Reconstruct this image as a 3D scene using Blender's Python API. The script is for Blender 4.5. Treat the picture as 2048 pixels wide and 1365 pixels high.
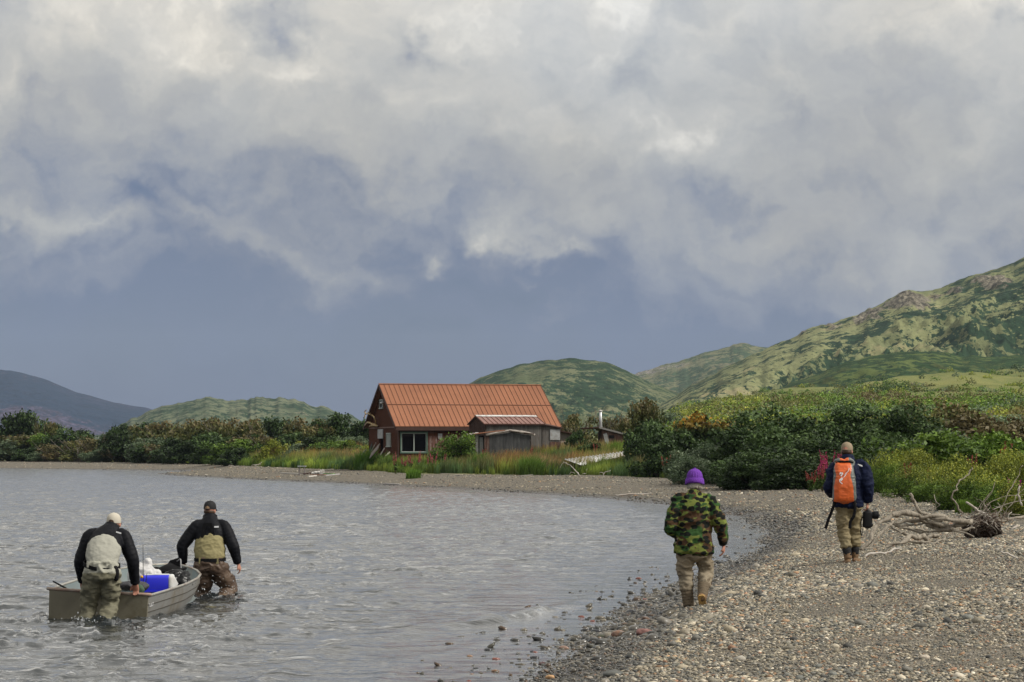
import bpy, math, random
import numpy as np
from mathutils import Vector, Matrix
SC = bpy.context.scene
for o in list(bpy.data.objects): bpy.data.objects.remove(o)
COL = SC.collection
# ------------------------------------------------------------------ camera
F = 4800.0; PW = 2048.0; CX = 1024.0; HY = 905.0; EYE = 2.0
cd = bpy.data.cameras.new('camera'); cam = bpy.data.objects.new('camera', cd); COL.objects.link(cam)
cd.sensor_width = 36.0; cd.lens = F / PW * 36.0
cd.shift_y = (HY - 682.5) / PW
cam.location = (0, 0, EYE); cam.rotation_euler = (math.pi / 2, 0, 0)
cd.clip_start = 0.1; cd.clip_end = 60000
SC.camera = cam
# ------------------------------------------------------------------ world: nishita sky behind a broken cloud deck
SUN_EL, SUN_AZ = math.radians(42), math.radians(108)   # azimuth clockwise from +Y (behind the right shoulder)
W = bpy.data.worlds.new('World'); SC.world = W; W.use_nodes = True
def build_world():
    nt = W.node_tree; N = nt.nodes; L = nt.links; N.clear()
    def nd(t, **k):
        n = N.new(t)
        for a, b in k.items(): setattr(n, a, b)
        return n
    def setin(n, i, v):
        if hasattr(v, 'links') or isinstance(v, bpy.types.NodeSocket): L.new(v, n.inputs[i])
        else: n.inputs[i].default_value = v
    def M(op, a, b=0.0, c=0.0, clamp=False):
        n = nd('ShaderNodeMath', operation=op, use_clamp=clamp)
        setin(n, 0, a); setin(n, 1, b)
        if op in ('MULTIPLY_ADD', 'SMOOTH_MIN', 'SMOOTH_MAX', 'COMPARE'): setin(n, 2, c)
        return n.outputs[0]
    def sstep(x, e0, e1, t0=0.0, t1=1.0):
        n = nd('ShaderNodeMapRange', interpolation_type='SMOOTHSTEP')
        setin(n, 0, x); n.inputs[1].default_value = e0; n.inputs[2].default_value = e1
        n.inputs[3].default_value = t0; n.inputs[4].default_value = t1
        return n.outputs[0]
    tc = nd('ShaderNodeTexCoord'); sp = nd('ShaderNodeSeparateXYZ'); L.new(tc.outputs['Generated'], sp.inputs[0])
    az = M('ARCTAN2', sp.outputs[0], sp.outputs[1]); el = M('ARCSINE', sp.outputs[2])
    cb = nd('ShaderNodeCombineXYZ'); L.new(az, cb.inputs[0]); L.new(el, cb.inputs[1])
    P0 = cb.outputs[0]
    def noise(vec, scale, detail=4, rough=0.5, dist=0.0, off=(0, 0, 0), sc=(1, 1, 1)):
        mp = nd('ShaderNodeMapping'); L.new(vec, mp.inputs[0]); mp.inputs[1].default_value = off; mp.inputs[3].default_value = sc
        n = nd('ShaderNodeTexNoise'); n.inputs['Scale'].default_value = scale; n.inputs['Detail'].default_value = detail
        n.inputs['Roughness'].default_value = rough; n.inputs['Distortion'].default_value = dist
        L.new(mp.outputs[0], n.inputs[0]); return n
    # warp
    w1 = noise(P0, 14, 5, .55, 0, (3.1, 1.7, 0))
    vm = nd('ShaderNodeVectorMath', operation='SUBTRACT'); L.new(w1.outputs['Color'], vm.inputs[0]); vm.inputs[1].default_value = (.5, .5, .5)
    vs = nd('ShaderNodeVectorMath', operation='MULTIPLY'); L.new(vm.outputs[0], vs.inputs[0]); vs.inputs[1].default_value = (.11, .075, 0)
    va = nd('ShaderNodeVectorMath', operation='ADD'); L.new(P0, va.inputs[0]); L.new(vs.outputs[0], va.inputs[1])
    w2 = noise(P0, 48, 6, .6, 0, (7.7, 2.2, 0))
    vm2 = nd('ShaderNodeVectorMath', operation='SUBTRACT'); L.new(w2.outputs['Color'], vm2.inputs[0]); vm2.inputs[1].default_value = (.5, .5, .5)
    vs2 = nd('ShaderNodeVectorMath', operation='MULTIPLY'); L.new(vm2.outputs[0], vs2.inputs[0]); vs2.inputs[1].default_value = (.040, .030, 0)
    va2 = nd('ShaderNodeVectorMath', operation='ADD'); L.new(va.outputs[0], va2.inputs[0]); L.new(vs2.outputs[0], va2.inputs[1])
    P1 = va2.outputs[0]
    def blob(px, py, rx, ry, rot=0.0):
        mp = nd('ShaderNodeMapping', vector_type='TEXTURE'); L.new(P1, mp.inputs[0])
        mp.inputs[1].default_value = ((px - CX) / F, (HY - py) / F, 0); mp.inputs[2].default_value = (0, 0, math.radians(rot))
        mp.inputs[3].default_value = (rx / F, ry / F, 1)
        g = nd('ShaderNodeTexGradient', gradient_type='QUADRATIC_SPHERE'); L.new(mp.outputs[0], g.inputs[0])
        return g.outputs['Fac']
    # base brightness with elevation
    rb = nd('ShaderNodeValToRGB'); rb.color_ramp.interpolation = 'EASE'
    s0 = nd('ShaderNodeSeparateXYZ'); L.new(P1, s0.inputs[0])
    evw = M('ADD', s0.outputs[1], M('MULTIPLY', s0.outputs[0], 0.06))
    L.new(M('MULTIPLY', evw, 4.0), rb.inputs[0])
    els = rb.color_ramp.elements
    stops = [(0.0, .03), (.17, .10), (.30, .27), (.42, .50), (.55, .76), (.75, .92), (1.0, 1.0)]
    els[0].position, els[0].color = stops[0][0], (stops[0][1],) * 3 + (1,)
    els[1].position, els[1].color = stops[-1][0], (stops[-1][1],) * 3 + (1,)
    for p_, v_ in stops[1:-1]:
        e = els.new(p_); e.color = (v_, v_, v_, 1)
    acc = rb.outputs[0]
    blobs = SKYBLOBS
    for (px, py, rx, ry, rot, a) in blobs:
        acc = M('MULTIPLY_ADD', blob(px, py, rx, ry, rot), a, acc)
    n1 = noise(P1, 11, 9, .52, .35, (0, 0, 1.3), (1, 1.5, 1))
    n2 = noise(P1, 30, 7, .55, .2, (5, 2, .3), (1, 1.25, 1))
    acc = M('MULTIPLY_ADD', M('SUBTRACT', n1.outputs[0], .5), M('MULTIPLY_ADD', sstep(s0.outputs[1], .02, .11), .75, .30), acc)
    n4 = noise(P0, 75, 5, .6, .3, (1, 8, 4), (1, 1.2, 1)); acc = M('MULTIPLY_ADD', M('SUBTRACT', n4.outputs[0], .5), M('MULTIPLY', sstep(s0.outputs[1], .03, .10), .22), acc)
    acc = M('MULTIPLY_ADD', M('SUBTRACT', n2.outputs[0], .5), M('MULTIPLY_ADD', sstep(s0.outputs[1], .02, .10), .55, .15), acc)
    rc = nd('ShaderNodeValToRGB'); L.new(M('MULTIPLY', acc, .8, clamp=True), rc.inputs[0])
    ce = rc.color_ramp.elements
    # linear cloud colours, sRGB beside
    cs = [(0.0, (.074, .105, .188)), (.14, (.104, .136, .218)), (.30, (.204, .228, .278)), (.46, (.298, .309, .322)), (.62, (.365, .370, .362)), (.80, (.460, .452, .420)), (1.0, (.66, .635, .57))]
    ce[0].position = cs[0][0]; ce[0].color = cs[0][1] + (1,)
    ce[1].position = 1.0; ce[1].color = cs[-1][1] + (1,)
    for p_, c_ in cs[1:-1]:
        e = ce.new(p_); e.color = c_ + (1,)
    # warm/cool drift, so the deck is not one grey
    n3 = noise(P0, 9, 3, .5, 0, (9, 4, 2))
    tint = nd('ShaderNodeMix', data_type='RGBA', blend_type='MULTIPLY'); tint.inputs[0].default_value = 1
    tr = nd('ShaderNodeValToRGB'); L.new(n3.outputs[0], tr.inputs[0])
    tr.color_ramp.elements[0].position = .3; tr.color_ramp.elements[0].color = (.96, .98, 1.03, 1)
    tr.color_ramp.elements[1].position = .7; tr.color_ramp.elements[1].color = (1.04, 1.0, .95, 1)
    L.new(rc.outputs[0], tint.inputs[6]); L.new(tr.outputs[0], tint.inputs[7])
    # overhead the deck is brighter
    hi = M('ADD', sstep(el, .12, .26, 1.0, 1.5), sstep(el, .40, .75, 0.0, -.22))
    vsn = nd('ShaderNodeVectorMath', operation='SCALE'); L.new(tint.outputs[2], vsn.inputs[0]); L.new(hi, vsn.inputs['Scale'])
    b1 = nd('ShaderNodeBackground'); L.new(vsn.outputs[0], b1.inputs[0]); b1.inputs[1].default_value = 0.85
    sky = nd('ShaderNodeTexSky', sky_type='NISHITA'); sky.sun_disc = False
    sky.sun_elevation = SUN_EL; sky.sun_rotation = SUN_AZ
    b2 = nd('ShaderNodeBackground'); L.new(sky.outputs[0], b2.inputs[0]); b2.inputs[1].default_value = 0.07
    mx = nd('ShaderNodeMixShader'); L.new(sstep(acc, .0, .35, .86, .97), mx.inputs[0])
    L.new(b2.outputs[0], mx.inputs[1]); L.new(b1.outputs[0], mx.inputs[2])
    out = nd('ShaderNodeOutputWorld'); L.new(mx.outputs[0], out.inputs[0])
SKYBLOBS = [  # direction (from pixel), radii, tilt, amount
    (350, 95, 190, 110, -25, .34), (560, 160, 230, 140, -20, .22), (30, 190, 120, 170, 0, .30), (60, 60, 150, 90, 0, .15),
    (560, 75, 200, 95, -25, -.42), (840, 95, 130, 60, -15, -.40), (1290, 120, 160, 130, 30, -.38), (1180, 110, 200, 120, 0, .15),
    (1390, 300, 230, 130, -25, .30), (1330, 330, 150, 80, 10, .14), (1010, 260, 260, 200, 0, .14), (1250, 60, 260, 70, 0, .10),
    (1960, 40, 200, 90, 0, .28), (2010, 85, 90, 40, 0, -.45), (1960, 230, 160, 170, 0, .20), (1570, 230, 180, 60, -40, -.22),
    (170, 440, 300, 75, -6, .50), (60, 420, 160, 60, 0, .22), (250, 455, 90, 50, 0, .15), (1000, 445, 120, 66, -15, .75), (870, 510, 125, 74, -20, .55), (1120, 500, 110, 55, -30, .50), (960, 560, 330, 90, 0, -.10), (760, 440, 150, 80, 0, -.12), (1060, 540, 120, 45, -10, .22),
    (300, 395, 150, 40, -25, -.28), (450, 400, 260, 60, -25, -.18), (480, 470, 280, 60, -35, .13), (700, 560, 320, 60, -25, .14), (700, 400, 240, 60, -10, -.14),
    (1200, 450, 250, 110, -30, .22), (1430, 520, 260, 110, -20, .20), (1480, 400, 220, 70, -20, -.12), (1100, 620, 500, 90, 0, .10), (1800, 480, 320, 160, 0, .24), (1700, 600, 400, 60, 0, .14), (1950, 420, 200, 150, 0, .12),
    (550, 700, 700, 90, 0, -.05), (1900, 330, 220, 120, 0, .1),
]
build_world()
sl = bpy.data.lights.new('sun', 'SUN'); sl.energy = 2.2; sl.angle = math.radians(18); sl.color = (1, .955, .88)
so = bpy.data.objects.new('sun', sl); COL.objects.link(so)
sd = Vector((math.cos(SUN_EL) * math.sin(SUN_AZ), math.cos(SUN_EL) * math.cos(SUN_AZ), math.sin(SUN_EL)))
so.rotation_euler = sd.to_track_quat('Z', 'Y').to_euler()
SC.view_settings.view_transform = 'Standard'; SC.view_settings.look = 'None'; SC.view_settings.gamma = 1
SC.view_settings.use_curve_mapping = False; SC.view_settings.exposure = 0.60
try:
    SC.cycles.use_denoising = True; SC.cycles.max_bounces = 6; SC.cycles.diffuse_bounces = 3; SC.cycles.glossy_bounces = 3
    SC.cycles.transparent_max_bounces = 8; SC.cycles.caustics_reflective = False; SC.cycles.caustics_refractive = False; SC.cycles.volume_bounces = 0
    SC.cycles.sample_clamp_indirect = 4
except Exception: pass

# ------------------------------------------------------------------ helpers
def P(px, py, d):
    """pixel of the photograph at distance d -> world point"""
    return Vector(((px - CX) / F * d, d, EYE + (HY - py) / F * d))
def _h(ix, iy, iz, seed):
    n = (ix.astype(np.int64) * 374761393 + iy.astype(np.int64) * 668265263 + iz.astype(np.int64) * 2147483647 + seed * 974634777) & 0xffffffff
    n = ((n ^ (n >> 13)) * 1274126177) & 0xffffffff
    n = ((n ^ (n >> 16)) * 2246822519) & 0xffffffff
    return ((n ^ (n >> 15)) & 0xffff) / 32767.5 - 1.0
def vnoise(x, y, z=None, seed=0):
    x = np.asarray(x, float); y = np.asarray(y, float); z = np.zeros_like(x) if z is None else np.asarray(z, float)
    fx, fy, fz = np.floor(x), np.floor(y), np.floor(z)
    tx, ty, tz = x - fx, y - fy, z - fz
    ux, uy, uz = [t * t * t * (t * (t * 6 - 15) + 10) for t in (tx, ty, tz)]
    r = 0
    for i in (0, 1):
        for j in (0, 1):
            for k in (0, 1):
                r = r + _h(fx + i, fy + j, fz + k, seed) * (ux if i else 1 - ux) * (uy if j else 1 - uy) * (uz if k else 1 - uz)
    return r
def fbm(x, y, z=None, octv=5, seed=0, gain=.5, lac=2.03, ridged=False):
    x = np.asarray(x, float); a, s, t = 1.0, 0, 0; f = 1.0
    for o in range(octv):
        n = vnoise(x * f + 17.3 * o, np.asarray(y, float) * f - 9.1 * o, None if z is None else np.asarray(z, float) * f, seed + o)
        if ridged: n = 1 - 2 * np.abs(n)
        s = s + a * n; t += a; a *= gain; f *= lac
    return s / t
def smooth(e0, e1, x):
    t = np.clip((np.asarray(x, float) - e0) / (e1 - e0), 0, 1); return t * t * (3 - 2 * t)
def fastmesh(name, V, Fc, col=None, attrs=None, shade=True):
    V = np.asarray(V, np.float32); Fc = np.asarray(Fc, np.int32); m, k = Fc.shape
    me = bpy.data.meshes.new(name); me.vertices.add(len(V)); me.vertices.foreach_set('co', V.ravel())
    me.loops.add(m * k); me.loops.foreach_set('vertex_index', Fc.ravel())
    me.polygons.add(m); me.polygons.foreach_set('loop_start', np.arange(0, m * k, k, dtype=np.int32))
    if shade: me.polygons.foreach_set('use_smooth', np.ones(m, bool))
    me.update(calc_edges=True)
    if col is not None:
        c = np.ones((len(V), 4), np.float32); c[:, :3] = col
        a = me.color_attributes.new(name='Col', type='FLOAT_COLOR', domain='POINT'); a.data.foreach_set('color', c.ravel())
    for n_, v_ in (attrs or {}).items():
        a = me.attributes.new(n_, 'FLOAT', 'POINT'); a.data.foreach_set('value', np.asarray(v_, np.float32).ravel())
    return me
def addcol(me, col):
    n = len(me.vertices); c = np.ones((n, 4), np.float32); c[:, :3] = col
    a = me.color_attributes.get('Col') or me.color_attributes.new(name='Col', type='FLOAT_COLOR', domain='POINT')
    a.data.foreach_set('color', c.ravel())
def link(name, me, mat=None, parent=None, loc=None):
    o = bpy.data.objects.new(name, me); COL.objects.link(o)
    if mat is not None and me is not None:
        for m_ in (mat if isinstance(mat, (list, tuple)) else [mat]): me.materials.append(m_)
    if parent is not None: o.parent = parent
    if loc is not None: o.location = loc
    return o
def tag(o, label=None, cat=None, group=None, kind=None):
    if label: o['label'] = label
    if cat: o['category'] = cat
    if group: o['group'] = group
    if kind: o['kind'] = kind
    return o
def empty(name, loc=(0, 0, 0), rz=0.0, label=None, cat=None, group=None):
    o = bpy.data.objects.new(name, None); COL.objects.link(o); o.location = loc; o.rotation_euler = (0, 0, rz); o.empty_display_size = .2
    return tag(o, label, cat, group)
def gridfaces(nr, nc):
    i = np.arange(nr - 1)[:, None] * nc + np.arange(nc - 1)[None, :]
    return np.stack([i, i + 1, i + nc + 1, i + nc], -1).reshape(-1, 4)
class MB:
    """collects verts and faces of one mesh"""
    def __init__(s): s.v = []; s.f = []; s.c = []; s.n = 0
    def add(s, V, Fs, c=(.5, .5, .5)):
        V = [tuple(map(float, p)) for p in V]
        s.v += V; s.f += [tuple(int(i) + s.n for i in f) for f in Fs]; s.n += len(V)
        s.c += [tuple(c)] * len(V) if not isinstance(c, list) else c
        return s
    def box(s, c, size, rz=0.0, col=(.5, .5, .5), axes=None):
        c = Vector(c); h = Vector(size) / 2
        ax = axes or (Vector((math.cos(rz), math.sin(rz), 0)), Vector((-math.sin(rz), math.cos(rz), 0)), Vector((0, 0, 1)))
        V = [c + ax[0] * (h.x * i) + ax[1] * (h.y * j) + ax[2] * (h.z * k) for k in (-1, 1) for j in (-1, 1) for i in (-1, 1)]
        return s.add(V, [(0, 2, 3, 1), (4, 5, 7, 6), (0, 1, 5, 4), (2, 6, 7, 3), (0, 4, 6, 2), (1, 3, 7, 5)], col)
    def loft(s, pts, rads, n=12, sub=1, ref=(1, 0, 0), col=(.5, .5, .5), cap=True, rib=0.0, ribn=0.0, sq=1.0):
        V, Fs = loftmesh(pts, rads, n, sub, ref, cap, rib, ribn, sq)
        return s.add(V, Fs, col)
    def ell(s, c, r, n=16, m=10, col=(.5, .5, .5), R=None):
        c = np.array(c, float); V = [(0, 0, -1)]
        for i in range(1, m):
            t = -math.pi / 2 + math.pi * i / m
            for j in range(n):
                a = 2 * math.pi * j / n; V.append((math.cos(t) * math.cos(a), math.cos(t) * math.sin(a), math.sin(t)))
        V.append((0, 0, 1)); V = np.array(V) * np.array(r, float)
        if R is not None: V = V @ np.array(R).T
        V = V + c
        Fs = [(0, 1 + (j + 1) % n, 1 + j) for j in range(n)]
        for i in range(m - 2):
            for j in range(n):
                a = 1 + i * n; Fs.append((a + j, a + (j + 1) % n, a + n + (j + 1) % n, a + n + j))
        a = 1 + (m - 2) * n; Fs += [(a + j, a + (j + 1) % n, a + n) for j in range(n)]
        return s.add(V, Fs, col)
    def mesh(s, name, smooth_=False, usecol=True):
        me = bpy.data.meshes.new(name); me.from_pydata(s.v, [], s.f)
        if usecol: addcol(me, np.array(s.c, np.float32))
        if smooth_: me.polygons.foreach_set('use_smooth', np.ones(len(s.f), bool))
        me.update(); return me
    def build(s, name, mat, parent=None, smooth_=False):
        return link(name, s.mesh(name, smooth_), mat, parent)
def catmull(pts, sub):
    pts = [np.array(p, float) for p in pts]
    if sub <= 1 or len(pts) < 3:
        if sub <= 1: return pts
        out = []
        for i in range(len(pts) - 1):
            for k in range(sub): out.append(pts[i] + (pts[i + 1] - pts[i]) * k / sub)
        return out + [pts[-1]]
    e = [2 * pts[0] - pts[1]] + pts + [2 * pts[-1] - pts[-2]]; out = []
    for i in range(1, len(e) - 2):
        a, b, c, d = e[i - 1:i + 3]
        for k in range(sub):
            t = k / sub
            out.append(.5 * ((2 * b) + (-a + c) * t + (2 * a - 5 * b + 4 * c - d) * t * t + (-a + 3 * b - 3 * c + d) * t ** 3))
    return out + [pts[-1]]
def loftmesh(pts, rads, n=12, sub=1, ref=(1, 0, 0), cap=True, rib=0.0, ribn=0.0, sq=1.0):
    R2 = [np.array(r if hasattr(r, '__len__') else (r, r), float) for r in rads]
    pts = [np.array(p, float) for p in pts]
    Q = catmull([np.concatenate([p, r]) for p, r in zip(pts, R2)], sub)
    C = np.array([q[:3] for q in Q]); R = np.maximum(np.array([q[3:5] for q in Q]), 1e-4)
    T = np.gradient(C, axis=0) if len(C) > 2 else np.array([C[1] - C[0]] * 2)
    T /= np.maximum(np.linalg.norm(T, axis=1, keepdims=True), 1e-9)
    s_ = np.concatenate([[0], np.cumsum(np.linalg.norm(np.diff(C, axis=0), axis=1))])
    if rib: R = R * (1 - rib * np.abs(np.cos(np.pi * s_ / ribn))[:, None] ** 3)
    ref = np.array(ref, float); V = []; m = len(C)
    for i in range(m):
        x = ref - T[i] * ref.dot(T[i])
        if np.linalg.norm(x) < .15:
            r2 = np.array((0, 1, .2)); x = r2 - T[i] * r2.dot(T[i])
        x /= np.linalg.norm(x); y = np.cross(T[i], x)
        a = np.arange(n) * 2 * np.pi / n; ca, sa = np.cos(a), np.sin(a)
        if sq != 1.0: ca, sa = np.sign(ca) * np.abs(ca) ** sq, np.sign(sa) * np.abs(sa) ** sq
        V.append(C[i] + np.outer(ca * R[i, 0], x) + np.outer(sa * R[i, 1], y))
    V = np.concatenate(V)
    Fs = [(i * n + j, i * n + (j + 1) % n, (i + 1) * n + (j + 1) % n, (i + 1) * n + j) for i in range(m - 1) for j in range(n)]
    if cap:
        r0, r1 = R[0].mean() * .5, R[-1].mean() * .5
        V = np.vstack([V, C[0] - T[0] * r0, C[-1] + T[-1] * r1]); k = m * n
        Fs += [(k, (j + 1) % n, j) for j in range(n)] + [(k + 1, (m - 1) * n + j, (m - 1) * n + (j + 1) % n) for j in range(n)]
    return V, Fs
# ------------------------------------------------------------------ materials
def mat(name, base=(.5, .5, .5), rough=.7, metal=0.0, usecol=False, var=0.0, vscale=8.0, bump=0.0, bscale=30.0, spec=.3, stretch=(1, 1, 1), trans=0.0, ior=None, sheen=0.0, tintvar=0.0, dirt=None, dirts=3.0):
    m = bpy.data.materials.new(name); m.use_nodes = True; nt = m.node_tree; N = nt.nodes; L = nt.links
    b = N['Principled BSDF']; b.inputs['Roughness'].default_value = rough; b.inputs['Metallic'].default_value = metal
    b.inputs['Specular IOR Level'].default_value = spec
    tc = N.new('ShaderNodeTexCoord'); mp = N.new('ShaderNodeMapping'); L.new(tc.outputs['Object'], mp.inputs[0]); mp.inputs[3].default_value = stretch
    if usecol:
        a = N.new('ShaderNodeVertexColor'); a.layer_name = 'Col'; c = a.outputs[0]
    else:
        a = N.new('ShaderNodeRGB'); a.outputs[0].default_value = (*base, 1); c = a.outputs[0]
    def mul(c, fac_socket, lo, hi):
        mr = N.new('ShaderNodeMapRange'); L.new(fac_socket, mr.inputs[0]); mr.inputs[1].default_value = .25; mr.inputs[2].default_value = .75
        mr.inputs[3].default_value = lo; mr.inputs[4].default_value = hi
        v = N.new('ShaderNodeVectorMath'); v.operation = 'SCALE'; L.new(c, v.inputs[0]); L.new(mr.outputs[0], v.inputs['Scale']); return v.outputs[0]
    if var:
        n = N.new('ShaderNodeTexNoise'); n.inputs['Scale'].default_value = vscale; n.inputs['Detail'].default_value = 6; n.inputs['Roughness'].default_value = .6
        L.new(mp.outputs[0], n.inputs[0]); c = mul(c, n.outputs[0], 1 - var, 1 + var)
    if dirt is not None:
        n = N.new('ShaderNodeTexNoise'); n.inputs['Scale'].default_value = dirts; n.inputs['Detail'].default_value = 8; n.inputs['Roughness'].default_value = .7
        L.new(mp.outputs[0], n.inputs[0]); mr = N.new('ShaderNodeMapRange'); L.new(n.outputs[0], mr.inputs[0]); mr.inputs[1].default_value = .48; mr.inputs[2].default_value = .66
        mx = N.new('ShaderNodeMix'); mx.data_type = 'RGBA'; L.new(mr.outputs[0], mx.inputs[0]); L.new(c, mx.inputs[6]); mx.inputs[7].default_value = (*dirt, 1); c = mx.outputs[2]
    if tintvar:
        oi = N.new('ShaderNodeObjectInfo'); c = mul(c, oi.outputs['Random'], 1 - tintvar, 1 + tintvar)
    L.new(c, b.inputs['Base Color'])
    if bump:
        n2 = N.new('ShaderNodeTexNoise'); n2.inputs['Scale'].default_value = bscale; n2.inputs['Detail'].default_value = 5; L.new(mp.outputs[0], n2.inputs[0])
        bp = N.new('ShaderNodeBump'); bp.inputs['Strength'].default_value = bump; bp.inputs['Distance'].default_value = .02; L.new(n2.outputs[0], bp.inputs['Height'])
        L.new(bp.outputs[0], b.inputs['Normal'])
    if trans:
        t = N.new('ShaderNodeBsdfTranslucent'); L.new(c, t.inputs[0]); mx = N.new('ShaderNodeMixShader'); mx.inputs[0].default_value = trans
        L.new(b.outputs[0], mx.inputs[1]); L.new(t.outputs[0], mx.inputs[2]); L.new(mx.outputs[0], N['Material Output'].inputs[0])
    return m
# ================================================================== the ground
def ppt(px, py, z=0.0):
    d = F * (EYE - z) / (py - HY); return ((px - CX) / F * d, d)
# shoreline, water level z = 0
SH = [(-9, -60), (-3.6, -8), (-2.2, 2), (-1.3, 9), (-.45, 15)] + [ppt(*p) for p in [(1085, 1365), (1185, 1298), (1262, 1240), (1345, 1186), (1445, 1146), (1515, 1108), (1552, 1078), (1545, 1058), (1500, 1036), (1420, 1021), (1340, 1010), (1240, 1000), (1120, 991), (1000, 983.5), (900, 977), (760, 970), (600, 964), (480, 958.5), (400, 954.5), (345, 951), (318, 948.3)]] \
    + [ppt(*p) for p in [(345, 946.6), (440, 944.6), (380, 942.8), (250, 940.6), (100, 938.6), (0, 937.2), (-200, 936), (-600, 934)]] + [(-900, 420)]
# foot of the vegetation: (px, py, z)
VGp = [(2048, 1052, .55), (1990, 1020, .52), (1960, 1010, .5), (1850, 990, .5), (1750, 984, .5), (1640, 971, .5), (1480, 966, .5), (1300, 955, .5), (1130, 951, .5), (1000, 950, .5), (820, 949, .5), (700, 941, .55), (620, 938, .55), (480, 932.5, .6), (350, 927, .65), (200, 924, .7), (0, 921.5, .75), (-200, 920, .8), (-600, 919, .8)]
VG = [(9.5, -60, .5), (9, -5, .5), (10.3, 12, .5), (11.5, 26, .55), (12.2, 38, .55)] + [(*ppt(a, b, c), c) for a, b, c in VGp]
def polydist(x, y, pl):
    """distance to polyline, and index-parameter of the nearest point"""
    best = np.full(x.shape, 1e12); par = np.zeros(x.shape); sgn = np.ones(x.shape)
    for i in range(len(pl) - 1):
        ax, ay = pl[i][0], pl[i][1]; bx, by = pl[i + 1][0], pl[i + 1][1]; dx, dy = bx - ax, by - ay
        t = np.clip(((x - ax) * dx + (y - ay) * dy) / (dx * dx + dy * dy), 0, 1)
        d2 = (x - ax - t * dx) ** 2 + (y - ay - t * dy) ** 2
        cr = (x - ax) * dy - (y - ay) * dx      # > 0 to the right of travel
        m = d2 < best
        best = np.where(m, d2, best); par = np.where(m, i + t, par); sgn = np.where(m, np.sign(cr), sgn)
    return np.sqrt(best), par, sgn
_poly = np.array([(p[0], p[1]) for p in SH] + [(-2000, 420), (-2000, -60)])
def inwater(x, y):
    c = np.zeros(x.shape, bool); n = len(_poly); j = n - 1
    for i in range(n):
        xi, yi = _poly[i]; xj, yj = _poly[j]
        if yi != yj:
            c ^= ((yi > y) != (yj > y)) & (x < (xj - xi) * (y - yi) / (yj - yi) + xi)
        j = i
    return c
_vpoly = np.array([(p[0], p[1]) for p in VG] + [(-2500, 5000), (3000, 5000), (3000, -60)])
def inveg(x, y):
    c = np.zeros(x.shape, bool); n = len(_vpoly); j = n - 1
    for i in range(n):
        xi, yi = _vpoly[i]; xj, yj = _vpoly[j]
        if yi != yj:
            c ^= ((yi > y) != (yj > y)) & (x < (xj - xi) * (y - yi) / (yj - yi) + xi)
        j = i
    return c
def slope_z(x, y):
    u = x / np.maximum(y, 5.0)
    px = u * F + CX
    w = np.interp(px, [1180, 1290, 1330, 1370, 1430, 1500, 1560, 1640, 1750, 1900, 2048, 2600], [0, .03, .34, .52, .62, .68, .74, .82, .92, .98, 1, 1.05])
    hz = np.interp(y, [60, 100, 150, 200, 300, 500, 700, 900, 1000, 1400, 2600], [0, .4, 1.2, 2.4, 5.4, 12, 19.5, 28.5, 29.5, 20, 5])
    # lower ground lies in front of the knoll at its left end
    return w * hz
def ground(x, y):
    x = np.asarray(x, float); y = np.asarray(y, float)
    ds, _, _ = polydist(x, y, SH); dv, pv, _ = polydist(x, y, VG)
    iw = inwater(x, y); iv = inveg(x, y) & ~iw
    s = np.where(iw, -ds, ds)
    zv = np.interp(pv, np.arange(len(VG)), [p[2] for p in VG])
    t = ds / (ds + dv + 1e-6)
    zb = zv * (1 - (1 - np.clip(t, 0, 1)) ** np.clip(4 + 0 * t, 1, 9))
    far = smooth(50, 130, y)
    zb = zb * (1 - far) + far * zv * (1 - (1 - t) ** 2.0)
    bank = 1.05 * smooth(0, 16, dv) * smooth(90, 150, y) + .35 * smooth(0, 6, dv) * (1 - smooth(90, 150, y))
    zi = zv + bank + slope_z(x, y) * smooth(0, 30, dv)
    zw = -np.minimum(.052 * ds, 1.6)
    z = np.where(iw, zw, np.where(iv, zi, zb))
    rough = .012 * fbm(x * .9, y * .9, octv=3, seed=3) + .03 * fbm(x * .16, y * .16, octv=3, seed=5) * smooth(0, 3, np.abs(s))
    rough = rough + np.where(iv, .12 * fbm(x * .3, y * .3, octv=3, seed=8) + .010 * np.clip(y - 150, 0, 900) * fbm(x * .02, y * .012, octv=4, seed=21) * smooth(20, 60, dv), 0)
    return z + rough, s, dv, iv
def gz(x, y):
    return float(ground(np.array([x]), np.array([y]))[0][0])
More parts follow.
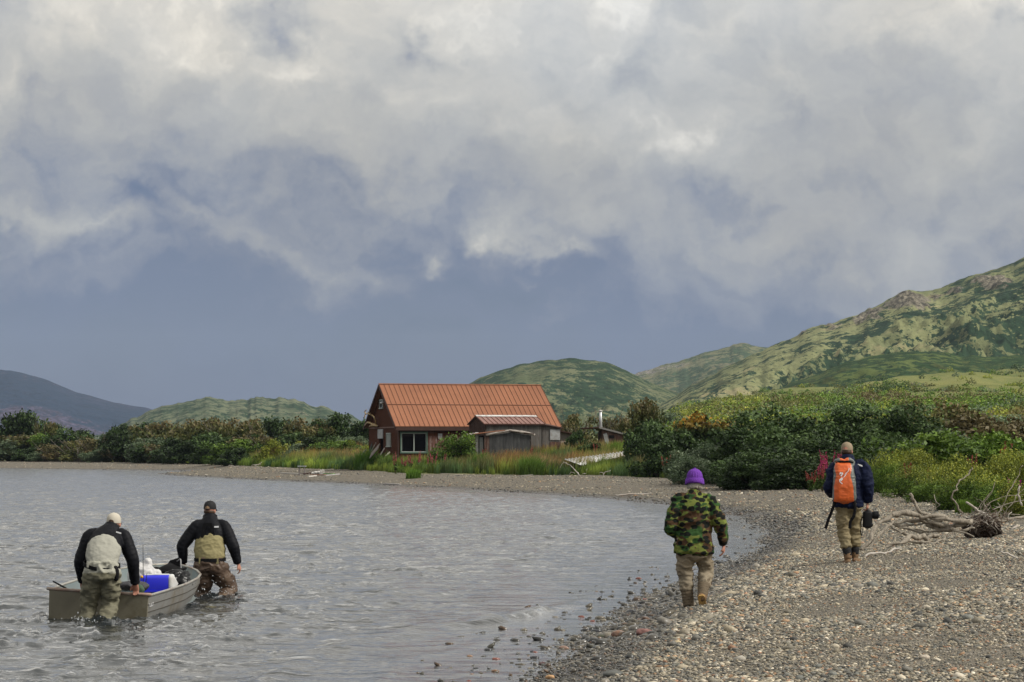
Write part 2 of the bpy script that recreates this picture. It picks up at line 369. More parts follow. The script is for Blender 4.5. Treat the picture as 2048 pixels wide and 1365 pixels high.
def mat_ground():
    m = bpy.data.materials.new('shore_ground'); m.use_nodes = True; nt = m.node_tree; N = nt.nodes; L = nt.links
    b = N['Principled BSDF']; b.inputs['Specular IOR Level'].default_value = .25
    def nd(t, **k):
        n = N.new(t)
        for a_, b_ in k.items(): setattr(n, a_, b_)
        return n
    tc = nd('ShaderNodeTexCoord'); O = tc.outputs['Object']
    def ramp(inp, stops, interp='LINEAR'):
        r = nd('ShaderNodeValToRGB'); r.color_ramp.interpolation = interp; L.new(inp, r.inputs[0]); e = r.color_ramp.elements
        e[0].position, e[0].color = stops[0][0], (*stops[0][1], 1); e[1].position, e[1].color = stops[-1][0], (*stops[-1][1], 1)
        for p_, c_ in stops[1:-1]:
            q = e.new(p_); q.color = (*c_, 1)
        return r.outputs[0]
    def noise(s, d=5, r=.55, sc=(1, 1, 1)):
        mp = nd('ShaderNodeMapping'); L.new(O, mp.inputs[0]); mp.inputs[3].default_value = sc
        n = nd('ShaderNodeTexNoise'); n.inputs['Scale'].default_value = s; n.inputs['Detail'].default_value = d; n.inputs['Roughness'].default_value = r; L.new(mp.outputs[0], n.inputs[0]); return n.outputs[0]
    def vor(s):
        v = nd('ShaderNodeTexVoronoi'); v.inputs['Scale'].default_value = s; v.inputs['Randomness'].default_value = 1; L.new(O, v.inputs[0]); return v
    def mix(f, a, c, bt='MIX'):
        x = nd('ShaderNodeMix', data_type='RGBA', blend_type=bt)
        if hasattr(f, 'is_linked'): L.new(f, x.inputs[0])
        else: x.inputs[0].default_value = f
        for i, v in ((6, a), (7, c)):
            if hasattr(v, 'is_linked'): L.new(v, x.inputs[i])
            else: x.inputs[i].default_value = (*v, 1)
        return x.outputs[2]
    ST = [(0, (.026, .025, .022)), (.14, (.075, .069, .055)), (.30, (.135, .117, .088)), (.48, (.085, .079, .066)), (.62, (.20, .173, .13)), (.76, (.175, .13, .09)), (.88, (.32, .28, .22)), (1, (.42, .38, .31))]  # tones lowered to paint in the shade between pebbles
    v1 = vor(34); v2 = vor(13); v3 = vor(5.0)
    def cell(v):
        s = nd('ShaderNodeSeparateColor'); L.new(v.outputs['Color'], s.inputs[0]); return s
    c1 = ramp(cell(v1).outputs[0], ST); c2 = ramp(cell(v2).outputs[1], ST); c3 = ramp(cell(v3).outputs[2], ST)
    c = mix(.42, c1, c2); c = mix(.22, c, c3)
    c = mix(ramp(noise(.5, 6), [(.35, (0, 0, 0)), (.65, (.55, .55, .55))]), c, (.155, .144, .118))
    # damp belt of the shoreline
    ds = nd('ShaderNodeAttribute', attribute_name='shore'); 
    wet = nd('ShaderNodeMapRange'); L.new(ds.outputs['Fac'], wet.inputs[0]); wet.inputs[1].default_value = 1.3; wet.inputs[2].default_value = .1
    c = mix(wet.outputs[0], c, mix(1.0, c, (.28, .28, .30), 'MULTIPLY'))
    # turf
    g = ramp(noise(.35, 8, .65), [(.30, (.060, .085, .020)), (.45, (.115, .142, .032)), (.55, (.165, .180, .044)), (.68, (.20, .18, .055)), (.8, (.10, .13, .03))])
    g = mix(ramp(noise(.018, 5, .6, (1, 1, 1)), [(.42, (0, 0, 0)), (.60, (.75, .75, .75))]), g, (.20, .20, .055))
    iv = nd('ShaderNodeAttribute', attribute_name='turf'); c = mix(iv.outputs['Fac'], c, g)
    L.new(c, b.inputs['Base Color'])
    rr = nd('ShaderNodeMapRange'); L.new(wet.outputs[0], rr.inputs[0]); rr.inputs[3].default_value = .85; rr.inputs[4].default_value = .25; L.new(rr.outputs[0], b.inputs['Roughness'])
    bp = nd('ShaderNodeBump'); bp.inputs['Strength'].default_value = .9; bp.inputs['Distance'].default_value = .03
    inv = nd('ShaderNodeMath', operation='ADD'); L.new(v1.outputs[0], inv.inputs[0]); L.new(v2.outputs[0], inv.inputs[1])
    iv2 = nd('ShaderNodeMath', operation='MULTIPLY'); L.new(inv.outputs[0], iv2.inputs[0]); iv2.inputs[1].default_value = -1
    L.new(iv2.outputs[0], bp.inputs['Height']); L.new(bp.outputs[0], b.inputs['Normal'])
    return m
def make_ground():
    d = np.concatenate([np.linspace(-60, 4, 18)[:-1], np.geomspace(4, 1000, 560), np.geomspace(1030, 26000, 40)])
    u = np.concatenate([-np.geomspace(.30, 1.2, 18)[::-1], np.linspace(-.285, .285, 420), np.geomspace(.30, 1.2, 18)])
    D, U = np.meshgrid(d, u, indexing='ij'); X = U * np.maximum(D, 16 + 0 * D) * np.where(D < 16, 1.6, 1); X = np.where(D < 16, U * (16 + (16 - D) * .5), U * D)
    Z, s, dv, iv = ground(X, D)
    me = fastmesh('ground', np.stack([X, D, Z], -1).reshape(-1, 3), gridfaces(*X.shape), attrs={'shore': s.ravel(), 'turf': (iv * smooth(.0, 1.2, dv)).ravel()})
    link('ground', me, mat_ground()); tag(bpy.data.objects['ground'], kind='structure')
make_ground()
# ================================================================== the water
def mat_water():
    m = bpy.data.materials.new('lake_water'); m.use_nodes = True; nt = m.node_tree; N = nt.nodes; L = nt.links; N.remove(N['Principled BSDF'])
    def nd(t, **k):
        n = N.new(t)
        for a_, b_ in k.items(): setattr(n, a_, b_)
        return n
    tc = nd('ShaderNodeTexCoord')
    def noise(s, d, r, sc, dist=0.0):
        mp = nd('ShaderNodeMapping'); L.new(tc.outputs['Object'], mp.inputs[0]); mp.inputs[3].default_value = sc
        n = nd('ShaderNodeTexNoise'); n.inputs['Scale'].default_value = s; n.inputs['Detail'].default_value = d; n.inputs['Roughness'].default_value = r; n.inputs['Distortion'].default_value = dist
        L.new(mp.outputs[0], n.inputs[0]); return n.outputs[0]
    a = noise(2.0, 4, .5, (.55, 1.15, 1), .5); c = noise(7, 3, .5, (.7, 1.2, 1), .2)
    ad = nd('ShaderNodeMath', operation='MULTIPLY_ADD'); L.new(c, ad.inputs[0]); ad.inputs[1].default_value = .22; L.new(a, ad.inputs[2])
    at = nd('ShaderNodeAttribute', attribute_name='calm')
    bp = nd('ShaderNodeBump'); bp.inputs['Distance'].default_value = .30; L.new(ad.outputs[0], bp.inputs['Height'])
    st = nd('ShaderNodeMapRange'); L.new(at.outputs['Fac'], st.inputs[0]); st.inputs[3].default_value = .34; st.inputs[4].default_value = .12; L.new(st.outputs[0], bp.inputs['Strength'])
    fr = nd('ShaderNodeFresnel'); fr.inputs['IOR'].default_value = 1.66; L.new(bp.outputs[0], fr.inputs['Normal'])
    gl = nd('ShaderNodeBsdfGlossy'); gl.inputs['Roughness'].default_value = .13; gl.inputs['Color'].default_value = (1, 1, 1, 1); L.new(bp.outputs[0], gl.inputs['Normal'])
    tr = nd('ShaderNodeBsdfTransparent'); tr.inputs[0].default_value = (.80, .84, .80, 1)
    df = nd('ShaderNodeBsdfDiffuse'); df.inputs[0].default_value = (.022, .027, .030, 1)
    mu = nd('ShaderNodeMixShader'); dp = nd('ShaderNodeAttribute', attribute_name='depth')
    mr = nd('ShaderNodeMapRange'); L.new(dp.outputs['Fac'], mr.inputs[0]); mr.inputs[1].default_value = 0; mr.inputs[2].default_value = .22; mr.inputs[3].default_value = .12; mr.inputs[4].default_value = .97
    L.new(mr.outputs[0], mu.inputs[0]); L.new(tr.outputs[0], mu.inputs[1]); L.new(df.outputs[0], mu.inputs[2])
    mx = nd('ShaderNodeMixShader'); L.new(fr.outputs[0], mx.inputs[0]); L.new(mu.outputs[0], mx.inputs[1]); L.new(gl.outputs[0], mx.inputs[2])
    # foam and broken water carry their own white
    fo = nd('ShaderNodeAttribute', attribute_name='foam'); fd = nd('ShaderNodeBsdfDiffuse'); fd.inputs[0].default_value = (.72, .74, .76, 1)
    m2 = nd('ShaderNodeMixShader'); L.new(fo.outputs['Fac'], m2.inputs[0]); L.new(mx.outputs[0], m2.inputs[1]); L.new(fd.outputs[0], m2.inputs[2])
    L.new(m2.outputs[0], N['Material Output'].inputs[0]); return m
def wave_z(X, Y, s):
    """s: distance from the shoreline, positive out on the water"""
    z = np.zeros_like(X); rs = np.random.RandomState(4)
    amp = smooth(.2, 5, s)
    far = 1 / (1 + (Y / 190.0) ** 2)
    wx = X + .5 * vnoise(X * .5, Y * .5, seed=71); wy = Y + .45 * vnoise(X * .45, Y * .45, seed=72)
    for i in range(16):
        lam = rs.uniform(.35, 1.7); th = rs.normal(1.50, .42); k = 2 * np.pi / lam; ph = rs.uniform(0, 6.28)
        q = k * (wx * np.cos(th) + wy * np.sin(th)) + ph + 1.8 * vnoise(X * .22 + i * 3, Y * .3, seed=i)
        sh = np.sin(q); sh = sh + .25 * np.sin(2 * q)
        z += .0026 * lam ** .85 * sh * (lam > .02 * 0)
    patch = .55 + .75 * (.5 + .5 * fbm(X * .12, Y * .07, octv=3, seed=33))
    z = z * amp * patch * far
    cr_ = fbm(wx * 1.05, wy * 1.9, octv=3, seed=41, ridged=True); cr2 = fbm(wx * 2.3, wy * 3.9, octv=2, seed=43, ridged=True); z += (.135 * np.maximum(cr_ - .42, 0) ** 1.25 + .060 * np.maximum(cr2 - .45, 0) ** 1.3 + .004 * cr2) * amp * far * patch
    # small swells running in on the beach
    run = smooth(0.3, 1.2, s) * (1 - smooth(4, 9, s)) * smooth(14, 20, Y) * (1 - smooth(95, 125, Y))
    wob = s + .55 * vnoise(X * .35, Y * .18, seed=51) + .2 * vnoise(X * 1.1, Y * .7, seed=52)
    for s0, h, wd in ((1.25, .022, .16), (2.6, .035, .26), (4.2, .03, .34), (6.2, .03, .4)):
        g = np.exp(-((wob - s0) / wd) ** 2) * (.45 + .55 * vnoise(X * .28 + s0, Y * .12, seed=int(s0 * 9)))
        z += h * np.maximum(g, 0) * run
    return z
DIST = []   # disturbed water: (x, y, radius, strength)
def make_water(mw):
    d = np.concatenate([np.linspace(-60, 8, 10)[:-1], np.geomspace(8, 330, 1500), np.geomspace(331, 480, 60)])
    u = np.concatenate([-np.geomspace(.27, 1.3, 14)[::-1], np.linspace(-.26, .16, 620), [.2, .3]])
    D, U = np.meshgrid(d, u, indexing='ij'); X = np.where(D < 10, U * (10 + (10 - D) * .8), U * D)
    ds, _, _ = polydist(X, D, SH); s = np.where(inwater(X, D), ds, -ds)
    Z = wave_z(X, D, s); foam = np.zeros_like(X)
    for (x0, y0, r, a) in DIST:
        q = np.sqrt((X - x0) ** 2 + ((D - y0) * .9) ** 2); e = np.exp(-(q / r) ** 2)
        Z += a * e * (.6 * fbm(X * 6, D * 6, octv=4, seed=61, ridged=True) + .5 * np.sin(q * 17) * np.exp(-q / r))
        foam = np.maximum(foam, smooth(.38, .62, fbm(X * 9, D * 9, octv=3, seed=63)) * e * min(1, a * 9))
    # one little breaking crest
    a0, a1 = np.array(ppt(890, 1262)), np.array(ppt(1190, 1208)); tv = a1 - a0; Ln = np.linalg.norm(tv); tv /= Ln; nv = np.array((tv[1], -tv[0]))
    t = ((X - a0[0]) * tv[0] + (D - a0[1]) * tv[1]) / Ln; q = (X - a0[0]) * nv[0] + (D - a0[1]) * nv[1] + .12 * vnoise(X * 1.5, D * 1.5, seed=81)
    env = smooth(0, .3, t) * (1 - smooth(.5, 1.0, t))
    prof = np.where(q < 0, np.exp(-(q / .30) ** 2), np.exp(-(q / .10) ** 2))
    Z += .11 * env * prof * (.8 + .3 * vnoise(X * 3, D * 3, seed=82))
    foam = np.maximum(foam, env * smooth(.25, .8, np.exp(-((q - .04) / .13) ** 2)) * smooth(-.15, .35, fbm(X * 14, D * 9, octv=4, seed=83)) * smooth(.25, .4, t) * .28)
    Z = np.where(s < 0, 0.0, Z)
    depth = np.clip(.052 * s, 0, 2)
    calm = (1 - smooth(.4, 2.8, s)) * (D < 60)
    me = fastmesh('water', np.stack([X, D, Z], -1).reshape(-1, 3), gridfaces(*X.shape), attrs={'depth': depth.ravel(), 'calm': calm.ravel(), 'foam': foam.ravel()})
    tag(link('lake', me, mw), kind='structure')
# ================================================================== hills
def mat_hill(name, grass, grass2, shrub, rock, blue=0.0, sc=1.0):
    m = bpy.data.materials.new(name); m.use_nodes = True; nt = m.node_tree; N = nt.nodes; L = nt.links
    b = N['Principled BSDF']; b.inputs['Roughness'].default_value = .95; b.inputs['Specular IOR Level'].default_value = .05
    def nd(t, **k):
        n = N.new(t)
        for a_, b_ in k.items(): setattr(n, a_, b_)
        return n
    tc = nd('ShaderNodeTexCoord')
    def noise(s, d=6, r=.6, sc_=(1, 1, 1)):
        mp = nd('ShaderNodeMapping'); L.new(tc.outputs['Object'], mp.inputs[0]); mp.inputs[3].default_value = sc_
        n = nd('ShaderNodeTexNoise'); n.inputs['Scale'].default_value = s / sc; n.inputs['Detail'].default_value = d; n.inputs['Roughness'].default_value = r; L.new(mp.outputs[0], n.inputs[0]); return n.outputs[0]
    def mix(f, a, c):
        x = nd('ShaderNodeMix', data_type='RGBA'); L.new(f, x.inputs[0])
        for i, v in ((6, a), (7, c)):
            if hasattr(v, 'is_linked'): L.new(v, x.inputs[i])
            else: x.inputs[i].default_value = (*v, 1)
        return x.outputs[2]
    def thr(x, a, c):
        r = nd('ShaderNodeMapRange'); r.interpolation_type = 'SMOOTHSTEP'; L.new(x, r.inputs[0]); r.inputs[1].default_value = a; r.inputs[2].default_value = c; return r.outputs[0]
    sh = nd('ShaderNodeAttribute', attribute_name='shrub').outputs['Fac']; rk = nd('ShaderNodeAttribute', attribute_name='rock').outputs['Fac']
    c = mix(thr(noise(.012, 7, .65, (1, .5, 1)), .42, .60), grass, grass2); c = mix(thr(noise(.03, 8, .75, (1.3, .5, 1.3)), .50, .62), c, tuple(x * .62 for x in grass2)); c = mix(thr(noise(.02, 7, .7, (.8, 1, 1.5)), .56, .66), c, (grass[0] * 1.25, grass[1] * 1.08, grass[2] * 1.2))
    n_ = noise(.11, 4, .7, (1, .7, 1.3)); nb = noise(.028, 5, .65, (1, .6, 1.4)); av = nd('ShaderNodeMath', operation='MULTIPLY_ADD'); L.new(n_, av.inputs[0]); av.inputs[1].default_value = 2.2; L.new(nb, av.inputs[2]); ad = nd('ShaderNodeMath', operation='MULTIPLY_ADD'); L.new(av.outputs[0], ad.inputs[0]); ad.inputs[1].default_value = 1.0; L.new(sh, ad.inputs[2])
    shv = mix(thr(noise(.2, 3, .6), .35, .65), shrub, tuple(x * 1.9 for x in shrub))
    nf = noise(.4, 3, .7, (1, 1, 1)); a3 = nd('ShaderNodeMath', operation='MULTIPLY_ADD'); L.new(nf, a3.inputs[0]); a3.inputs[1].default_value = .9; L.new(ad.outputs[0], a3.inputs[2])
    c = mix(thr(a3.outputs[0], 2.42, 2.50), c, shv)
    n2 = noise(.07, 8, .8, (2.2, .8, .6)); ad2 = nd('ShaderNodeMath', operation='ADD'); L.new(rk, ad2.inputs[0]); L.new(n2, ad2.inputs[1])
    rkc = mix(thr(noise(.12, 8, .8, (2.4, 1, .4)), .40, .58), tuple(x * 1.25 for x in rock), tuple(x * .30 for x in rock))  # dark streaks paint shadow into the crag colour
    c = mix(thr(ad2.outputs[0], .98, 1.08), c, rkc)
    L.new(c, b.inputs['Base Color'])
    bp = nd('ShaderNodeBump'); bp.inputs['Strength'].default_value = .8; bp.inputs['Distance'].default_value = 3.0 * sc; L.new(noise(.1, 6, .7), bp.inputs['Height']); L.new(bp.outputs[0], b.inputs['Normal'])
    return m
def hill(name, label, prof, d_front, d_ridge, zf, m, amp, wl, seed, shape=1.2, ncol=420, nrow=150, shrubf=None, rockf=None, skew=0.0, ridgebump=.0, crag=0.0, dslope=0.0):
    pxs = np.array([p[0] for p in prof], float); pys = np.array([p[1] for p in prof], float)
    px = np.linspace(pxs[0], pxs[-1], ncol)
    py = np.interp(px, pxs, pys); k = max(3, ncol // 80); py = np.convolve(np.pad(py, k, 'edge'), np.ones(2 * k + 1) / (2 * k + 1), 'valid')
    py = py + ridgebump * fbm(px / 26.0, px * 0 + seed, octv=5, seed=seed)
    t = np.concatenate([np.linspace(0, 1, nrow), 1 + np.linspace(.02, .5, 12)])
    T, PX = np.meshgrid(t, px, indexing='ij'); PY = np.broadcast_to(py, T.shape)
    dr = d_ridge + dslope * (PX - 1024)
    D = d_front + (dr - d_front) * T
    zr = EYE + (HY - PY) / F * dr
    tt = np.clip(T, 0, 1)
    Z = zf + (zr - zf) * tt ** shape
    Z = np.where(T > 1, zr - (zr - zf) * ((T - 1) * 1.6) ** 1.3, Z)
    X = (PX - CX) / F * D
    env = smooth(0, .15, tt) * (1 - smooth(.45, .93, tt) * .985)
    hrel = np.clip((zr - zf) / max(1.0, float((zr - zf).max())), 0, 1) ** .6
    a = (X + skew * (D - d_front)) / wl; b_ = D / (wl * 2.2)
    n = fbm(a, b_, octv=6, seed=seed, ridged=True, gain=.5)
    n2 = fbm(X / (wl * .35), D / (wl * .6), octv=4, seed=seed + 9)
    n3 = fbm(X / (wl * .12), D / (wl * .2), octv=4, seed=seed + 15, ridged=True); Z = Z + amp * env * hrel * (n - .62) + amp * .30 * env * n2 * hrel + amp * .11 * env * n3
    if crag:
        rr_ = rockf(X, D, Z, PX, T, n); cg = fbm(X / 9.0, D / 30.0, Z / 14.0, octv=5, seed=seed + 3, ridged=True); Z = Z + crag * smooth(.3, .7, rr_) * cg * (1 - smooth(.985, 1.0, tt) * .6) * (T <= 1.0); D = D - crag * 1.5 * smooth(.3, .7, rr_) * (1 - cg)
    V = np.stack([X, D, Z], -1).reshape(-1, 3)
    sh = (.43 + .16 * fbm(X / (wl * .5), D / (wl * .9), octv=5, seed=seed + 20) - .10 * n) if shrubf is None else shrubf(X, D, Z, PX, T, n)
    rk = np.full(X.shape, .1) if rockf is None else rockf(X, D, Z, PX, T, n)
    me = fastmesh(name, V, gridfaces(*X.shape), attrs={'shrub': sh.ravel(), 'rock': rk.ravel()})
    o = link(name, me, m); tag(o, label, None, None, 'structure'); return o
G1 = (.150, .158, .080); G2 = (.10, .122, .055); SHB = (.018, .034, .018); RK = (.30, .275, .23)
mh_far = mat_hill('far_mountain_haze_blue', (.016, .034, .064), (.032, .044, .082), (.008, .019, .038), (.085, .072, .115), sc=3)  # blue of the distant haze put into every slope tone
mh_l = mat_hill('left_hill_face', (.150, .165, .10), (.09, .115, .065), SHB, RK, sc=1.3)
mh_d = mat_hill('dome_hill_face', (.145, .158, .085), (.10, .12, .06), SHB, RK, sc=1.1)  # grass dimmed in colour to carry cloud shade on this hill
mh_b = mat_hill('back_ridge_face', (.165, .165, .09), G1, (.035, .055, .028), RK, sc=1.4)
mh_m = mat_hill('mountain_face', (.235, .245, .118), (.155, .172, .082), SHB, (.23, .205, .155), sc=1.2)  # paler grass puts sunlight and haze into the slope colour
mh_f = mat_hill('foothill_face', (.10, .13, .04), (.075, .095, .035), (.018, .036, .014), RK, sc=.8)
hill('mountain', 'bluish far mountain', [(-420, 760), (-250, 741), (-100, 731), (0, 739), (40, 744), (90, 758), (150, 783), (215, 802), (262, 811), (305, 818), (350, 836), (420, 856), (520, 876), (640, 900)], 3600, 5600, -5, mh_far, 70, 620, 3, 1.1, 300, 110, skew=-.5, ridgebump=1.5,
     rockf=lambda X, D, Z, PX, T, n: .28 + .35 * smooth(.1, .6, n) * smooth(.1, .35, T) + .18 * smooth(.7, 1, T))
hill('hill', 'green hill left', [(170, 880), (230, 855), (290, 828), (330, 808), (400, 797), (430, 793), (470, 799), (520, 796), (560, 796), (610, 806), (660, 820), (720, 836), (790, 856), (900, 880), (980, 900)], 1500, 2300, -2, mh_l, 26, 130, 11, 1.15, 300, 100, skew=-.45, ridgebump=9,
     rockf=lambda X, D, Z, PX, T, n: .12 + .25 * smooth(.82, 1, T) * (n > 0))
hill('hill', 'back ridge', [(1120, 850), (1190, 800), (1240, 765), (1275, 745), (1300, 737), (1350, 724), (1400, 707), (1440, 698), (1470, 690), (1490, 687), (1520, 692), (1560, 690), (1640, 700), (1800, 720)], 2300, 3300, 5, mh_b, 40, 170, 5, 1.1, 260, 90, ridgebump=5,
     rockf=lambda X, D, Z, PX, T, n: .2 + .4 * smooth(.75, 1, T) * smooth(.0, .4, n))
hill('hill', 'dome hill', [(820, 850), (880, 800), (925, 775), (960, 757), (1000, 740), (1040, 730), (1080, 722), (1130, 717), (1165, 717), (1205, 722), (1240, 735), (1280, 755), (1320, 772), (1370, 792), (1420, 815), (1480, 850)], 1300, 1900, 0, mh_d, 24, 110, 14, 1.2, 320, 110, skew=.3, ridgebump=3,
     shrubf=lambda X, D, Z, PX, T, n: .42 + .14 * fbm(X / 60, D / 110, octv=5, seed=40) + .16 * np.exp(-((PX - 1190) / 75) ** 2) * smooth(.4, .75, T) * 1.2 - .08 * n)
def rock_main(X, D, Z, PX, T, n):
    r = .12 + .0 * X
    for (cx, t0, wx, wt, a) in ((1815, .92, 62, .085, .62), (1735, .93, 55, .08, .56), (1985, .90, 42, .10, .62), (1870, .94, 30, .045, .5), (1660, .95, 50, .05, .45), (1910, .93, 22, .05, .5), (1600, .97, 40, .04, .40)):
        r = np.maximum(r, .12 + a * np.exp(-((PX - cx + (T - t0) * 350) / wx) ** 2 - ((T - t0) / wt) ** 2))
    return r
hill('mountain', 'main mountain right', [(1180, 880), (1260, 840), (1330, 803), (1370, 778), (1410, 756), (1450, 735), (1490, 716), (1530, 700), (1560, 686), (1600, 668), (1640, 652), (1680, 641), (1720, 628), (1760, 612), (1777, 606), (1784, 588), (1810, 583), (1850, 580), (1880, 575), (1910, 564), (1935, 552), (1970, 545), (2000, 535), (2048, 514), (2120, 480), (2250, 430), (2400, 400), (2500, 420)], 950, 1700, 6, mh_m, 58, 110, 7, 1.22, 460, 190, skew=-.75, ridgebump=5, crag=6.0, rockf=rock_main,
     shrubf=lambda X, D, Z, PX, T, n: .40 + .15 * fbm((X - .75 * D) / 70, D / 150, octv=5, seed=44) - .10 * n + .20 * smooth(1780, 1960, PX) * np.exp(-((T - .50 - (PX - 1800) * .0004) / .13) ** 2) + .14 * np.exp(-((T - .80) / .06) ** 2) * smooth(1620, 1720, PX))  # the last terms darken bands across the right slope
hill('hill', 'dark foothill', [(1380, 850), (1450, 818), (1520, 790), (1580, 768), (1640, 745), (1700, 722), (1750, 711), (1800, 706), (1860, 704), (1900, 708), (1960, 714), (2048, 710), (2200, 700), (2400, 700)], 900, 1150, 20, mh_f, 8, 60, 17, 1.0, 320, 80, ridgebump=4,
     shrubf=lambda X, D, Z, PX, T, n: .50 + .12 * fbm(X / 40, D / 60, octv=5, seed=48))
# ================================================================== leaves, bushes, grass
def mat_leaf(name, tr=.25, rough=.55, tv=.12, spec=.25):
    return mat(name, usecol=True, rough=rough, trans=tr, tintvar=tv, spec=spec)
ML = mat_leaf('leaf_green', .16, .5, .12, .2); MG = mat_leaf('grass_blade', .3, .7, .0, .15); MBK = mat('bark_grey', (.16, .14, .115), .9, var=.3, vscale=12)
MBD = mat('bark_dark', (.07, .055, .04), .9, var=.3, vscale=10)
PAL = {  # species: leaf colours (linear)
    'alder': [(.011, .022, .006), (.024, .046, .012), (.052, .092, .024), (.125, .18, .062)],  # wide spread of tones paints leaf highlights and dark gaps
    'willow': [(.050, .080, .040), (.085, .125, .062), (.13, .17, .095), (.20, .235, .15)],
    'olive': [(.040, .056, .014), (.075, .092, .022), (.125, .130, .036), (.19, .17, .065)],
    'rusty': [(.050, .055, .020), (.095, .085, .030), (.15, .115, .048), (.20, .16, .085)],
    'bright': [(.034, .066, .010), (.066, .120, .016), (.12, .195, .026), (.19, .285, .042)],
    'yellow': [(.050, .070, .010), (.135, .165, .022), (.25, .28, .036), (.37, .37, .06)],
    'orange': [(.11, .075, .012), (.22, .12, .015), (.36, .18, .018), (.40, .24, .03)],
    'brown': [(.060, .052, .022), (.10, .080, .032), (.13, .105, .05), (.085, .095, .03)],
}
def leaf_quads(C, Nrm, size, rs, aspect=1.7):
    """one small bent leaf per centre: 2 triangles"""
    n = len(C); a = rs.normal(size=(n, 3)); a /= np.linalg.norm(a, axis=1, keepdims=True)
    nn = Nrm + .8 * rs.normal(size=(n, 3)); nn /= np.linalg.norm(nn, axis=1, keepdims=True)
    t = np.cross(nn, a); t /= np.maximum(np.linalg.norm(t, axis=1, keepdims=True), 1e-6); b = np.cross(nn, t)
    s = size * rs.uniform(.6, 1.35, (n, 1)); L = t * s * .5 * aspect; Wd = b * s * .5
    fold = nn * s * .12
    V = np.stack([C - L, C - Wd + fold, C + L, C + Wd + fold], 1).reshape(-1, 3)
    Fc = np.arange(n * 4).reshape(n, 4)
    return V, Fc
def bush_mesh(seed, species, leaf=.09, nleaf=4000, w=3.0, h=2.4, dp=2.6, nclump=46, gap=.0, top=None, flat=.0, dens=.0):
    rs = np.random.RandomState(seed); pal = np.array(PAL[species])
    C = []; 
    while len(C) < nclump:
        p = rs.normal(size=3); p /= np.linalg.norm(p); p *= rs.uniform(.45, 1.0) ** .6
        if p[2] < -.30: continue
        lump = 1 + .22 * math.sin(3.1 * math.atan2(p[1], p[0]) + seed) + .16 * rs.normal()
        p = p * lump
        C.append((p[0] * w / 2, p[1] * dp / 2, h * (.30 + .62 * p[2] * (1.0 - .15 * rs.rand()))))
    C = np.array(C); cr = rs.uniform(.10, .24, len(C)) * (w + h) / 2 * (1 + .0)
    k = rs.choice(len(C), nleaf, p=cr ** 2 / (cr ** 2).sum())
    q = rs.normal(size=(nleaf, 3)); q /= np.linalg.norm(q, axis=1, keepdims=True); rad = rs.uniform(.25, 1.0, (nleaf, 1)) ** .55
    pts = C[k] + q * rad * cr[k][:, None] * np.array([1, 1, .78])
    # some sprays poking out of the crown
    m = rs.rand(nleaf) < .085; pts[m] += (q[m] * np.array([.5, .5, .2]) + np.array([0, 0, .6])) * rs.uniform(.05, .3, (m.sum(), 1)) * h * .4
    pts[:, 2] = np.abs(pts[:, 2]) + .02
    V, Fc = leaf_quads(pts, q, leaf, rs)
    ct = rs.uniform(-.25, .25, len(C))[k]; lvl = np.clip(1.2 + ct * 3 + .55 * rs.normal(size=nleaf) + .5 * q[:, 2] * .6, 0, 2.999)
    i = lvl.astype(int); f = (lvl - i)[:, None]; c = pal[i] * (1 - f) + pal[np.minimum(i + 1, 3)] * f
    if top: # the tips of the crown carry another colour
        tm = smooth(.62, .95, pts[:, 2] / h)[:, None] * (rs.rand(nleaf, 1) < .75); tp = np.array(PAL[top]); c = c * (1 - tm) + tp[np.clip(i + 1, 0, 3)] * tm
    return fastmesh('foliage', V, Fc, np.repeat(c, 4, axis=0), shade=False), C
def stems_mesh(seed, C, w, h, n=9, r=.045, bare=0):
    rs = np.random.RandomState(seed + 500); b = MB()
    for i in rs.choice(len(C), min(n, len(C)), replace=False):
        e = C[i]; s = np.array((rs.normal() * .12 * w, rs.normal() * .12 * w, -.15)); m = (s + e) / 2 + np.array((rs.normal(), rs.normal(), .3)) * .08 * w
        b.loft([s, m, e], [r, r * .7, r * .25], 6, 3)
    for i in range(bare):
        a = rs.uniform(0, 6.28); e = np.array((math.cos(a) * w * .62, math.sin(a) * w * .5, h * rs.uniform(.25, 1.08))); s = np.array((0, 0, 0.0)); m = (s + e) / 2 + np.array((rs.normal() * .1, rs.normal() * .1, -.1)) * w * .5
        b.loft([s, m, e], [r * .8, r * .55, r * .2], 5, 4)
        for j in range(3):
            t = rs.uniform(.5, .95); p = m + (e - m) * t; q = p + np.array((rs.normal() * .3, rs.normal() * .3, rs.uniform(.0, .4))) * .3 * h; b.loft([p, q], [r * .3, r * .08], 4)
    return b.mesh('trunk', True, False)
PROTO = {}
def proto(key, **k):
    if key not in PROTO:
        seed = k.pop('seed'); n = k.pop('nst', 9); bare = k.pop('bare', 0); br = k.pop('br', .045)
        f, C = bush_mesh(seed, **k); f.materials.append(ML); t = stems_mesh(seed, C, k.get('w', 3.0), k.get('h', 2.4), n, br, bare); t.materials.append(MBK if bare else MBD)
        PROTO[key] = (f, t)
    return PROTO[key]
def bush(key, x, y, sx, sz, label, cat='shrub', name='shrub', group=None, rz=0.0, sy=None, dz=0.0):
    """a copy of a prototype bush scaled to sx wide and sz tall units of the prototype"""
    f, t = PROTO[key]; r = empty(name, (x, y, gz(x, y) - .05 + dz), rz, label, cat, group); r.scale = (sx, sy or sx, sz)
    link('foliage', f, None, r); link('trunk', t, None, r); return r
for i in range(3): proto(f'alder{i}', seed=10 + i, species='alder', leaf=.115, nleaf=5200, nclump=50)
for i in range(2): proto(f'olive{i}', seed=20 + i, species='olive', leaf=.12, nleaf=4600, nclump=48, top='rusty')
for i in range(2): proto(f'willow{i}', seed=30 + i, species='willow', leaf=.10, nleaf=5000, nclump=46, nst=6)
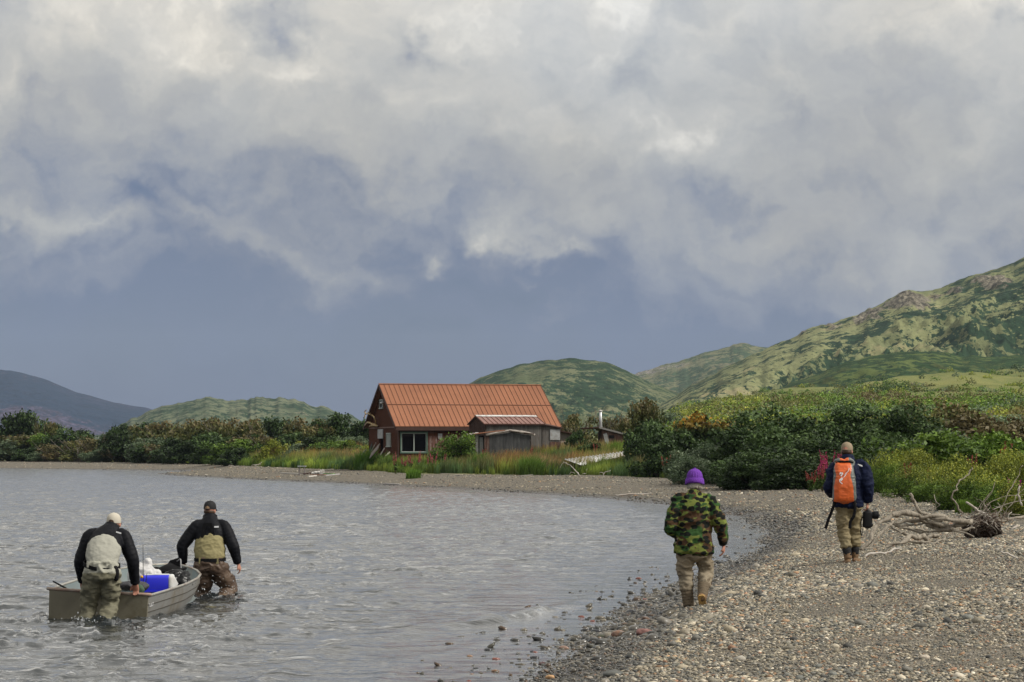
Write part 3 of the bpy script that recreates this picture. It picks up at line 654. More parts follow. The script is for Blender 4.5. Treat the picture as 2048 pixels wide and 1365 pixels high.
proto('bare0', seed=40, species='olive', leaf=.11, nleaf=2300, nclump=26, bare=12, nst=12, top='rusty')
proto('bare1', seed=41, species='rusty', leaf=.11, nleaf=1700, nclump=22, bare=14, nst=12, top='rusty')
for i in range(2): proto(f'bright{i}', seed=50 + i, species='bright', leaf=.11, nleaf=4200, nclump=40)
for i in range(2): proto(f'yellow{i}', seed=60 + i, species='yellow', leaf=.09, nleaf=4200, nclump=44, h=1.6)
proto('orange', seed=70, species='alder', leaf=.12, nleaf=4600, nclump=44, top='orange')
for i in range(2): proto(f'brown{i}', seed=80 + i, species='brown', leaf=.10, nleaf=3600, nclump=40)
for i in range(3): proto(f'big{i}', seed=90 + i, species='alder', leaf=.085, nleaf=17000, nclump=62, w=3.4, h=2.6, dp=3.0)
proto('bigwillow', seed=95, species='willow', leaf=.075, nleaf=11000, nclump=70, nst=6)
for i in range(2): proto(f'near{i}', seed=97 + i, species=['yellow', 'bright'][i], leaf=.05, nleaf=12000, nclump=70, h=1.7, top=['yellow', 'yellow'][i])
def bpx(key, px, ptop, pbot, wpx, d, label, **k):
    """a bush whose outline spans the given photograph heights, stood at distance d"""
    x = (px - CX) / F * d; z0 = gz(x, d); s = F / d
    zt = EYE + (HY - ptop) / s; H = max(zt - z0, .4) * 1.07; w = wpx / s
    f = PROTO[key][0]
    pw, ph = PDIM.get(key[:3], (3.2, 2.45))
    return bush(key, x, d, w * WIDEN / pw, H / ph, label, rz=k.pop('rz', (px * 7.13) % 6.28), **k)
WIDEN = 1.3
PDIM = {'yel': (3.3, 1.72), 'big': (3.9, 3.15), 'nea': (3.2, 1.9)}
GL = 'bushes and low trees along the far shore'
# far bank, left to right: key, px, top, width, distance, label
for (k, px, pt, w, d, lb) in [
    ('alder0', 30, 826, 80, 352, 'dark tree with rounded crown standing tallest at the far left of the shore'),
    ('alder1', 68, 828, 74, 356, 'dark tree beside the tallest one, its flat top in three lumps'),
    ('bare0', 98, 836, 50, 350, 'loose dark tree at the right of the far left clump'),
    ('willow0', 22, 880, 100, 342, 'grey green bush leaning on the shore at the far left'),
    ('olive0', 62, 872, 100, 343, 'olive bush in front of the tallest far left tree'),
    ('bright0', 84, 872, 66, 341, 'yellow green rounded bush above the far left beach'),
    ('alder2', 66, 896, 62, 336, 'low dark bush at the edge of the far left beach'),
    ('bright1', 112, 868, 66, 338, 'light green bush with a pale right side near the far left beach'),
    ('willow1', 86, 900, 46, 333, 'small bluish bush low on the far left beach edge'),
    ('alder1', 148, 858, 78, 336, 'dark bush left of the bare leaning stems'),
    ('bare1', 122, 884, 80, 330, 'brown bush with many bare leaning stems'),
    ('bare0', 163, 876, 84, 326, 'bush of pale bare stems leaning left over the beach'),
    ('bare1', 196, 868, 66, 322, 'thin rusty bush with dead pale twigs beside a gap'),
    ('brown0', 224, 880, 70, 330, 'low reddish brown bush in the gap of the treeline'),
    ('brown1', 252, 892, 80, 318, 'low rusty brown bush behind the strip of green grass'),
    ('willow0', 186, 898, 48, 318, 'pale grey bush at the foot of the bare stems'),
    ('alder2', 238, 852, 74, 322, 'dark green bush with a broad lower skirt right of the gap'),
    ('alder0', 276, 848, 84, 316, 'tall dark green bush at the left end of the long thicket'),
    ('olive1', 320, 846, 84, 312, 'olive bush with pale seeded top in the long thicket'),
    ('bare0', 344, 854, 70, 306, 'bush with thin grey branches showing through in the thicket'),
    ('willow1', 300, 868, 74, 302, 'grey green willow in front of the long thicket'),
    ('alder1', 302, 888, 76, 296, 'dark low bush touching the beach below the grey willow'),
    ('bare1', 322, 882, 60, 294, 'bush holding a dead pale branch over the beach'),
    ('alder2', 352, 878, 84, 290, 'dark bush with deep shade at its foot near the beach'),
    ('olive0', 384, 846, 84, 296, 'olive brown tree top left of the highest tuft'),
    ('alder0', 384, 880, 80, 280, 'broad dark bush whose foot meets the beach'),
    ('olive1', 418, 838, 84, 290, 'tall olive tree with tufted top'),
    ('bare0', 452, 838, 70, 286, 'tall loose tree with pale seeded twigs on top'),
    ('alder1', 430, 866, 86, 276, 'dark bush filling the middle of the thicket'),
    ('olive0', 486, 842, 84, 280, 'olive tree at the top right of the long thicket'),
    ('bare1', 520, 850, 70, 276, 'rusty tree with drooping pale twigs by the dip'),
    ('bright0', 462, 880, 84, 258, 'bright green rounded bush bulging onto the beach'),
    ('alder2', 474, 896, 60, 250, 'low dark green bush with dead roots under it on the beach'),
    ('olive1', 506, 872, 84, 262, 'olive bush behind the bright rounded one'),
    ('bare0', 540, 868, 66, 258, 'grey twiggy bush below the dip in the treeline'),
    ('alder0', 566, 838, 70, 262, 'dark olive tree left of the round topped tree'),
    ('olive0', 598, 840, 80, 258, 'wide olive tree between the dip and the round topped tree'),
    ('yellow0', 550, 880, 66, 240, 'yellow green low bush above the red grass'),
    ('alder1', 600, 866, 90, 248, 'dark bush under the wide olive tree'),
    ('willow0', 610, 886, 74, 236, 'pale blue green bush above the red grass'),
    ('alder2', 672, 830, 78, 246, 'round topped dark tree, tallest left of the house'),
    ('olive1', 640, 850, 66, 246, 'olive tree between two dark ones left of the house'),
    ('bright1', 646, 882, 62, 230, 'bright green low bush left of the grey twiggy one'),
    ('willow1', 708, 864, 56, 232, 'pinkish grey willow beside the house gable'),
    ('alder0', 724, 842, 60, 242, 'dark tree partly hidden behind the house gable'),
    ('bright0', 690, 882, 74, 226, 'yellow green bush below the pinkish willow'),
    ('yellow1', 728, 886, 60, 216, 'yellow bush at the left foot of the house wall'),
    ('alder1', 660, 872, 80, 236, 'dark green bush under the round topped tree'),
]: bpx(k, px, pt, 0, w, d, lb, group=GL)
GH = 'bushes beside and behind the old house'
for (k, px, pt, w, d, lb) in [
    ('bright1', 912, 866, 74, 171, 'vivid green rounded bush against the front wall of the house'),
    ('bare0', 1150, 818, 66, 205, 'thin dark tree with gaps rising behind the grey lean-to'),
    ('bare1', 1140, 834, 60, 198, 'slender twiggy tree at the right end of the house roof'),
    ('alder2', 1154, 862, 44, 178, 'dark bush growing in front of the low grey shed'),
    ('alder1', 1180, 884, 34, 170, 'dark bush left of the chimney shed front wall'),
    ('bare1', 1228, 822, 64, 205, 'yellowish loose tree behind the stove pipe'),
    ('olive0', 1268, 838, 60, 200, 'olive tree right of the chimney shed roof'),
    ('olive1', 1290, 800, 64, 176, 'tall pointed olive tree above the dark thicket'),
    ('alder0', 1300, 842, 78, 166, 'dark thicket bush just right of the chimney shed'),
    ('alder1', 1316, 846, 90, 158, 'dark bush left of the orange topped one'),
    ('alder2', 1284, 878, 60, 156, 'dark bush behind the white sheet end'),
    ('orange', 1410, 828, 116, 150, 'bush with bright orange autumn leaves on its crown'),
    ('olive0', 1452, 846, 70, 150, 'yellow green bush touching the orange one'),
    ('alder0', 1366, 862, 96, 146, 'dark bush below the orange leaves'),
    ('alder2', 1330, 880, 80, 142, 'low dark bush above the flowering grass'),
    ('willow0', 1330, 824, 90, 240, 'silvery willow on the rise behind the dark thicket'),
    ('willow1', 1290, 830, 70, 250, 'silvery willow beside the tall pointed tree'),
]: bpx(k, px, pt, 0, w, d, lb, group=GH)
GR = 'large dark alders and willows on the right'
for (k, px, pt, w, d, lb) in [
    ('bigwillow', 1432, 868, 140, 118, 'large silvery willow left of the biggest dark alder'),
    ('bigwillow', 1395, 900, 110, 116, 'pale silvery bush low in front of the dark thicket'),
    ('willow0', 1372, 900, 70, 124, 'small silvery bush behind the purple hat'),
    ('big0', 1530, 816, 190, 112, 'tall dark alder, left crown of the biggest thicket'),
    ('big1', 1610, 796, 180, 114, 'tallest dark alder in the middle of the biggest thicket'),
    ('big2', 1700, 792, 190, 114, 'tall dark alder behind the man with the orange pack'),
    ('big0', 1786, 802, 170, 112, 'dark alder at the right end of the biggest thicket'),
    ('big1', 1540, 868, 190, 103, 'dark alder with leaves down to the gravel'),
    ('big2', 1626, 862, 170, 102, 'dark alder left of the pink flowers'),
    ('big0', 1510, 900, 120, 101, 'low dark alder branch mass over the driftwood'),
    ('big1', 1590, 900, 150, 99, 'low dark alder skirt above the shady gravel'),
    ('big2', 1740, 850, 170, 104, 'dark alder behind the man\'s cap'),
    ('brown0', 1900, 818, 170, 118, 'brownish bush on top of the right meadow'),
    ('brown1', 1985, 818, 170, 116, 'brown and green bush near the right edge'),
    ('olive0', 1862, 806, 110, 130, 'yellowish bush above the right end of the thicket'),
    ('brown0', 2060, 824, 130, 116, 'brown bush cut by the right edge of the frame'),
    ('bigwillow', 1880, 836, 150, 104, 'greyish willow on the right meadow'),
    ('willow1', 1830, 868, 110, 98, 'grey green bush right of the dark thicket'),
    ('bright0', 1850, 868, 160, 92, 'mid green rounded bush in the right meadow'),
    ('bright1', 1950, 860, 170, 94, 'mid green wide bush in the right meadow'),
    ('bright0', 2040, 866, 130, 92, 'mid green bush at the right edge of the meadow'),
]: bpx(k, px, pt, 0, w, d, lb, group=GR)
GN = 'low leafy bushes bordering the gravel on the right'
for (k, px, pt, w, d, lb) in [
    ('near0', 1800, 898, 110, 90, 'yellow green leafy bush right of the man with the pack'),
    ('near1', 1770, 906, 76, 88, 'green bush just right of the man\'s shoulder'),
    ('near0', 1862, 898, 120, 84, 'yellow green bush in the middle of the right border'),
    ('near1', 1830, 934, 110, 80, 'green bush touching the gravel right of the man'),
    ('near0', 1908, 926, 110, 74, 'yellowish bush behind the curved dead branch'),
    ('near1', 1880, 946, 110, 72, 'dark based green bush behind the gravel tongue'),
    ('near0', 1984, 898, 150, 66, 'large yellow green bush behind the root tangle'),
    ('near1', 1950, 936, 130, 60, 'deep green bush beside the curved dead branch'),
    ('near0', 2050, 900, 110, 64, 'yellow green bush at the right frame edge'),
    ('near1', 2010, 946, 120, 58, 'shady green bush directly above the root ball'),
    ('near0', 2080, 950, 120, 54, 'bush leaning out of the right edge over driftwood'),
    ('near0', 1700, 926, 80, 98, 'green clump under the pink flowers'),
    ('brown0', 1800, 962, 60, 88, 'dry brown tangle at the gravel edge'),
]: bpx(k, px, pt, 0, w, d, lb, group=GN)
# ------------------------------------------------------------------ shrub cover of the slope and the meadow: nobody counts it
def scatter_points(n, ulo, uhi, dlo, dhi, rs, geo=True):
    d = np.exp(rs.uniform(math.log(dlo), math.log(dhi), n)) if geo else rs.uniform(dlo, dhi, n)
    u = rs.uniform(ulo, uhi, n); return u * d, d
def shrub_cover():
    rs = np.random.RandomState(5); x, y = scatter_points(6400, .028, .245, 165, 960, rs)
    z, s, dv, iv = ground(x, y)
    px = x / y * F + CX; k = iv & (dv > 25) & (slope_z(x, y) > .8)
    mz = fbm(x / 60, y / 90, octv=4, seed=91); k &= (mz > np.where(y > 600, -.15, .04)) | (y < 210) | (rs.rand(len(x)) < .22)
    x, y, z, mz = x[k], y[k], z[k], mz[k]; n = len(x)
    V = []; Cc = []; 
    mv = np.clip(((fbm(x / 45, y / 70, octv=3, seed=93) + 1) * .5 - .25) * 2, 0, .999)
    names = ['alder', 'willow', 'bright', 'olive', 'yellow', 'olive', 'bright', 'brown']
    for i in range(n):
        h = rs.uniform(.45, 1.35) * (1 + y[i] / 1400) * (1.6 if mz[i] > .3 else 1); w = h * rs.uniform(1.3, 3.0); m = int(np.clip(110 * 260 / y[i] + 34, 34, 120))
        q = rs.normal(size=(m, 3)); q /= np.linalg.norm(q, axis=1, keepdims=True); q[:, 2] = np.abs(q[:, 2])
        p = q * rs.uniform(.55, 1.05, (m, 1)) * np.array((w / 2, w / 2, h)) + np.array((x[i], y[i], z[i] - .1))
        v, _ = leaf_quads(p, q, .11 + y[i] / 3200, rs, 1.3); V.append(v)
        sp = names[int(mv[i] * 7.99)] if rs.rand() < .93 else names[rs.randint(8)]; pal = np.array(PAL[sp])
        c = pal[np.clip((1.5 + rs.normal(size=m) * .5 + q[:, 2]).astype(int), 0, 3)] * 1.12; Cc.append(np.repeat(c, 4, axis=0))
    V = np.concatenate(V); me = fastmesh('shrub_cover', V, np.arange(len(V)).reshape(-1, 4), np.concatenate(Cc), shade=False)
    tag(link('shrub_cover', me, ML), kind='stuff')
shrub_cover()
def blades(x, y, z, h, w, lean, c0, c1, tip, rs, nb):
    """nb grass blades round each point; colour runs from base to seed head"""
    n = len(x); X = np.repeat(x, nb) + rs.normal(size=n * nb) * .14 * np.repeat(h, nb); Y = np.repeat(y, nb) + rs.normal(size=n * nb) * .14 * np.repeat(h, nb); Z = np.repeat(z, nb)
    H = np.repeat(h, nb) * rs.uniform(.55, 1.15, n * nb); a = rs.uniform(0, 2 * np.pi, n * nb); Wd = np.repeat(w, nb)
    lx = rs.normal(size=n * nb) * lean + lean * .5; ly = rs.normal(size=n * nb) * lean
    B = np.stack([X, Y, Z - .03], 1); ax = np.stack([np.cos(a), np.sin(a) * .5, 0 * a], 1) * Wd[:, None]
    M_ = B + np.stack([lx * .35 * H, ly * .35 * H, H * .62], 1); T = B + np.stack([lx * H, ly * H, H * (1 - .1 * np.abs(lx))], 1)
    V = np.stack([B - ax, B + ax, M_ + ax * .8, T, M_ - ax * .8], 1)
    f0 = np.array([[0, 1, 2, 4]]); idx = np.arange(n * nb)[:, None] * 5
    F4 = np.concatenate([idx + np.array([[0, 1, 2, 4]]), idx + np.array([[4, 2, 3, 3]])]) 
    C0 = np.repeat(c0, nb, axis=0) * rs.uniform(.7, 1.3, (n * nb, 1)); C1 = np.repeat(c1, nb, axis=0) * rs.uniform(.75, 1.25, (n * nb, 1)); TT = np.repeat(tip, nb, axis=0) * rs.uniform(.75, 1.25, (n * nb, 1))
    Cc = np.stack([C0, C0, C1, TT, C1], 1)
    return V.reshape(-1, 3), idx, Cc.reshape(-1, 3)
def grassmesh(name, V, idx, Cc):
    tri = np.concatenate([idx + np.array([[0, 1, 2]]), idx + np.array([[0, 2, 4]]), idx + np.array([[4, 2, 3]])])
    return fastmesh(name, V, tri, Cc, shade=False)
def meadow():
    rs = np.random.RandomState(8); parts = []
    # in front of the house and along the bank
    def field(n, ulo, uhi, dlo, dhi, dvlo, dvhi, hh, ww, nb, rust, seed, geo=True, lime=.5, lean=.16):
        x, y = scatter_points(n, ulo, uhi, dlo, dhi, rs, geo); z, s, dv, iv = ground(x, y)
        edge = .9 + 1.3 * vnoise(x * .22, y * .1, seed=seed)
        k = iv & (dv > np.maximum(dvlo, edge - .8)) & (dv < dvhi); x, y, z, dv = x[k], y[k], z[k], dv[k]
        nz = fbm(x * .12, y * .10, octv=4, seed=seed); n2 = fbm(x * .5, y * .3, octv=3, seed=seed + 1); ln = len(x)
        h = hh * (.65 + .5 * (nz + .5)) * rs.uniform(.7, 1.2, ln) * (.55 + .45 * smooth(0, 2.5, dv))
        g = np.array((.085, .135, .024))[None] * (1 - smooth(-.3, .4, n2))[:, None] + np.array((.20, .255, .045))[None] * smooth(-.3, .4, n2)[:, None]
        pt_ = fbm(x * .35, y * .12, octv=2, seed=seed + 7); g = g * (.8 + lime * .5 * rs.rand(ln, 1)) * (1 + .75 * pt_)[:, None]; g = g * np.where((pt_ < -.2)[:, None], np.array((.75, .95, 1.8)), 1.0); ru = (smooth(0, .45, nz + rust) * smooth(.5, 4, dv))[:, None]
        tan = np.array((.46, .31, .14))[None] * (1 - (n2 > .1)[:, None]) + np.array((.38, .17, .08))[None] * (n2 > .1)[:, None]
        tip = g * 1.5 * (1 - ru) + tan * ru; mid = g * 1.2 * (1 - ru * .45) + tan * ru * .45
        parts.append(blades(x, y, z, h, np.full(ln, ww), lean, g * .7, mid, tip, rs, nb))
    field(9500, -.09, .075, 128, 215, .2, 60, 1.12, .022, 22, .16, 11)
    field(3500, -.09, .075, 128, 215, .2, 5, 1.0, .022, 22, -.35, 12)
    field(5500, -.215, -.07, 200, 420, .2, 14, 1.3, .035, 14, .25, 13); field(4800, -.115, -.062, 165, 262, .2, 22, 1.45, .030, 18, .30, 23, lime=.8)
    field(3200, .05, .11, 100, 165, .2, 30, .95, .018, 24, -.05, 14)
    field(5200, .10, .25, 40, 120, .2, 40, .75, .012, 22, .05, 15, lime=1.0)
    field(5000, .12, .25, 90, 240, 4, 150, .9, .022, 14, .1, 16, lime=.8)
    V = np.concatenate([p[0] for p in parts]); C = np.concatenate([p[2] for p in parts])
    idx = (np.arange(len(V) // 5) * 5)[:, None]
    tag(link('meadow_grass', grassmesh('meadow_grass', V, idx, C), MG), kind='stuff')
meadow()
# grass clumps one can tell apart
def clump(px, py, wpx, hpx, col, label, d=None, tipc=None):
    z0 = .45; d = d or F * (EYE - z0) / (py - HY); x = (px - CX) / F * d; s = F / d; rs = np.random.RandomState(int(px)); n = 46
    r = wpx / s / 2; a = rs.uniform(0, 6.28, n); q = np.sqrt(rs.rand(n)) * r * .7
    X = np.cos(a) * q; Y = np.sin(a) * q; h = np.full(n, hpx / s) * (1 - .35 * (q / r) ** 2) * rs.uniform(.7, 1.15, n); g = np.array(col)[None].repeat(n, 0)
    V, idx, C = blades(X, Y, X * 0, h, np.full(n, .012 + .00005 * d), .28, g * .8, g * 1.4, g * 2.0 if tipc is None else np.array(tipc)[None].repeat(n, 0), rs, 26)
    o = link('grass_clump', grassmesh('grass_clump', V, idx, C), MG, loc=(x, d, gz(x, d))); tag(o, label, 'grass clump', 'grass clumps at the edge of the gravel')
for a in [(735, 944, 56, 44, (.07, .14, .02), 'tall green grass clump on the beach edge left of the house'), (826, 953, 34, 20, (.08, .15, .02), 'small round grass clump standing out on the gravel before the house'),
          (775, 946, 44, 36, (.085, .13, .03), 'grass clump between the tall one and the small round one'), (1328, 956, 44, 26, (.12, .15, .025), 'low yellow green grass tuft left of the purple hat'),
          (655, 940, 60, 40, (.09, .12, .05), 'pale wide grass clump behind the junk on the beach'), (560, 936, 56, 40, (.10, .11, .03), 'reddish grass clump behind the small table', None, (.26, .10, .05)),
          (1888, 1028, 22, 34, (.07, .10, .03), 'grass tuft growing through the driftwood'), (1925, 1036, 18, 30, (.08, .13, .02), 'bright blades beside the root ball'),
          (960, 950, 60, 40, (.06, .11, .02), 'green grass clump below the grey shed'), (1060, 952, 60, 42, (.07, .12, .02), 'dense green clump at the gravel below the shed'),
          (1230, 948, 50, 34, (.08, .14, .02), 'green clump right of the forked pale branch'), (880, 946, 60, 40, (.055, .10, .03), 'dark green clump before the bright bush')]: clump(*a)
# ------------------------------------------------------------------ fireweed
def fireweed(x, y, h, rs, col, label, dry=False):
    r = empty('fireweed', (x, y, gz(x, y)), 0, label, 'wildflower', 'fireweed plants')
    for i in range(rs.randint(4, 7)):
        e = np.array((rs.normal() * .16, rs.normal() * .16, h * rs.uniform(.75, 1.05))); f_ = np.array((.6, .6, .55)); st = MB()
        st.loft([(e[0] * .3, e[1] * .3, 0), e * f_, e], [.008, .007, .004], 4, 2, col=(.10, .05, .03)); so_ = st.build('stem', ML, r)
        m = 60; t = rs.uniform(.58, 1.0, m)[:, None]; p = e * f_ + (e - e * f_) * ((t - .58) / .42); p += rs.normal(size=(m, 3)) * .035 * (1.35 - t)
        V, Fc = leaf_quads(p, rs.normal(size=p.shape), .04, rs, 1.2); link('flower', fastmesh('flower', V, Fc, np.repeat(np.array(col)[None] * rs.uniform(.6, 1.5, (m, 1)), 4, axis=0), shade=False), ML, r)
        m = 26; t = rs.uniform(.1, .6, m)[:, None]; p = e * np.array((.6, .6, .9)) * t + rs.normal(size=(m, 3)) * .05
        V, Fc = leaf_quads(p, rs.normal(size=p.shape), .07, rs, 2.4); g = np.array((.06, .10, .02)) * rs.uniform(.6, 1.5, (m, 1)); link('leaves', fastmesh('leaves', V, Fc, np.repeat(g, 4, axis=0), shade=False), ML, so_)
_rs = np.random.RandomState(3); MAG = (.42, .035, .13); DRY = (.26, .06, .045)
for (px, pt, d, c, lb) in [(1642, 908, 97, MAG, 'magenta fireweed, leftmost spire cluster beside the man with the pack'), (1652, 903, 98, MAG, 'tall magenta fireweed left of the orange pack'), (1662, 906, 96, MAG, 'magenta fireweed close to the man\'s left shoulder'),
        (1672, 898, 99, MAG, 'magenta fireweed rising beside the man\'s cap'), (1634, 926, 95, MAG, 'low magenta fireweed above the gravel'), (1645, 930, 93, DRY, 'fading red fireweed low by the man\'s elbow'), (1622, 942, 94, DRY, 'small red fireweed over the driftwood stump'),
        (1780, 900, 92, DRY, 'rusty fireweed right of the man\'s cap'), (1820, 926, 82, DRY, 'rusty red fireweed in the yellow green border'), (1858, 936, 78, (.4, .02, .03), 'crimson fireweed in the right border'), (1945, 905, 76, DRY, 'tall dry red fireweed in the right meadow'), (2014, 884, 68, DRY, 'tallest dry red fireweed near the right edge'),
        (2022, 930, 66, DRY, 'dry red fireweed behind the root tangle'), (2030, 954, 60, (.45, .04, .30), 'bright purple flowers near the right edge'), (1332, 906, 136, DRY, 'rusty fireweed spire above the yellow grass tuft'), (1355, 905, 135, DRY, 'rusty fireweed left of the silvery willow'), (1365, 908, 134, DRY, 'pinkish fireweed next to the silvery willow')]:
    x = (px - CX) / F * d; z0 = gz(x, d); fireweed(x, d, max(.5, EYE + (HY - pt) * d / F - z0), _rs, c, lb)
for i, px in enumerate([806, 822, 835, 842, 856, 866, 874, 888, 792, 1012, 1060, 968, 986, 1190]):
    d = 172 - (i % 3) * 3; x = (px - CX) / F * d; nm = ['under the big window', 'right of the big window', 'below the weathered planks', 'before the bright bush', 'in front of the grey shed', 'near the white sheet']
    fireweed(x, d, 1.0 + .25 * (i % 3), _rs, (.36, .07, .10) if i < 9 else DRY, ['pink', 'dusty pink', 'tall pink', 'low pink', 'reddish'][i % 5] + ' fireweed ' + nm[min(i // 2, 3) if i < 9 else (5 if px > 1100 else 4)] + (', taller' if i % 2 else ''))
# ================================================================== gravel, stones
def mat_stone():
    m = bpy.data.materials.new('stone'); m.use_nodes = True; nt = m.node_tree; N = nt.nodes; L = nt.links; b = N['Principled BSDF']
    a = N.new('ShaderNodeVertexColor'); a.layer_name = 'Col'; tc = N.new('ShaderNodeTexCoord'); n = N.new('ShaderNodeTexNoise'); n.inputs['Scale'].default_value = 60; n.inputs['Detail'].default_value = 4
    L.new(tc.outputs['Object'], n.inputs[0]); mr = N.new('ShaderNodeMapRange'); L.new(n.outputs[0], mr.inputs[0]); mr.inputs[1].default_value = .3; mr.inputs[2].default_value = .7; mr.inputs[3].default_value = .75; mr.inputs[4].default_value = 1.25
    v = N.new('ShaderNodeVectorMath'); v.operation = 'SCALE'; L.new(a.outputs[0], v.inputs[0]); L.new(mr.outputs[0], v.inputs['Scale']); L.new(v.outputs[0], b.inputs['Base Color'])
    w = N.new('ShaderNodeAttribute'); w.attribute_name = 'wet'; r = N.new('ShaderNodeMapRange'); L.new(w.outputs['Fac'], r.inputs[0]); r.inputs[3].default_value = .8; r.inputs[4].default_value = .22; L.new(r.outputs[0], b.inputs['Roughness'])
    return m
MST = mat_stone()
def ico(sub=1):
    t = (1 + 5 ** .5) / 2
    V = [(-1, t, 0), (1, t, 0), (-1, -t, 0), (1, -t, 0), (0, -1, t), (0, 1, t), (0, -1, -t), (0, 1, -t), (t, 0, -1), (t, 0, 1), (-t, 0, -1), (-t, 0, 1)]
    Fs = [(0, 11, 5), (0, 5, 1), (0, 1, 7), (0, 7, 10), (0, 10, 11), (1, 5, 9), (5, 11, 4), (11, 10, 2), (10, 7, 6), (7, 1, 8), (3, 9, 4), (3, 4, 2), (3, 2, 6), (3, 6, 8), (3, 8, 9), (4, 9, 5), (2, 4, 11), (6, 2, 10), (8, 6, 7), (9, 8, 1)]
    V = [np.array(v) / np.linalg.norm(v) for v in V]
    for _ in range(sub - 1):
        cache = {}; nf = []
        def mid(a, b):
            k = (min(a, b), max(a, b))
            if k not in cache: v = V[a] + V[b]; V.append(v / np.linalg.norm(v)); cache[k] = len(V) - 1
            return cache[k]
        for a, b, c in Fs:
            x, y, z = mid(a, b), mid(b, c), mid(c, a); nf += [(a, x, z), (b, y, x), (c, z, y), (x, y, z)]
        Fs = nf
    return np.array(V), np.array(Fs)
SCOL = np.array([(.075, .078, .080), (.13, .13, .125), (.20, .19, .165), (.27, .245, .20), (.37, .335, .27), (.52, .48, .41), (.24, .155, .10), (.40, .26, .16), (.145, .155, .155), (.30, .29, .275), (.20, .20, .17), (.62, .58, .52), (.33, .20, .14)])
SPRB = np.array([.12, .14, .15, .15, .12, .05, .030, .016, .08, .08, .06, .02, .02]); SPRB /= SPRB.sum()
def stones_mesh(x, y, z, r, wet, rs, sub=1):
    V0, F0 = ico(sub); n = len(x); k = len(V0)
    S = np.stack([r * rs.uniform(.8, 1.5, n), r * rs.uniform(.7, 1.1, n), r * rs.uniform(.35, .75, n)], 1)
    a = rs.uniform(0, 2 * np.pi, n); ca, sa = np.cos(a), np.sin(a); t = rs.normal(size=n) * .25
    P_ = V0[None] * (1 + .14 * rs.normal(size=(n, k, 1))) * S[:, None]
    X = P_[..., 0] * ca[:, None] - P_[..., 1] * sa[:, None]; Y = P_[..., 0] * sa[:, None] + P_[..., 1] * ca[:, None]; Z = P_[..., 2] + X * t[:, None]
    V = np.stack([X + x[:, None], Y + y[:, None], Z + z[:, None]], -1).reshape(-1, 3)
    Fc = (F0[None] + (np.arange(n) * k)[:, None, None]).reshape(-1, 3)
    c = SCOL[rs.choice(len(SCOL), n, p=SPRB)] * np.array((1.05, 1.0, .885)) * rs.uniform(.75, 1.25, (n, 1)); c = c * (1 - wet[:, None] * .70)
    return V, Fc, np.repeat(c, k, axis=0), np.repeat(wet, k)
def gravel():
    rs = np.random.RandomState(77); Vs = []; Fs = []; Cs = []; Ws = []; off = 0
    def batch(n, dlo, dhi, ulo, uhi, rlo, rhi, slo=-.4, shi=1e9, pw=2.2, sub=1, raise_=False):
        nonlocal off
        d = rs.uniform(dlo ** 1.0, dhi, n); d = dlo + (dhi - dlo) * rs.rand(n) ** 1.0; u = rs.uniform(ulo, uhi, n); x = u * d
        z, s, dv, iv = ground(x, d); k = (s > slo) & (s < shi) & ~iv; x, d, z, s = x[k], d[k], z[k], s[k]
        if raise_:
            kk = rs.rand(len(x)) < np.exp(np.minimum(s, 0) * 1.6) * .6; x, d, z, s = x[kk], d[kk], z[kk], s[kk]; z = np.maximum(z, -.014)
        # sorted by the waves: coarse near the water, patches of finer stuff
        pt = vnoise(x * .55, d * .35, seed=7) + .6 * vnoise(x * 1.6, d * 1.1, seed=17)
        kk = rs.rand(len(x)) < np.clip(.85 + .4 * pt, .45, 1); x, d, z, s, pt = x[kk], d[kk], z[kk], s[kk], pt[kk]
        r = (rlo + (rhi - rlo) * rs.rand(len(x)) ** pw) * (1 + .30 * np.exp(-((s - .5) / .9) ** 2)) * np.clip(1 + .4 * pt, .6, 1.5)
        wet = np.clip((1.0 - s + .25 * vnoise(x * 2, d * 2, seed=6)) / .5, 0, 1)
        V, Fc, C, Wt = stones_mesh(x, d, z + r * .22, r, wet, rs, sub); Vs.append(V); Fs.append(Fc + off); Cs.append(C); Ws.append(Wt); off += len(V)
    batch(105000, 14, 31, -.03, .25, .007, .024, pw=2.4)
    batch(85000, 29, 48, .03, .25, .010, .029, pw=2.6)
    batch(46000, 46, 85, .02, .25, .015, .040, pw=2.6)
    batch(34000, 82, 200, -.12, .17, .020, .055, pw=2.6)
    batch(12000, 190, 360, -.23, -.05, .03, .08, pw=2.6)
    batch(26000, 17, 75, -.06, .12, .018, .050, slo=-1.6, shi=.3, pw=1.8, raise_=True)
    batch(1500, 16, 60, -.03, .25, .030, .060, slo=.3, pw=2)
    me = fastmesh('gravel', np.concatenate(Vs), np.concatenate(Fs), np.concatenate(Cs), {'wet': np.concatenate(Ws)})
    tag(link('gravel', me, MST), kind='stuff')
gravel()
def onbeach(px, py, z=None):
    d = np.geomspace(10, 480, 1600); x = (px - CX) / F * d; g = np.maximum(ground(x, d)[0], -.01); i = int(np.argmax(g >= EYE - (py - HY) / F * d))
    return Vector((x[i], d[i], g[i]))
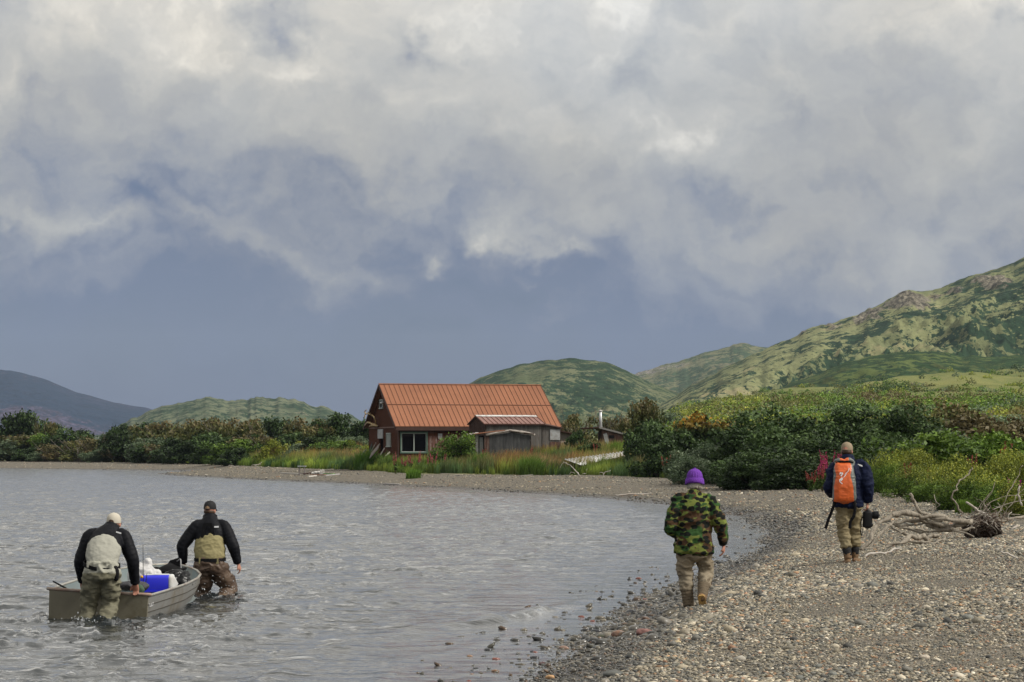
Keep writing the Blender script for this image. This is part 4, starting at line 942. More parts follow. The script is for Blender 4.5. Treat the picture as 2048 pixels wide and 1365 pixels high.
def stone(px, py, wpx, col, label, z=None, wet=1.0):
    rs = np.random.RandomState(int(px * 3 + py)); d = F * EYE / (py - HY)
    x = (px - CX) / F * d; g = gz(x, d); 
    if g > .03: 
        for _ in range(4): d = F * (EYE - g) / (py - HY); x = (px - CX) / F * d; g = gz(x, d)
    r = wpx / 2 / (F / d); V0, F0 = ico(3)
    n = fbm(V0[:, 0] * 1.3 + px, V0[:, 1] * 1.3, V0[:, 2] * 1.3, octv=3, seed=int(py)); V = V0 * (1 + .30 * n[:, None]) * np.array((1.0, .75, .52)) * r
    V[:, 2] = np.where(V[:, 2] < -.3 * r, -.3 * r, V[:, 2])
    me = fastmesh('stone', V, F0, np.array(col)[None].repeat(len(V), 0) * (1 + .2 * n[:, None]), {'wet': np.full(len(V), wet)})
    o = link('stone', me, MST, loc=(x, d, max(g, -.012) + r * .26)); o.rotation_euler = (0, 0, rs.uniform(-.5, .5)); tag(o, label, 'stone', 'larger stones at the waterline')
RD, DK, BR, GY, PL = (.17, .055, .04), (.030, .031, .034), (.20, .115, .065), (.12, .125, .125), (.34, .30, .25)
for a in [(1193, 1266, 23, DK, 'largest black stone at the water edge with a pointed left end'), (1290, 1270, 33, (.22, .11, .095), 'large dull red boulder lying on the dry gravel', None, 0.1), (1128, 1298, 22, (.24, .15, .11), 'flat pinkish stone in the shallows with a pale top'),
          (1163, 1235, 14, RD, 'red stone in the film of water above the black one'), (1297, 1213, 16, BR, 'brown stone beside the walking man\'s left boot'), (1288, 1200, 13, RD, 'red brown stone awash left of the man\'s boots'), (1280, 1216, 20, DK, 'dark flat stone awash left of the man\'s boots'),
          (1335, 1163, 11, DK, 'dark stone alone in the shallows left of the man\'s leg'), (1277, 1158, 13, RD, 'reddish stone alone farthest out in the ripples'), (1140, 1230, 9, DK, 'small dark stone in the water left of the red one'), (1115, 1237, 9, DK, 'small dark stone farthest left in the band of smooth water'),
          (992, 1319, 17, RD, 'rust red stone in the shallows near the lower frame edge'), (991, 1343, 17, BR, 'brown stone close to the bottom edge of the frame'), (1086, 1329, 19, (.09, .05, .05), 'maroon flat stone near the lower end of the waterline'), (1069, 1316, 17, DK, 'dark wet stone with a stepped top in the shallows'),
          (1100, 1312, 11, GY, 'small grey stone next to the flat pinkish one'), (1065, 1304, 12, DK, 'dark low stone above the stepped one'), (1064, 1343, 14, GY, 'grey stone in the foam line at the lower shore'), (1018, 1356, 10, DK, 'dark stone low in the shallows'), (939, 1313, 14, BR, 'pale brown stone farthest left in the shallows'),
          (977, 1301, 18, DK, 'dark flat stone breaking the calm water'), (938, 1362, 12, RD, 'red stone cut by the bottom of the frame'), (1240, 1275, 34, (.19, .10, .06), 'long rusty slab lying along the waterline'), (1205, 1278, 22, (.06, .065, .04), 'greenish wet slab end at the waterline'), (1262, 1226, 20, DK, 'dark wet stone right of the red stone'),
          (1230, 1216, 9, DK, 'tiny dark stone near the ripple edge'), (1505, 1146, 14, (.30, .17, .10), 'orange brown stone on the dry gravel past the camouflage jacket', None, .1), (1463, 1203, 14, (.42, .28, .17), 'tan stone right of the walking man\'s boots', None, 0), (1478, 1130, 12, DK, 'black stone at the edge of the wet gravel'),
          (1571, 1245, 17, (.38, .24, .14), 'orange tan stone in the middle of the dry gravel', None, 0), (1362, 1338, 13, PL, 'white oval pebble standing out on the dark gravel', None, 0), (1355, 1287, 16, (.45, .36, .22), 'cream coloured stone above the white pebble', None, 0), (1180, 1358, 14, PL, 'pale stone at the bottom of the gravel edge', None, 0),
          (1100, 1360, 20, (.42, .25, .12), 'orange stone at the very bottom of the shore', None, .2), (1961, 1241, 20, (.40, .33, .22), 'buff stone on the right gravel', None, 0), (1850, 1318, 22, (.46, .40, .32), 'pale flat stone near the bottom right', None, 0)]: stone(*a)
_r = np.random.RandomState(12); _seen = set()
for i in range(80):
    px = _r.uniform(930, 1330); py = 1365 - (px - 930) * .36 + _r.normal() * 14 - 22
    ci = _r.randint(5)
    zi_ = min(3, int((1330 - px) / 100))
    if 1195 < py < 1362 and (ci, zi_) not in _seen and not _seen.add((ci, zi_)): stone(px, py, _r.uniform(6, 12), [DK, RD, BR, GY, DK][ci], 'small %s stone in the water film %s' % (['black', 'reddish', 'brown', 'grey', 'charcoal'][ci], ['beside the walking man', 'above the big black stone', 'around the flat pinkish one', 'near the bottom of the frame'][min(3, int((1330 - px) / 100))]))
# ================================================================== driftwood
MDW = mat('driftwood', (.29, .255, .205), .85, var=.30, vscale=6, stretch=(3, 3, 1), bump=.5, bscale=20, dirt=(.085, .065, .045), dirts=5)
MDP = mat('driftwood_pale', (.48, .44, .39), .8, var=.22, vscale=8, bump=.4, bscale=30, dirt=(.27, .21, .17), dirts=4)
MRT = mat('root_soil', (.030, .021, .016), .95, var=.4, vscale=14)
A_ = lambda p: np.array(p, float)
def wood(pts, rads, n=8, sub=5, seed=0, gn=.30):
    rj = np.random.RandomState(seed + 77); pts = [A_(p) for p in pts]; L0 = sum(np.linalg.norm(q - p) for p, q in zip(pts[:-1], pts[1:]))
    if len(pts) > 3: pts = catmull(pts, 3); rr_ = [np.mean(q) for q in rads]; rads = list(np.interp(np.linspace(0, 1, len(pts)), np.linspace(0, 1, len(rr_)), rr_) * (1 + .22 * rj.normal(size=len(pts)))); pts = [p + rj.normal(size=3) * np.array((1, .6, 1)) * min(.035, L0 * .012) for p in pts]; sub = 2
    V, Fs = loftmesh(pts, rads, n, sub, (.3, .2, 1)); r = np.mean([np.mean(q) for q in rads])
    V = V + (fbm(V[:, 0] * 5, V[:, 1] * 5, V[:, 2] * 5, octv=3, seed=seed)[:, None]) * r * gn * np.array((1, 1, 1)) * 2
    return V, Fs
def logpx(path, radpx, d, name, label, cat, m=MDW, group=None, parent=None, jit=0.0, seed=0, n=8):
    """a limb through photograph points (px, py, dy): dy moves it deeper"""
    b = MB(); pts = [P(p[0], p[1], d + (p[2] if len(p) > 2 else 0)) for p in path]; rads = [r * (.62 if max(radpx) > 2.6 else .46) / (F / d) for r in radpx]
    V, Fs = wood(pts, rads, n, 5, seed); b.add(V, Fs); o = b.build(name, m, parent, True)
    if label: tag(o, label, cat, group)
    return o
def tangle():
    base = onbeach(1840, 1090); d = base.y
    r = empty('driftwood_tree', (0, 0, 0), 0, 'weathered driftwood tree with tangled limbs lying on the gravel beside the man with the camera', 'driftwood')
    L_ = [ # limb paths in photograph pixels with depth offsets
        ([(1722, 1098, -.6), (1745, 1070, -.4), (1775, 1035, -.1), (1800, 1028, 0), (1835, 1030, .1), (1880, 1036, .2), (1940, 1044, .3)], [5, 7, 8, 9, 8, 7, 8]),
        ([(1819, 988, .2), (1828, 1006, .2), (1842, 1026, .2), (1862, 1034, .2), (1900, 1042, .2), (1945, 1046, .3)], [4.5, 5, 5.5, 6, 6.5, 7]),
        ([(1770, 1056, 0), (1800, 1046, .2), (1840, 1042, .3), (1880, 1052, .3), (1910, 1060, .3)], [3.5, 4.5, 6, 7, 6]),
        ([(1738, 1100, -.6), (1755, 1075, -.5), (1782, 1050, -.3), (1792, 1038, -.2)], [3, 4, 4.5, 4]),
        ([(1780, 1054, .1), (1800, 1064, 0), (1828, 1072, 0), (1850, 1070, 0)], [3, 4.5, 5, 4]),
        ([(1788, 1053, .4), (1820, 1058, .4), (1850, 1068, .3), (1872, 1074, .2), (1880, 1070, .2)], [2.6, 3.5, 4, 5, 4]),
        ([(1815, 1056, .6), (1850, 1062, .6), (1880, 1064, .5), (1905, 1063, .4)], [3, 3.2, 3.5, 3]),
        ([(1720, 1102, -.7), (1745, 1094, -.6), (1775, 1090, -.5), (1805, 1084, -.4), (1824, 1074, -.2), (1850, 1078, 0), (1880, 1070, .2)], [4, 4.5, 5, 5.5, 8, 7, 5]),
        ([(1735, 1098, -.7), (1760, 1098, -.7), (1782, 1092, -.6)], [1.6, 2.2, 2]),
        ([(1790, 1062, .1), (1788, 1075, 0), (1790, 1090, 0)], [1.1, 1, .8]),
        ([(1829, 1004, .2), (1822, 992, .1), (1812, 988, 0)], [1.6, 1.1, .6]), ([(1850, 1050, .3), (1880, 1058, .3), (1920, 1062, .2), (1950, 1056, .2)], [4, 5, 5, 4]), ([(1800, 1078, -.3), (1835, 1084, -.2), (1860, 1086, -.2), (1895, 1080, 0)], [4, 5, 5, 3]), ([(1765, 1080, -.3), (1790, 1070, -.2), (1815, 1062, 0)], [2, 2.2, 1.6]), ([(1840, 1036, .2), (1870, 1048, .2), (1900, 1052, .3), (1930, 1050, .3)], [5, 6, 6, 5]), ([(1905, 1062, 0), (1930, 1066, -.1), (1948, 1074, -.2)], [3, 3, 2]), ([(1848, 1022, .2), (1844, 1036, .2), (1850, 1052, .2)], [1.5, 1.3, 1]), ([(1790, 1050, .1), (1815, 1052, .3), (1850, 1046, .3), (1885, 1044, .3)], [2.6, 3, 3.4, 3]), ([(1860, 1032, .2), (1868, 1020, .2), (1880, 1010, .2)], [1.8, 1.3, .8])]
    for i, (p, rad) in enumerate(L_): logpx(p, rad, d, 'branch' if i else 'trunk', None, None, parent=r, seed=i)
tangle()
MRK = mat('root_dark', (.12, .085, .065), .9, var=.4, vscale=14)
def rootball():
    base = onbeach(1965, 1078); d = base.y; rs = np.random.RandomState(6)
    r = empty('tree_stump', (0, 0, 0), 0, 'uprooted stump with dark soil and hanging roots at the right of the driftwood', 'stump')
    b = MB(); c = P(1968, 1050, d); s = F / d; V0, F0 = ico(4); n = fbm(V0[:, 0] * 2.6, V0[:, 1] * 2.6, V0[:, 2] * 2.6, octv=5, seed=14, gain=.65)
    b.add(V0 * (1 + .55 * n[:, None]) * np.array((37 / s, 30 / s, 25 / s)) + np.array(c) + np.array((0, .25, -.05)), F0); b.build('soil', MRT, r, False)
    for i in range(84):
        x = 1968 + rs.normal() * 26; y = 1036 + rs.normal() * 9; a = rs.uniform(-.2, 3.34) if i % 3 else rs.uniform(3.0, 6.4); pts = []; dz = rs.uniform(-.34, -.12)
        for k in range(5):
            pts.append((x, min(y, 1086), dz)); st_ = rs.uniform(4, 12) * (.7 if i % 3 else 1.1); x += math.cos(a) * st_ * 1.2; y += math.sin(a) * st_; a += rs.normal() * .65; dz += rs.normal() * .07
        w0 = rs.uniform(.9, 2.3); logpx(pts, [w0, w0 * .9, w0 * .7, w0 * .5, .4], d, 'root', None, None, m=[MRK, MDW, MDP, MRK][i % 4], parent=r, seed=i, n=5)
    logpx([(1985, 1046, 0), (2020, 1040, .1), (2060, 1032, .3), (2110, 1030, .5)], [3, 4, 4.5, 5], d, 'root', None, None, parent=r, seed=88)
rootball()
DWG = 'driftwood lying on the beach'
def bp_(px, py, dy=0, g=0): return (px, py, dy)
logpx([(1731, 1114, -.2), (1745, 1108, -.1), (1768, 1107, 0), (1785, 1102, .1), (1803, 1097, .2)], [3.2, 4, 3.4, 3, 1.2], onbeach(1760, 1112).y, 'driftwood_log', 'pale pinkish driftwood log lying right of the brown boots', 'driftwood', MDP, DWG, seed=31)
logpx([(2002, 1103, 0), (2015, 1108, 0), (2032, 1116, 0), (2060, 1124, 0)], [2, 3, 3, 3.4], onbeach(2030, 1118).y, 'driftwood_stick', 'bleached stick near the right edge on open gravel', 'driftwood', MDP, DWG, seed=32)
logpx([(1658, 1103, 0), (1668, 1094, .2), (1680, 1086, .3), (1700, 1078, .6)], [1.5, 2, 2.2, 2], onbeach(1662, 1104).y, 'driftwood_stick', 'thin brown stick left of the man\'s boots', 'driftwood', MDW, DWG, seed=33)
logpx([(1945, 936, .5), (1938, 948, .4), (1922, 960, .3), (1914, 974, .1), (1905, 990, 0), (1912, 1008, 0), (1920, 1022, 0), (1925, 1030, 0)], [1.5, 2.2, 2.4, 2.6, 3, 3, 3.2, 3.5], 55, 'dead_branch', 'curved dead branch rising out of the green bushes', 'branch', MDW, None, seed=34)
for i, (pp, rr, lb) in enumerate([([(1990, 1040, .2), (2010, 1000, .3), (2030, 960, .5), (2046, 930, .6)], [2.4, 2, 1.6, 1], 'long thin dead branch slanting up right above the root ball'), ([(1940, 1050, 0), (1960, 1012, .2), (1985, 980, .3), (1990, 960, .3)], [2, 1.6, 1.2, .6], 'thin twig rising steeply above the root ball'),
        ([(2000, 1050, .1), (2022, 1010, .1), (2040, 985, .2), (2070, 960, .3)], [2.2, 1.8, 1.6, 1], 'dead branch leaning to the right edge'), ([(1985, 1020, .3), (2015, 1008, .3), (2050, 1000, .3)], [1.8, 1.6, 1.4], 'pale flat twig above the root ball'),
        ([(2040, 972, 0), (2036, 985, 0), (2040, 1000, 0), (2044, 1012, 0)], [2.5, 3, 3.4, 3], 'bright white bent branch at the right edge'), ([(1932, 1004, 0), (1944, 1012, 0), (1956, 1022, .1), (1975, 1030, .1)], [2.4, 3.4, 4, 3.6], 'knotted pale log end left of the root ball top'),
        ([(2018, 1068, 0), (2026, 1058, 0), (2036, 1052, .1)], [4, 4.5, 3], 'short white log end right of the root ball'), ([(1995, 1006, .2), (2012, 1026, .1), (2040, 1030, .1)], [1.4, 1.8, 1.6], 'brown twig crossing the tangle at the right'), ([(1960, 1030, .1), (1990, 1000, .4), (2035, 990, .5), (2070, 994, .6)], [1.6, 1.5, 1.2, 1], 'arching twig over the roots'),
        ([(1918, 1068, .3), (1950, 1040, .3), (1972, 1000, .4), (1992, 968, .6)], [1.6, 1.4, 1.2, .8], 'slim grey twig in front of the shady bush'), ([(1700, 968, 0)] * 0 or [(1868, 990, 1), (1872, 1003, .5), (1880, 1010, 0)], [1.5, 1.8, 1.4], 'small dead twig at the edge of the gravel tongue')]):
    dd = 45 if i < 9 else 47
    logpx(pp, rr, dd, 'dead_branch', lb, 'branch', MDP if i in (3, 4, 5, 6) else MDW, 'dead branches round the uprooted stump', seed=50 + i, n=6)
logpx([(1230, 991, 0), (1250, 990.5, 0), (1275, 989, 0), (1302, 987, 0)], [1.5, 2.6, 2.8, 2], onbeach(1265, 993).y, 'driftwood_plank', 'long pale plank lying on the gravel across the bay', 'driftwood', MDP, DWG, seed=35)
logpx([(1222, 992, 0), (1232, 991, 0), (1241, 990, 0)], [1.2, 1.8, 1.2], onbeach(1230, 994).y, 'driftwood_stick', 'dark short stick touching the pale plank', 'driftwood', MDW, DWG, seed=36)
def dw_group(name, label, limbs, py0, m=MDP, cat='driftwood'):
    d = onbeach(limbs[0][0][0][0], py0).y; r = empty(name, (0, 0, 0), 0, label, cat, DWG)
    for i, (p, q) in enumerate(limbs): logpx(p, q, d, 'trunk' if i == 0 else 'branch', None, None, m, None, r, seed=i + int(py0), n=7)
dw_group('driftwood_branch', 'forked pale branch bent like an elbow against the green bank', [([(1158, 950, -1), (1153, 944, -.5), (1143, 933, 0), (1134, 927, 0), (1128, 924, 0)], [2.6, 2.4, 1.8, 1.3, 1]), ([(1128, 924, 0), (1123, 930, 0), (1120, 937, 0)], [1, .8, .6]), ([(1150, 947, -1), (1142, 945, -1), (1139, 950, -1)], [.9, .8, .6])], 952)
dw_group('driftwood_branch', 'pale two armed branch lying right of the elbow branch', [([(1165, 948, 0), (1172, 948, 0), (1184, 945, 0), (1195, 940, 0)], [1.3, 1.6, 1.2, .6]), ([(1174, 948, 0), (1173, 942, 0), (1174, 938, 0)], [1, 1, .8])], 951)
dw_group('driftwood_branch', 'small white branch shaped like an antler on the bank foot', [([(1208, 957, 0), (1207, 950, 0), (1210, 945, 0), (1222, 941, 0)], [1.3, 1.4, 1.3, .8]), ([(1209, 948, 0), (1202, 945, 0), (1199, 947, 0)], [1.2, 1, .7]), ([(1213, 944, 0), (1220, 944, 0)], [.9, .5])], 957)
dw_group('driftwood_branch', 'pale branch with three fingers in front of the dark alders', [([(1482, 965, 0), (1474, 966, 0), (1464, 963, 0), (1450, 961, 0), (1430, 962, 0)], [2, 4, 2.8, 1.6, 1]), ([(1470, 964, 0), (1458, 956, 0), (1440, 951, 0)], [2.2, 1.5, .8]), ([(1474, 962, 0), (1462, 950, 0), (1448, 945, 0)], [2.2, 1.5, .8]), ([(1474, 965, 0), (1484, 958, 0), (1486, 954, 0)], [3.2, 2.6, 1.4])], 968)
dw_group('tree_stump', 'small twisted pale stump left of the man with the pack', [([(1606, 972, 0), (1613, 968, 0), (1617, 962, 0), (1612, 957, 0), (1607, 955, 0)], [2, 3, 2.2, 1.6, 1.2])], 974, cat='stump')
dw_group('driftwood_branch', 'pale twisted roots on the beach below the dark bushes', [([(505, 935, 0), (512, 931, 0), (520, 928, 0), (524, 924, 0)], [1.4, 2, 1.4, .8]), ([(503, 936, 0), (504, 931, 0), (513, 930, 0)], [1, 1.2, 1]), ([(512, 931, 0), (522, 930, 0)], [1.2, .7])], 937)
dw_group('driftwood_branch', 'whitish dead roots under the low dark bush', [([(455, 934, 0), (462, 931, 0), (470, 933, 0), (478, 932, 0)], [1, 1.3, 1, .6]), ([(462, 931, 0), (465, 936, 0)], [1, .6])], 936)
for i, (a, b, c, lb) in enumerate([((0, 921), (8, 918), (22, 922), 'white driftwood at the far left beach edge'), ((190, 925), (202, 922), (212, 926), 'pale stump on the far left beach'), ((290, 927), (302, 924), (314, 928), 'bleached driftwood under the leaning bushes'), ((1040, 952), (1052, 951), (1066, 950), 'thin stick under the grass clump below the shed'), ((900, 952), (915, 950), (930, 951), 'thin pale stick below the grass in front of the house')]):
    dw_group('driftwood_stick', lb, [([(*a, 0), (*b, 0), (*c, 0)], [1, 1.4, .8])], b[1] + 3)
# ================================================================== the buildings
def mat_boards(name, base, base2, width=.2, rough=.85, grey=None, axis='X', gthr=(.45, .65)):
    """weathered vertical boards: groove lines, per-board tone, stains"""
    m = bpy.data.materials.new(name); m.use_nodes = True; nt = m.node_tree; N = nt.nodes; L = nt.links; b = N['Principled BSDF']; b.inputs['Roughness'].default_value = rough; b.inputs['Specular IOR Level'].default_value = .04
    tc = N.new('ShaderNodeTexCoord'); sp = N.new('ShaderNodeSeparateXYZ'); L.new(tc.outputs['Object'], sp.inputs[0])
    dv = N.new('ShaderNodeMath'); dv.operation = 'DIVIDE'; L.new(sp.outputs[axis], dv.inputs[0]); dv.inputs[1].default_value = width
    fl = N.new('ShaderNodeMath'); fl.operation = 'FLOOR'; L.new(dv.outputs[0], fl.inputs[0])
    wn = N.new('ShaderNodeTexWhiteNoise'); wn.noise_dimensions = '1D'; L.new(fl.outputs[0], wn.inputs['W'])
    fr = N.new('ShaderNodeMath'); fr.operation = 'FRACT'; L.new(dv.outputs[0], fr.inputs[0])
    mx = N.new('ShaderNodeMix'); mx.data_type = 'RGBA'; L.new(wn.outputs[0], mx.inputs[0]); mx.inputs[6].default_value = (*base, 1); mx.inputs[7].default_value = (*base2, 1); c = mx.outputs[2]
    mp = N.new('ShaderNodeMapping'); L.new(tc.outputs['Object'], mp.inputs[0]); mp.inputs[3].default_value = (3, 3, .6)
    n = N.new('ShaderNodeTexNoise'); n.inputs['Scale'].default_value = 2.2; n.inputs['Detail'].default_value = 8; n.inputs['Roughness'].default_value = .7; L.new(mp.outputs[0], n.inputs[0])
    if grey is not None:
        r = N.new('ShaderNodeMapRange'); L.new(n.outputs[0], r.inputs[0]); r.inputs[1].default_value = gthr[0]; r.inputs[2].default_value = gthr[1]
        m2 = N.new('ShaderNodeMix'); m2.data_type = 'RGBA'; L.new(r.outputs[0], m2.inputs[0]); L.new(c, m2.inputs[6]); m2.inputs[7].default_value = (*grey, 1); c = m2.outputs[2]
    gr = N.new('ShaderNodeMapRange'); L.new(fr.outputs[0], gr.inputs[0]); gr.inputs[1].default_value = 0; gr.inputs[2].default_value = .10; gr.inputs[3].default_value = .35; gr.inputs[4].default_value = 1
    v = N.new('ShaderNodeVectorMath'); v.operation = 'SCALE'; L.new(c, v.inputs[0]); L.new(gr.outputs[0], v.inputs['Scale'])
    r3 = N.new('ShaderNodeMapRange'); L.new(n.outputs[0], r3.inputs[0]); r3.inputs[1].default_value = .3; r3.inputs[2].default_value = .7; r3.inputs[3].default_value = .7; r3.inputs[4].default_value = 1.3
    v2 = N.new('ShaderNodeVectorMath'); v2.operation = 'SCALE'; L.new(v.outputs[0], v2.inputs[0]); L.new(r3.outputs[0], v2.inputs['Scale']); L.new(v2.outputs[0], b.inputs['Base Color'])
    return m
RUST = mat_boards('rust_painted_boards', (.090, .031, .016), (.125, .046, .024), .4, grey=(.05, .032, .026))
RUST2 = mat_boards('rust_plywood', (.105, .037, .018), (.135, .050, .025), 1.2, grey=(.055, .032, .024))
REDW = mat_boards('weathered_red_boards', (.10, .045, .035), (.17, .085, .065), .18, grey=(.27, .22, .20), gthr=(.5, .62))
GREYB = mat_boards('grey_boards', (.115, .108, .10), (.20, .19, .175), .16, grey=(.085, .07, .06))
GREYD = mat_boards('charcoal_boards', (.062, .062, .062), (.085, .085, .085), .25, grey=(.11, .11, .11), gthr=(.55, .7))
BRNB = mat_boards('brown_boards', (.105, .060, .048), (.145, .085, .068), .2, grey=(.16, .14, .125), gthr=(.5, .68))
LOGM = mat('bleached_timber', (.42, .38, .34), .85, var=.3, vscale=5, stretch=(1, 6, 6), dirt=(.18, .13, .11), dirts=2)
DARKW = mat('dark_trim', (.060, .030, .022), .8, var=.2, vscale=3)
TRIMW = mat('faded_trim', (.15, .085, .065), .8, var=.25, vscale=3)
ROOFM = mat('painted_roof_steel', (.300, .130, .072), .74, var=.16, vscale=.9, spec=.15, dirt=(.235, .102, .060), dirts=.45)
ROOFD = mat('roof_seam_line', (.150, .066, .040), .75)
ROOF2 = mat('faded_maroon_roof_steel', (.235, .12, .10), .55, var=.15, vscale=2, dirt=(.29, .17, .145), dirts=1.2)
RIDGE = mat('pale_ridge_cap', (.60, .60, .58), .6, var=.2, vscale=4, dirt=(.3, .22, .2), dirts=3)
FRW = mat('window_frame_paint', (.30, .33, .30), .6, var=.1, vscale=5)
FRG = mat('window_casing_green', (.075, .13, .095), .7, var=.2, vscale=5)
GLASS = mat('dark_window_glass', (.004, .004, .005), .10, spec=.18)
INSD = mat('interior_shade', (.012, .010, .009), .9)  # near-black colour stands in for shade inside the openings
WHT = mat('white_door_paint', (.62, .63, .62), .6, var=.08, vscale=6, dirt=(.45, .43, .40), dirts=3)
GRYP = mat('grey_panel_paint', (.36, .37, .37), .8, var=.15, vscale=5, dirt=(.24, .22, .2), dirts=3)
MSTEEL = mat('galvanised_pipe', (.52, .53, .53), .45, metal=.6, var=.1, vscale=8)
def wallface(b, pts, th, nrm):
    """prism from a planar polygon pushed back by th"""
    n = len(pts); nv = Vector(nrm) * th; V = [Vector(p) for p in pts] + [Vector(p) - nv for p in pts]
    b.add(V, [tuple(range(n)), tuple(range(2 * n - 1, n - 1, -1))] + [(i, i + n, (i + 1) % n + n, (i + 1) % n) for i in range(n)])
class Hs:
    """house frame: local x along the long wall to the right, y into the depth, z up"""
    def __init__(s, px, d, th, zb, name, label, cat):
        s.o = Vector(((px - CX) / F * d, d, zb)); s.e = empty(name, s.o, th, label, cat); s.th = th
    def lpx(s, px):   # local x on the front wall plane (y = 0) whose pixel is px
        u = (px - CX) / F; c, sn = math.cos(s.th), math.sin(s.th)
        return (u * s.o.y - s.o.x) / (c - u * sn)
    def lz(s, px, py):
        d = s.o.y + s.lpx(px) * math.sin(s.th); return EYE + (HY - py) * d / F - s.o.z
    def gpx(s, px):   # local y on the left gable plane (x = 0)
        u = (px - CX) / F; c, sn = math.cos(s.th), math.sin(s.th)
        return (u * s.o.y - s.o.x) / (-sn - u * c)
    def gzl(s, px, py):
        d = s.o.y + s.gpx(px) * math.cos(s.th); return EYE + (HY - py) * d / F - s.o.z
def house():
    th = math.radians(15); zb = 1.25; H = Hs(798, 185, th, zb, 'house', 'old rust brown house with a steep orange metal roof', 'house'); R = H.e
    Lx = H.lpx(1111); Wd = H.gpx(738); ez = H.lz(798, 853); rz = EYE + (HY - 768.5) * (185 + Wd / 2 * math.cos(th)) / F - zb
    hw = Wd / 2; wt = ez - .05
    # front wall in pieces round the window
    wx0, wx1, wz0, wz1 = H.lpx(802.5), H.lpx(853), H.lz(828, 905), H.lz(828, 866)
    b = MB(); t = .14
    for (x0, x1, z0, z1) in ((0, wx0, -.8, wt), (wx0, wx1, -.8, wz0), (wx0, wx1, wz1, wt), (wx1, Lx, -.8, wt)): b.box(((x0 + x1) / 2, t / 2, (z0 + z1) / 2), (x1 - x0, t, z1 - z0))
    b.build('front_wall', RUST, R)
    b = MB(); x0, x1 = wx1 + .05, H.lpx(940); b.box(((x0 + x1) / 2, -.012, 1.02), (x1 - x0, .02, 2.0)); b.build('weathered_siding', REDW, R)
    b = MB(); b.box(((Lx) / 2, Wd, wt / 2 - .4), (Lx, t, wt + .8)); b.build('back_wall', RUST, R)
    # gable with an opening for the doorway
    for nm, xx in (('gable_wall', 0.0), ('gable_wall', Lx)):
        b = MB(); sx = 1 if xx == 0 else -1; pk = rz - .12
        if xx == 0:
            y0, y1, zt = H.gpx(766.5), H.gpx(758.5), H.gzl(762, 877)
            ya, yb, za, zb_ = H.gpx(768), H.gpx(760), H.gzl(764, 818), H.gzl(764, 800)
            ztop = lambda y: wt + (pk - wt) * (1 - abs(y - hw) / hw)
            def poly(p): wallface(b, [(xx, y, z) for y, z in p], t, (-1, 0, 0))
            poly([(0, -.8), (0, wt), (y0, ztop(y0) if 0 else wt), (y0, -.8)]); poly([(y0, zt), (y0, wt), (y1, wt), (y1, zt)]); poly([(y1, -.8), (y1, wt), (Wd, wt), (Wd, -.8)])
            poly([(0, wt), (hw, pk), (Wd, wt)])
        else: wallface(b, [(xx, 0, -.8), (xx, Wd, -.8), (xx, Wd, wt), (xx, hw, pk), (xx, 0, wt)], t, (1, 0, 0))
        b.build(nm, RUST2, R)
    # doorway, closed by a sheet coloured like the unlit room
    b = MB(); b.box((.9, (y0 + y1) / 2, (zt - .8) / 2), (.04, y1 - y0 + .4, zt + .8)); b.build('doorway', INSD, R)
    # roof: two slopes with standing seams
    oh = .42; og = .38; sl_ = (rz - ez) / hw
    for sgn, nm in ((1, 'roof_slope'), (-1, 'roof_slope')):
        b = MB(); ye = -oh if sgn == 1 else Wd + oh; zE = ez - oh * 0.0; zlow = ez - .0
        p0 = Vector((-og, ye, zlow)); p1 = Vector((Lx + og, ye, zlow)); p2 = Vector((Lx + og, hw, rz)); p3 = Vector((-og, hw, rz)); nn = (p1 - p0).cross(p3 - p0).normalized() * (1 if sgn == 1 else -1)
        wallface(b, [p0, p1, p2, p3] if sgn == 1 else [p1, p0, p3, p2], .05, nn); ro = b.build(nm, ROOFM, R)
        if sgn == 1:
            n = 34; up = (p3 - p0)
            s2 = MB()
            for i in range(n + 1):
                a = p0 + (p1 - p0) * (i / n); s2.box(a + up / 2 + nn * .018, (.026, up.length, .03), axes=(Vector((1, 0, 0)), up.normalized(), nn))
            s2.build('standing_seams', ROOFD, ro)
            s3 = MB(); s3.box(p0 + (p1 - p0) / 2 + up * .50 + nn * .030, ((p1 - p0).length, .05, .035), axes=(Vector((1, 0, 0)), up.normalized(), nn)); s3.build('lap_joint', ROOFD, ro)
    b = MB(); b.box((Lx / 2, hw, rz + .03), (Lx + 2 * og + .04, .22, .05)); b.build('ridge_cap', mat('ridge_orange', (.47, .22, .13), .5, var=.2, vscale=1), R)
    b = MB(); b.box((Lx / 2, -oh + .05, ez - .17), (Lx + 2 * og - .1, .05, .26)); b.build('fascia', DARKW, R)
    b = MB(); b.box((Lx / 2, -oh / 2, ez - .31), (Lx + .5, oh, .03)); b.build('soffit', DARKW, R)
    for sgn in (1, -1):
        b = MB(); ye = -oh if sgn == 1 else Wd + oh; p0 = Vector((-og - .02, ye, ez - .13)); p3 = Vector((-og - .02, hw, rz - .13)); up = (p3 - p0)
        b.box(p0 + up / 2, (.05, up.length, .20), axes=(Vector((1, 0, 0)), up.normalized(), Vector((1, 0, 0)).cross(up.normalized()))); b.build('rake_board', DARKW, R)
    b = MB(); b.box((-.03, Wd / 2, wt), (.05, Wd, .10)); b.box((-.03, hw, H.gzl(762, 786)), (.05, 1.5, .06)); b.build('trim_board', TRIMW, R)
    b = MB(); b.box((-.03, .09, wt / 2 - .4), (.07, .2, wt + .7)); b.build('corner_board', DARKW, R)
    # large front window
    w = MB(); cxw, czw = (wx0 + wx1) / 2, (wz0 + wz1) / 2
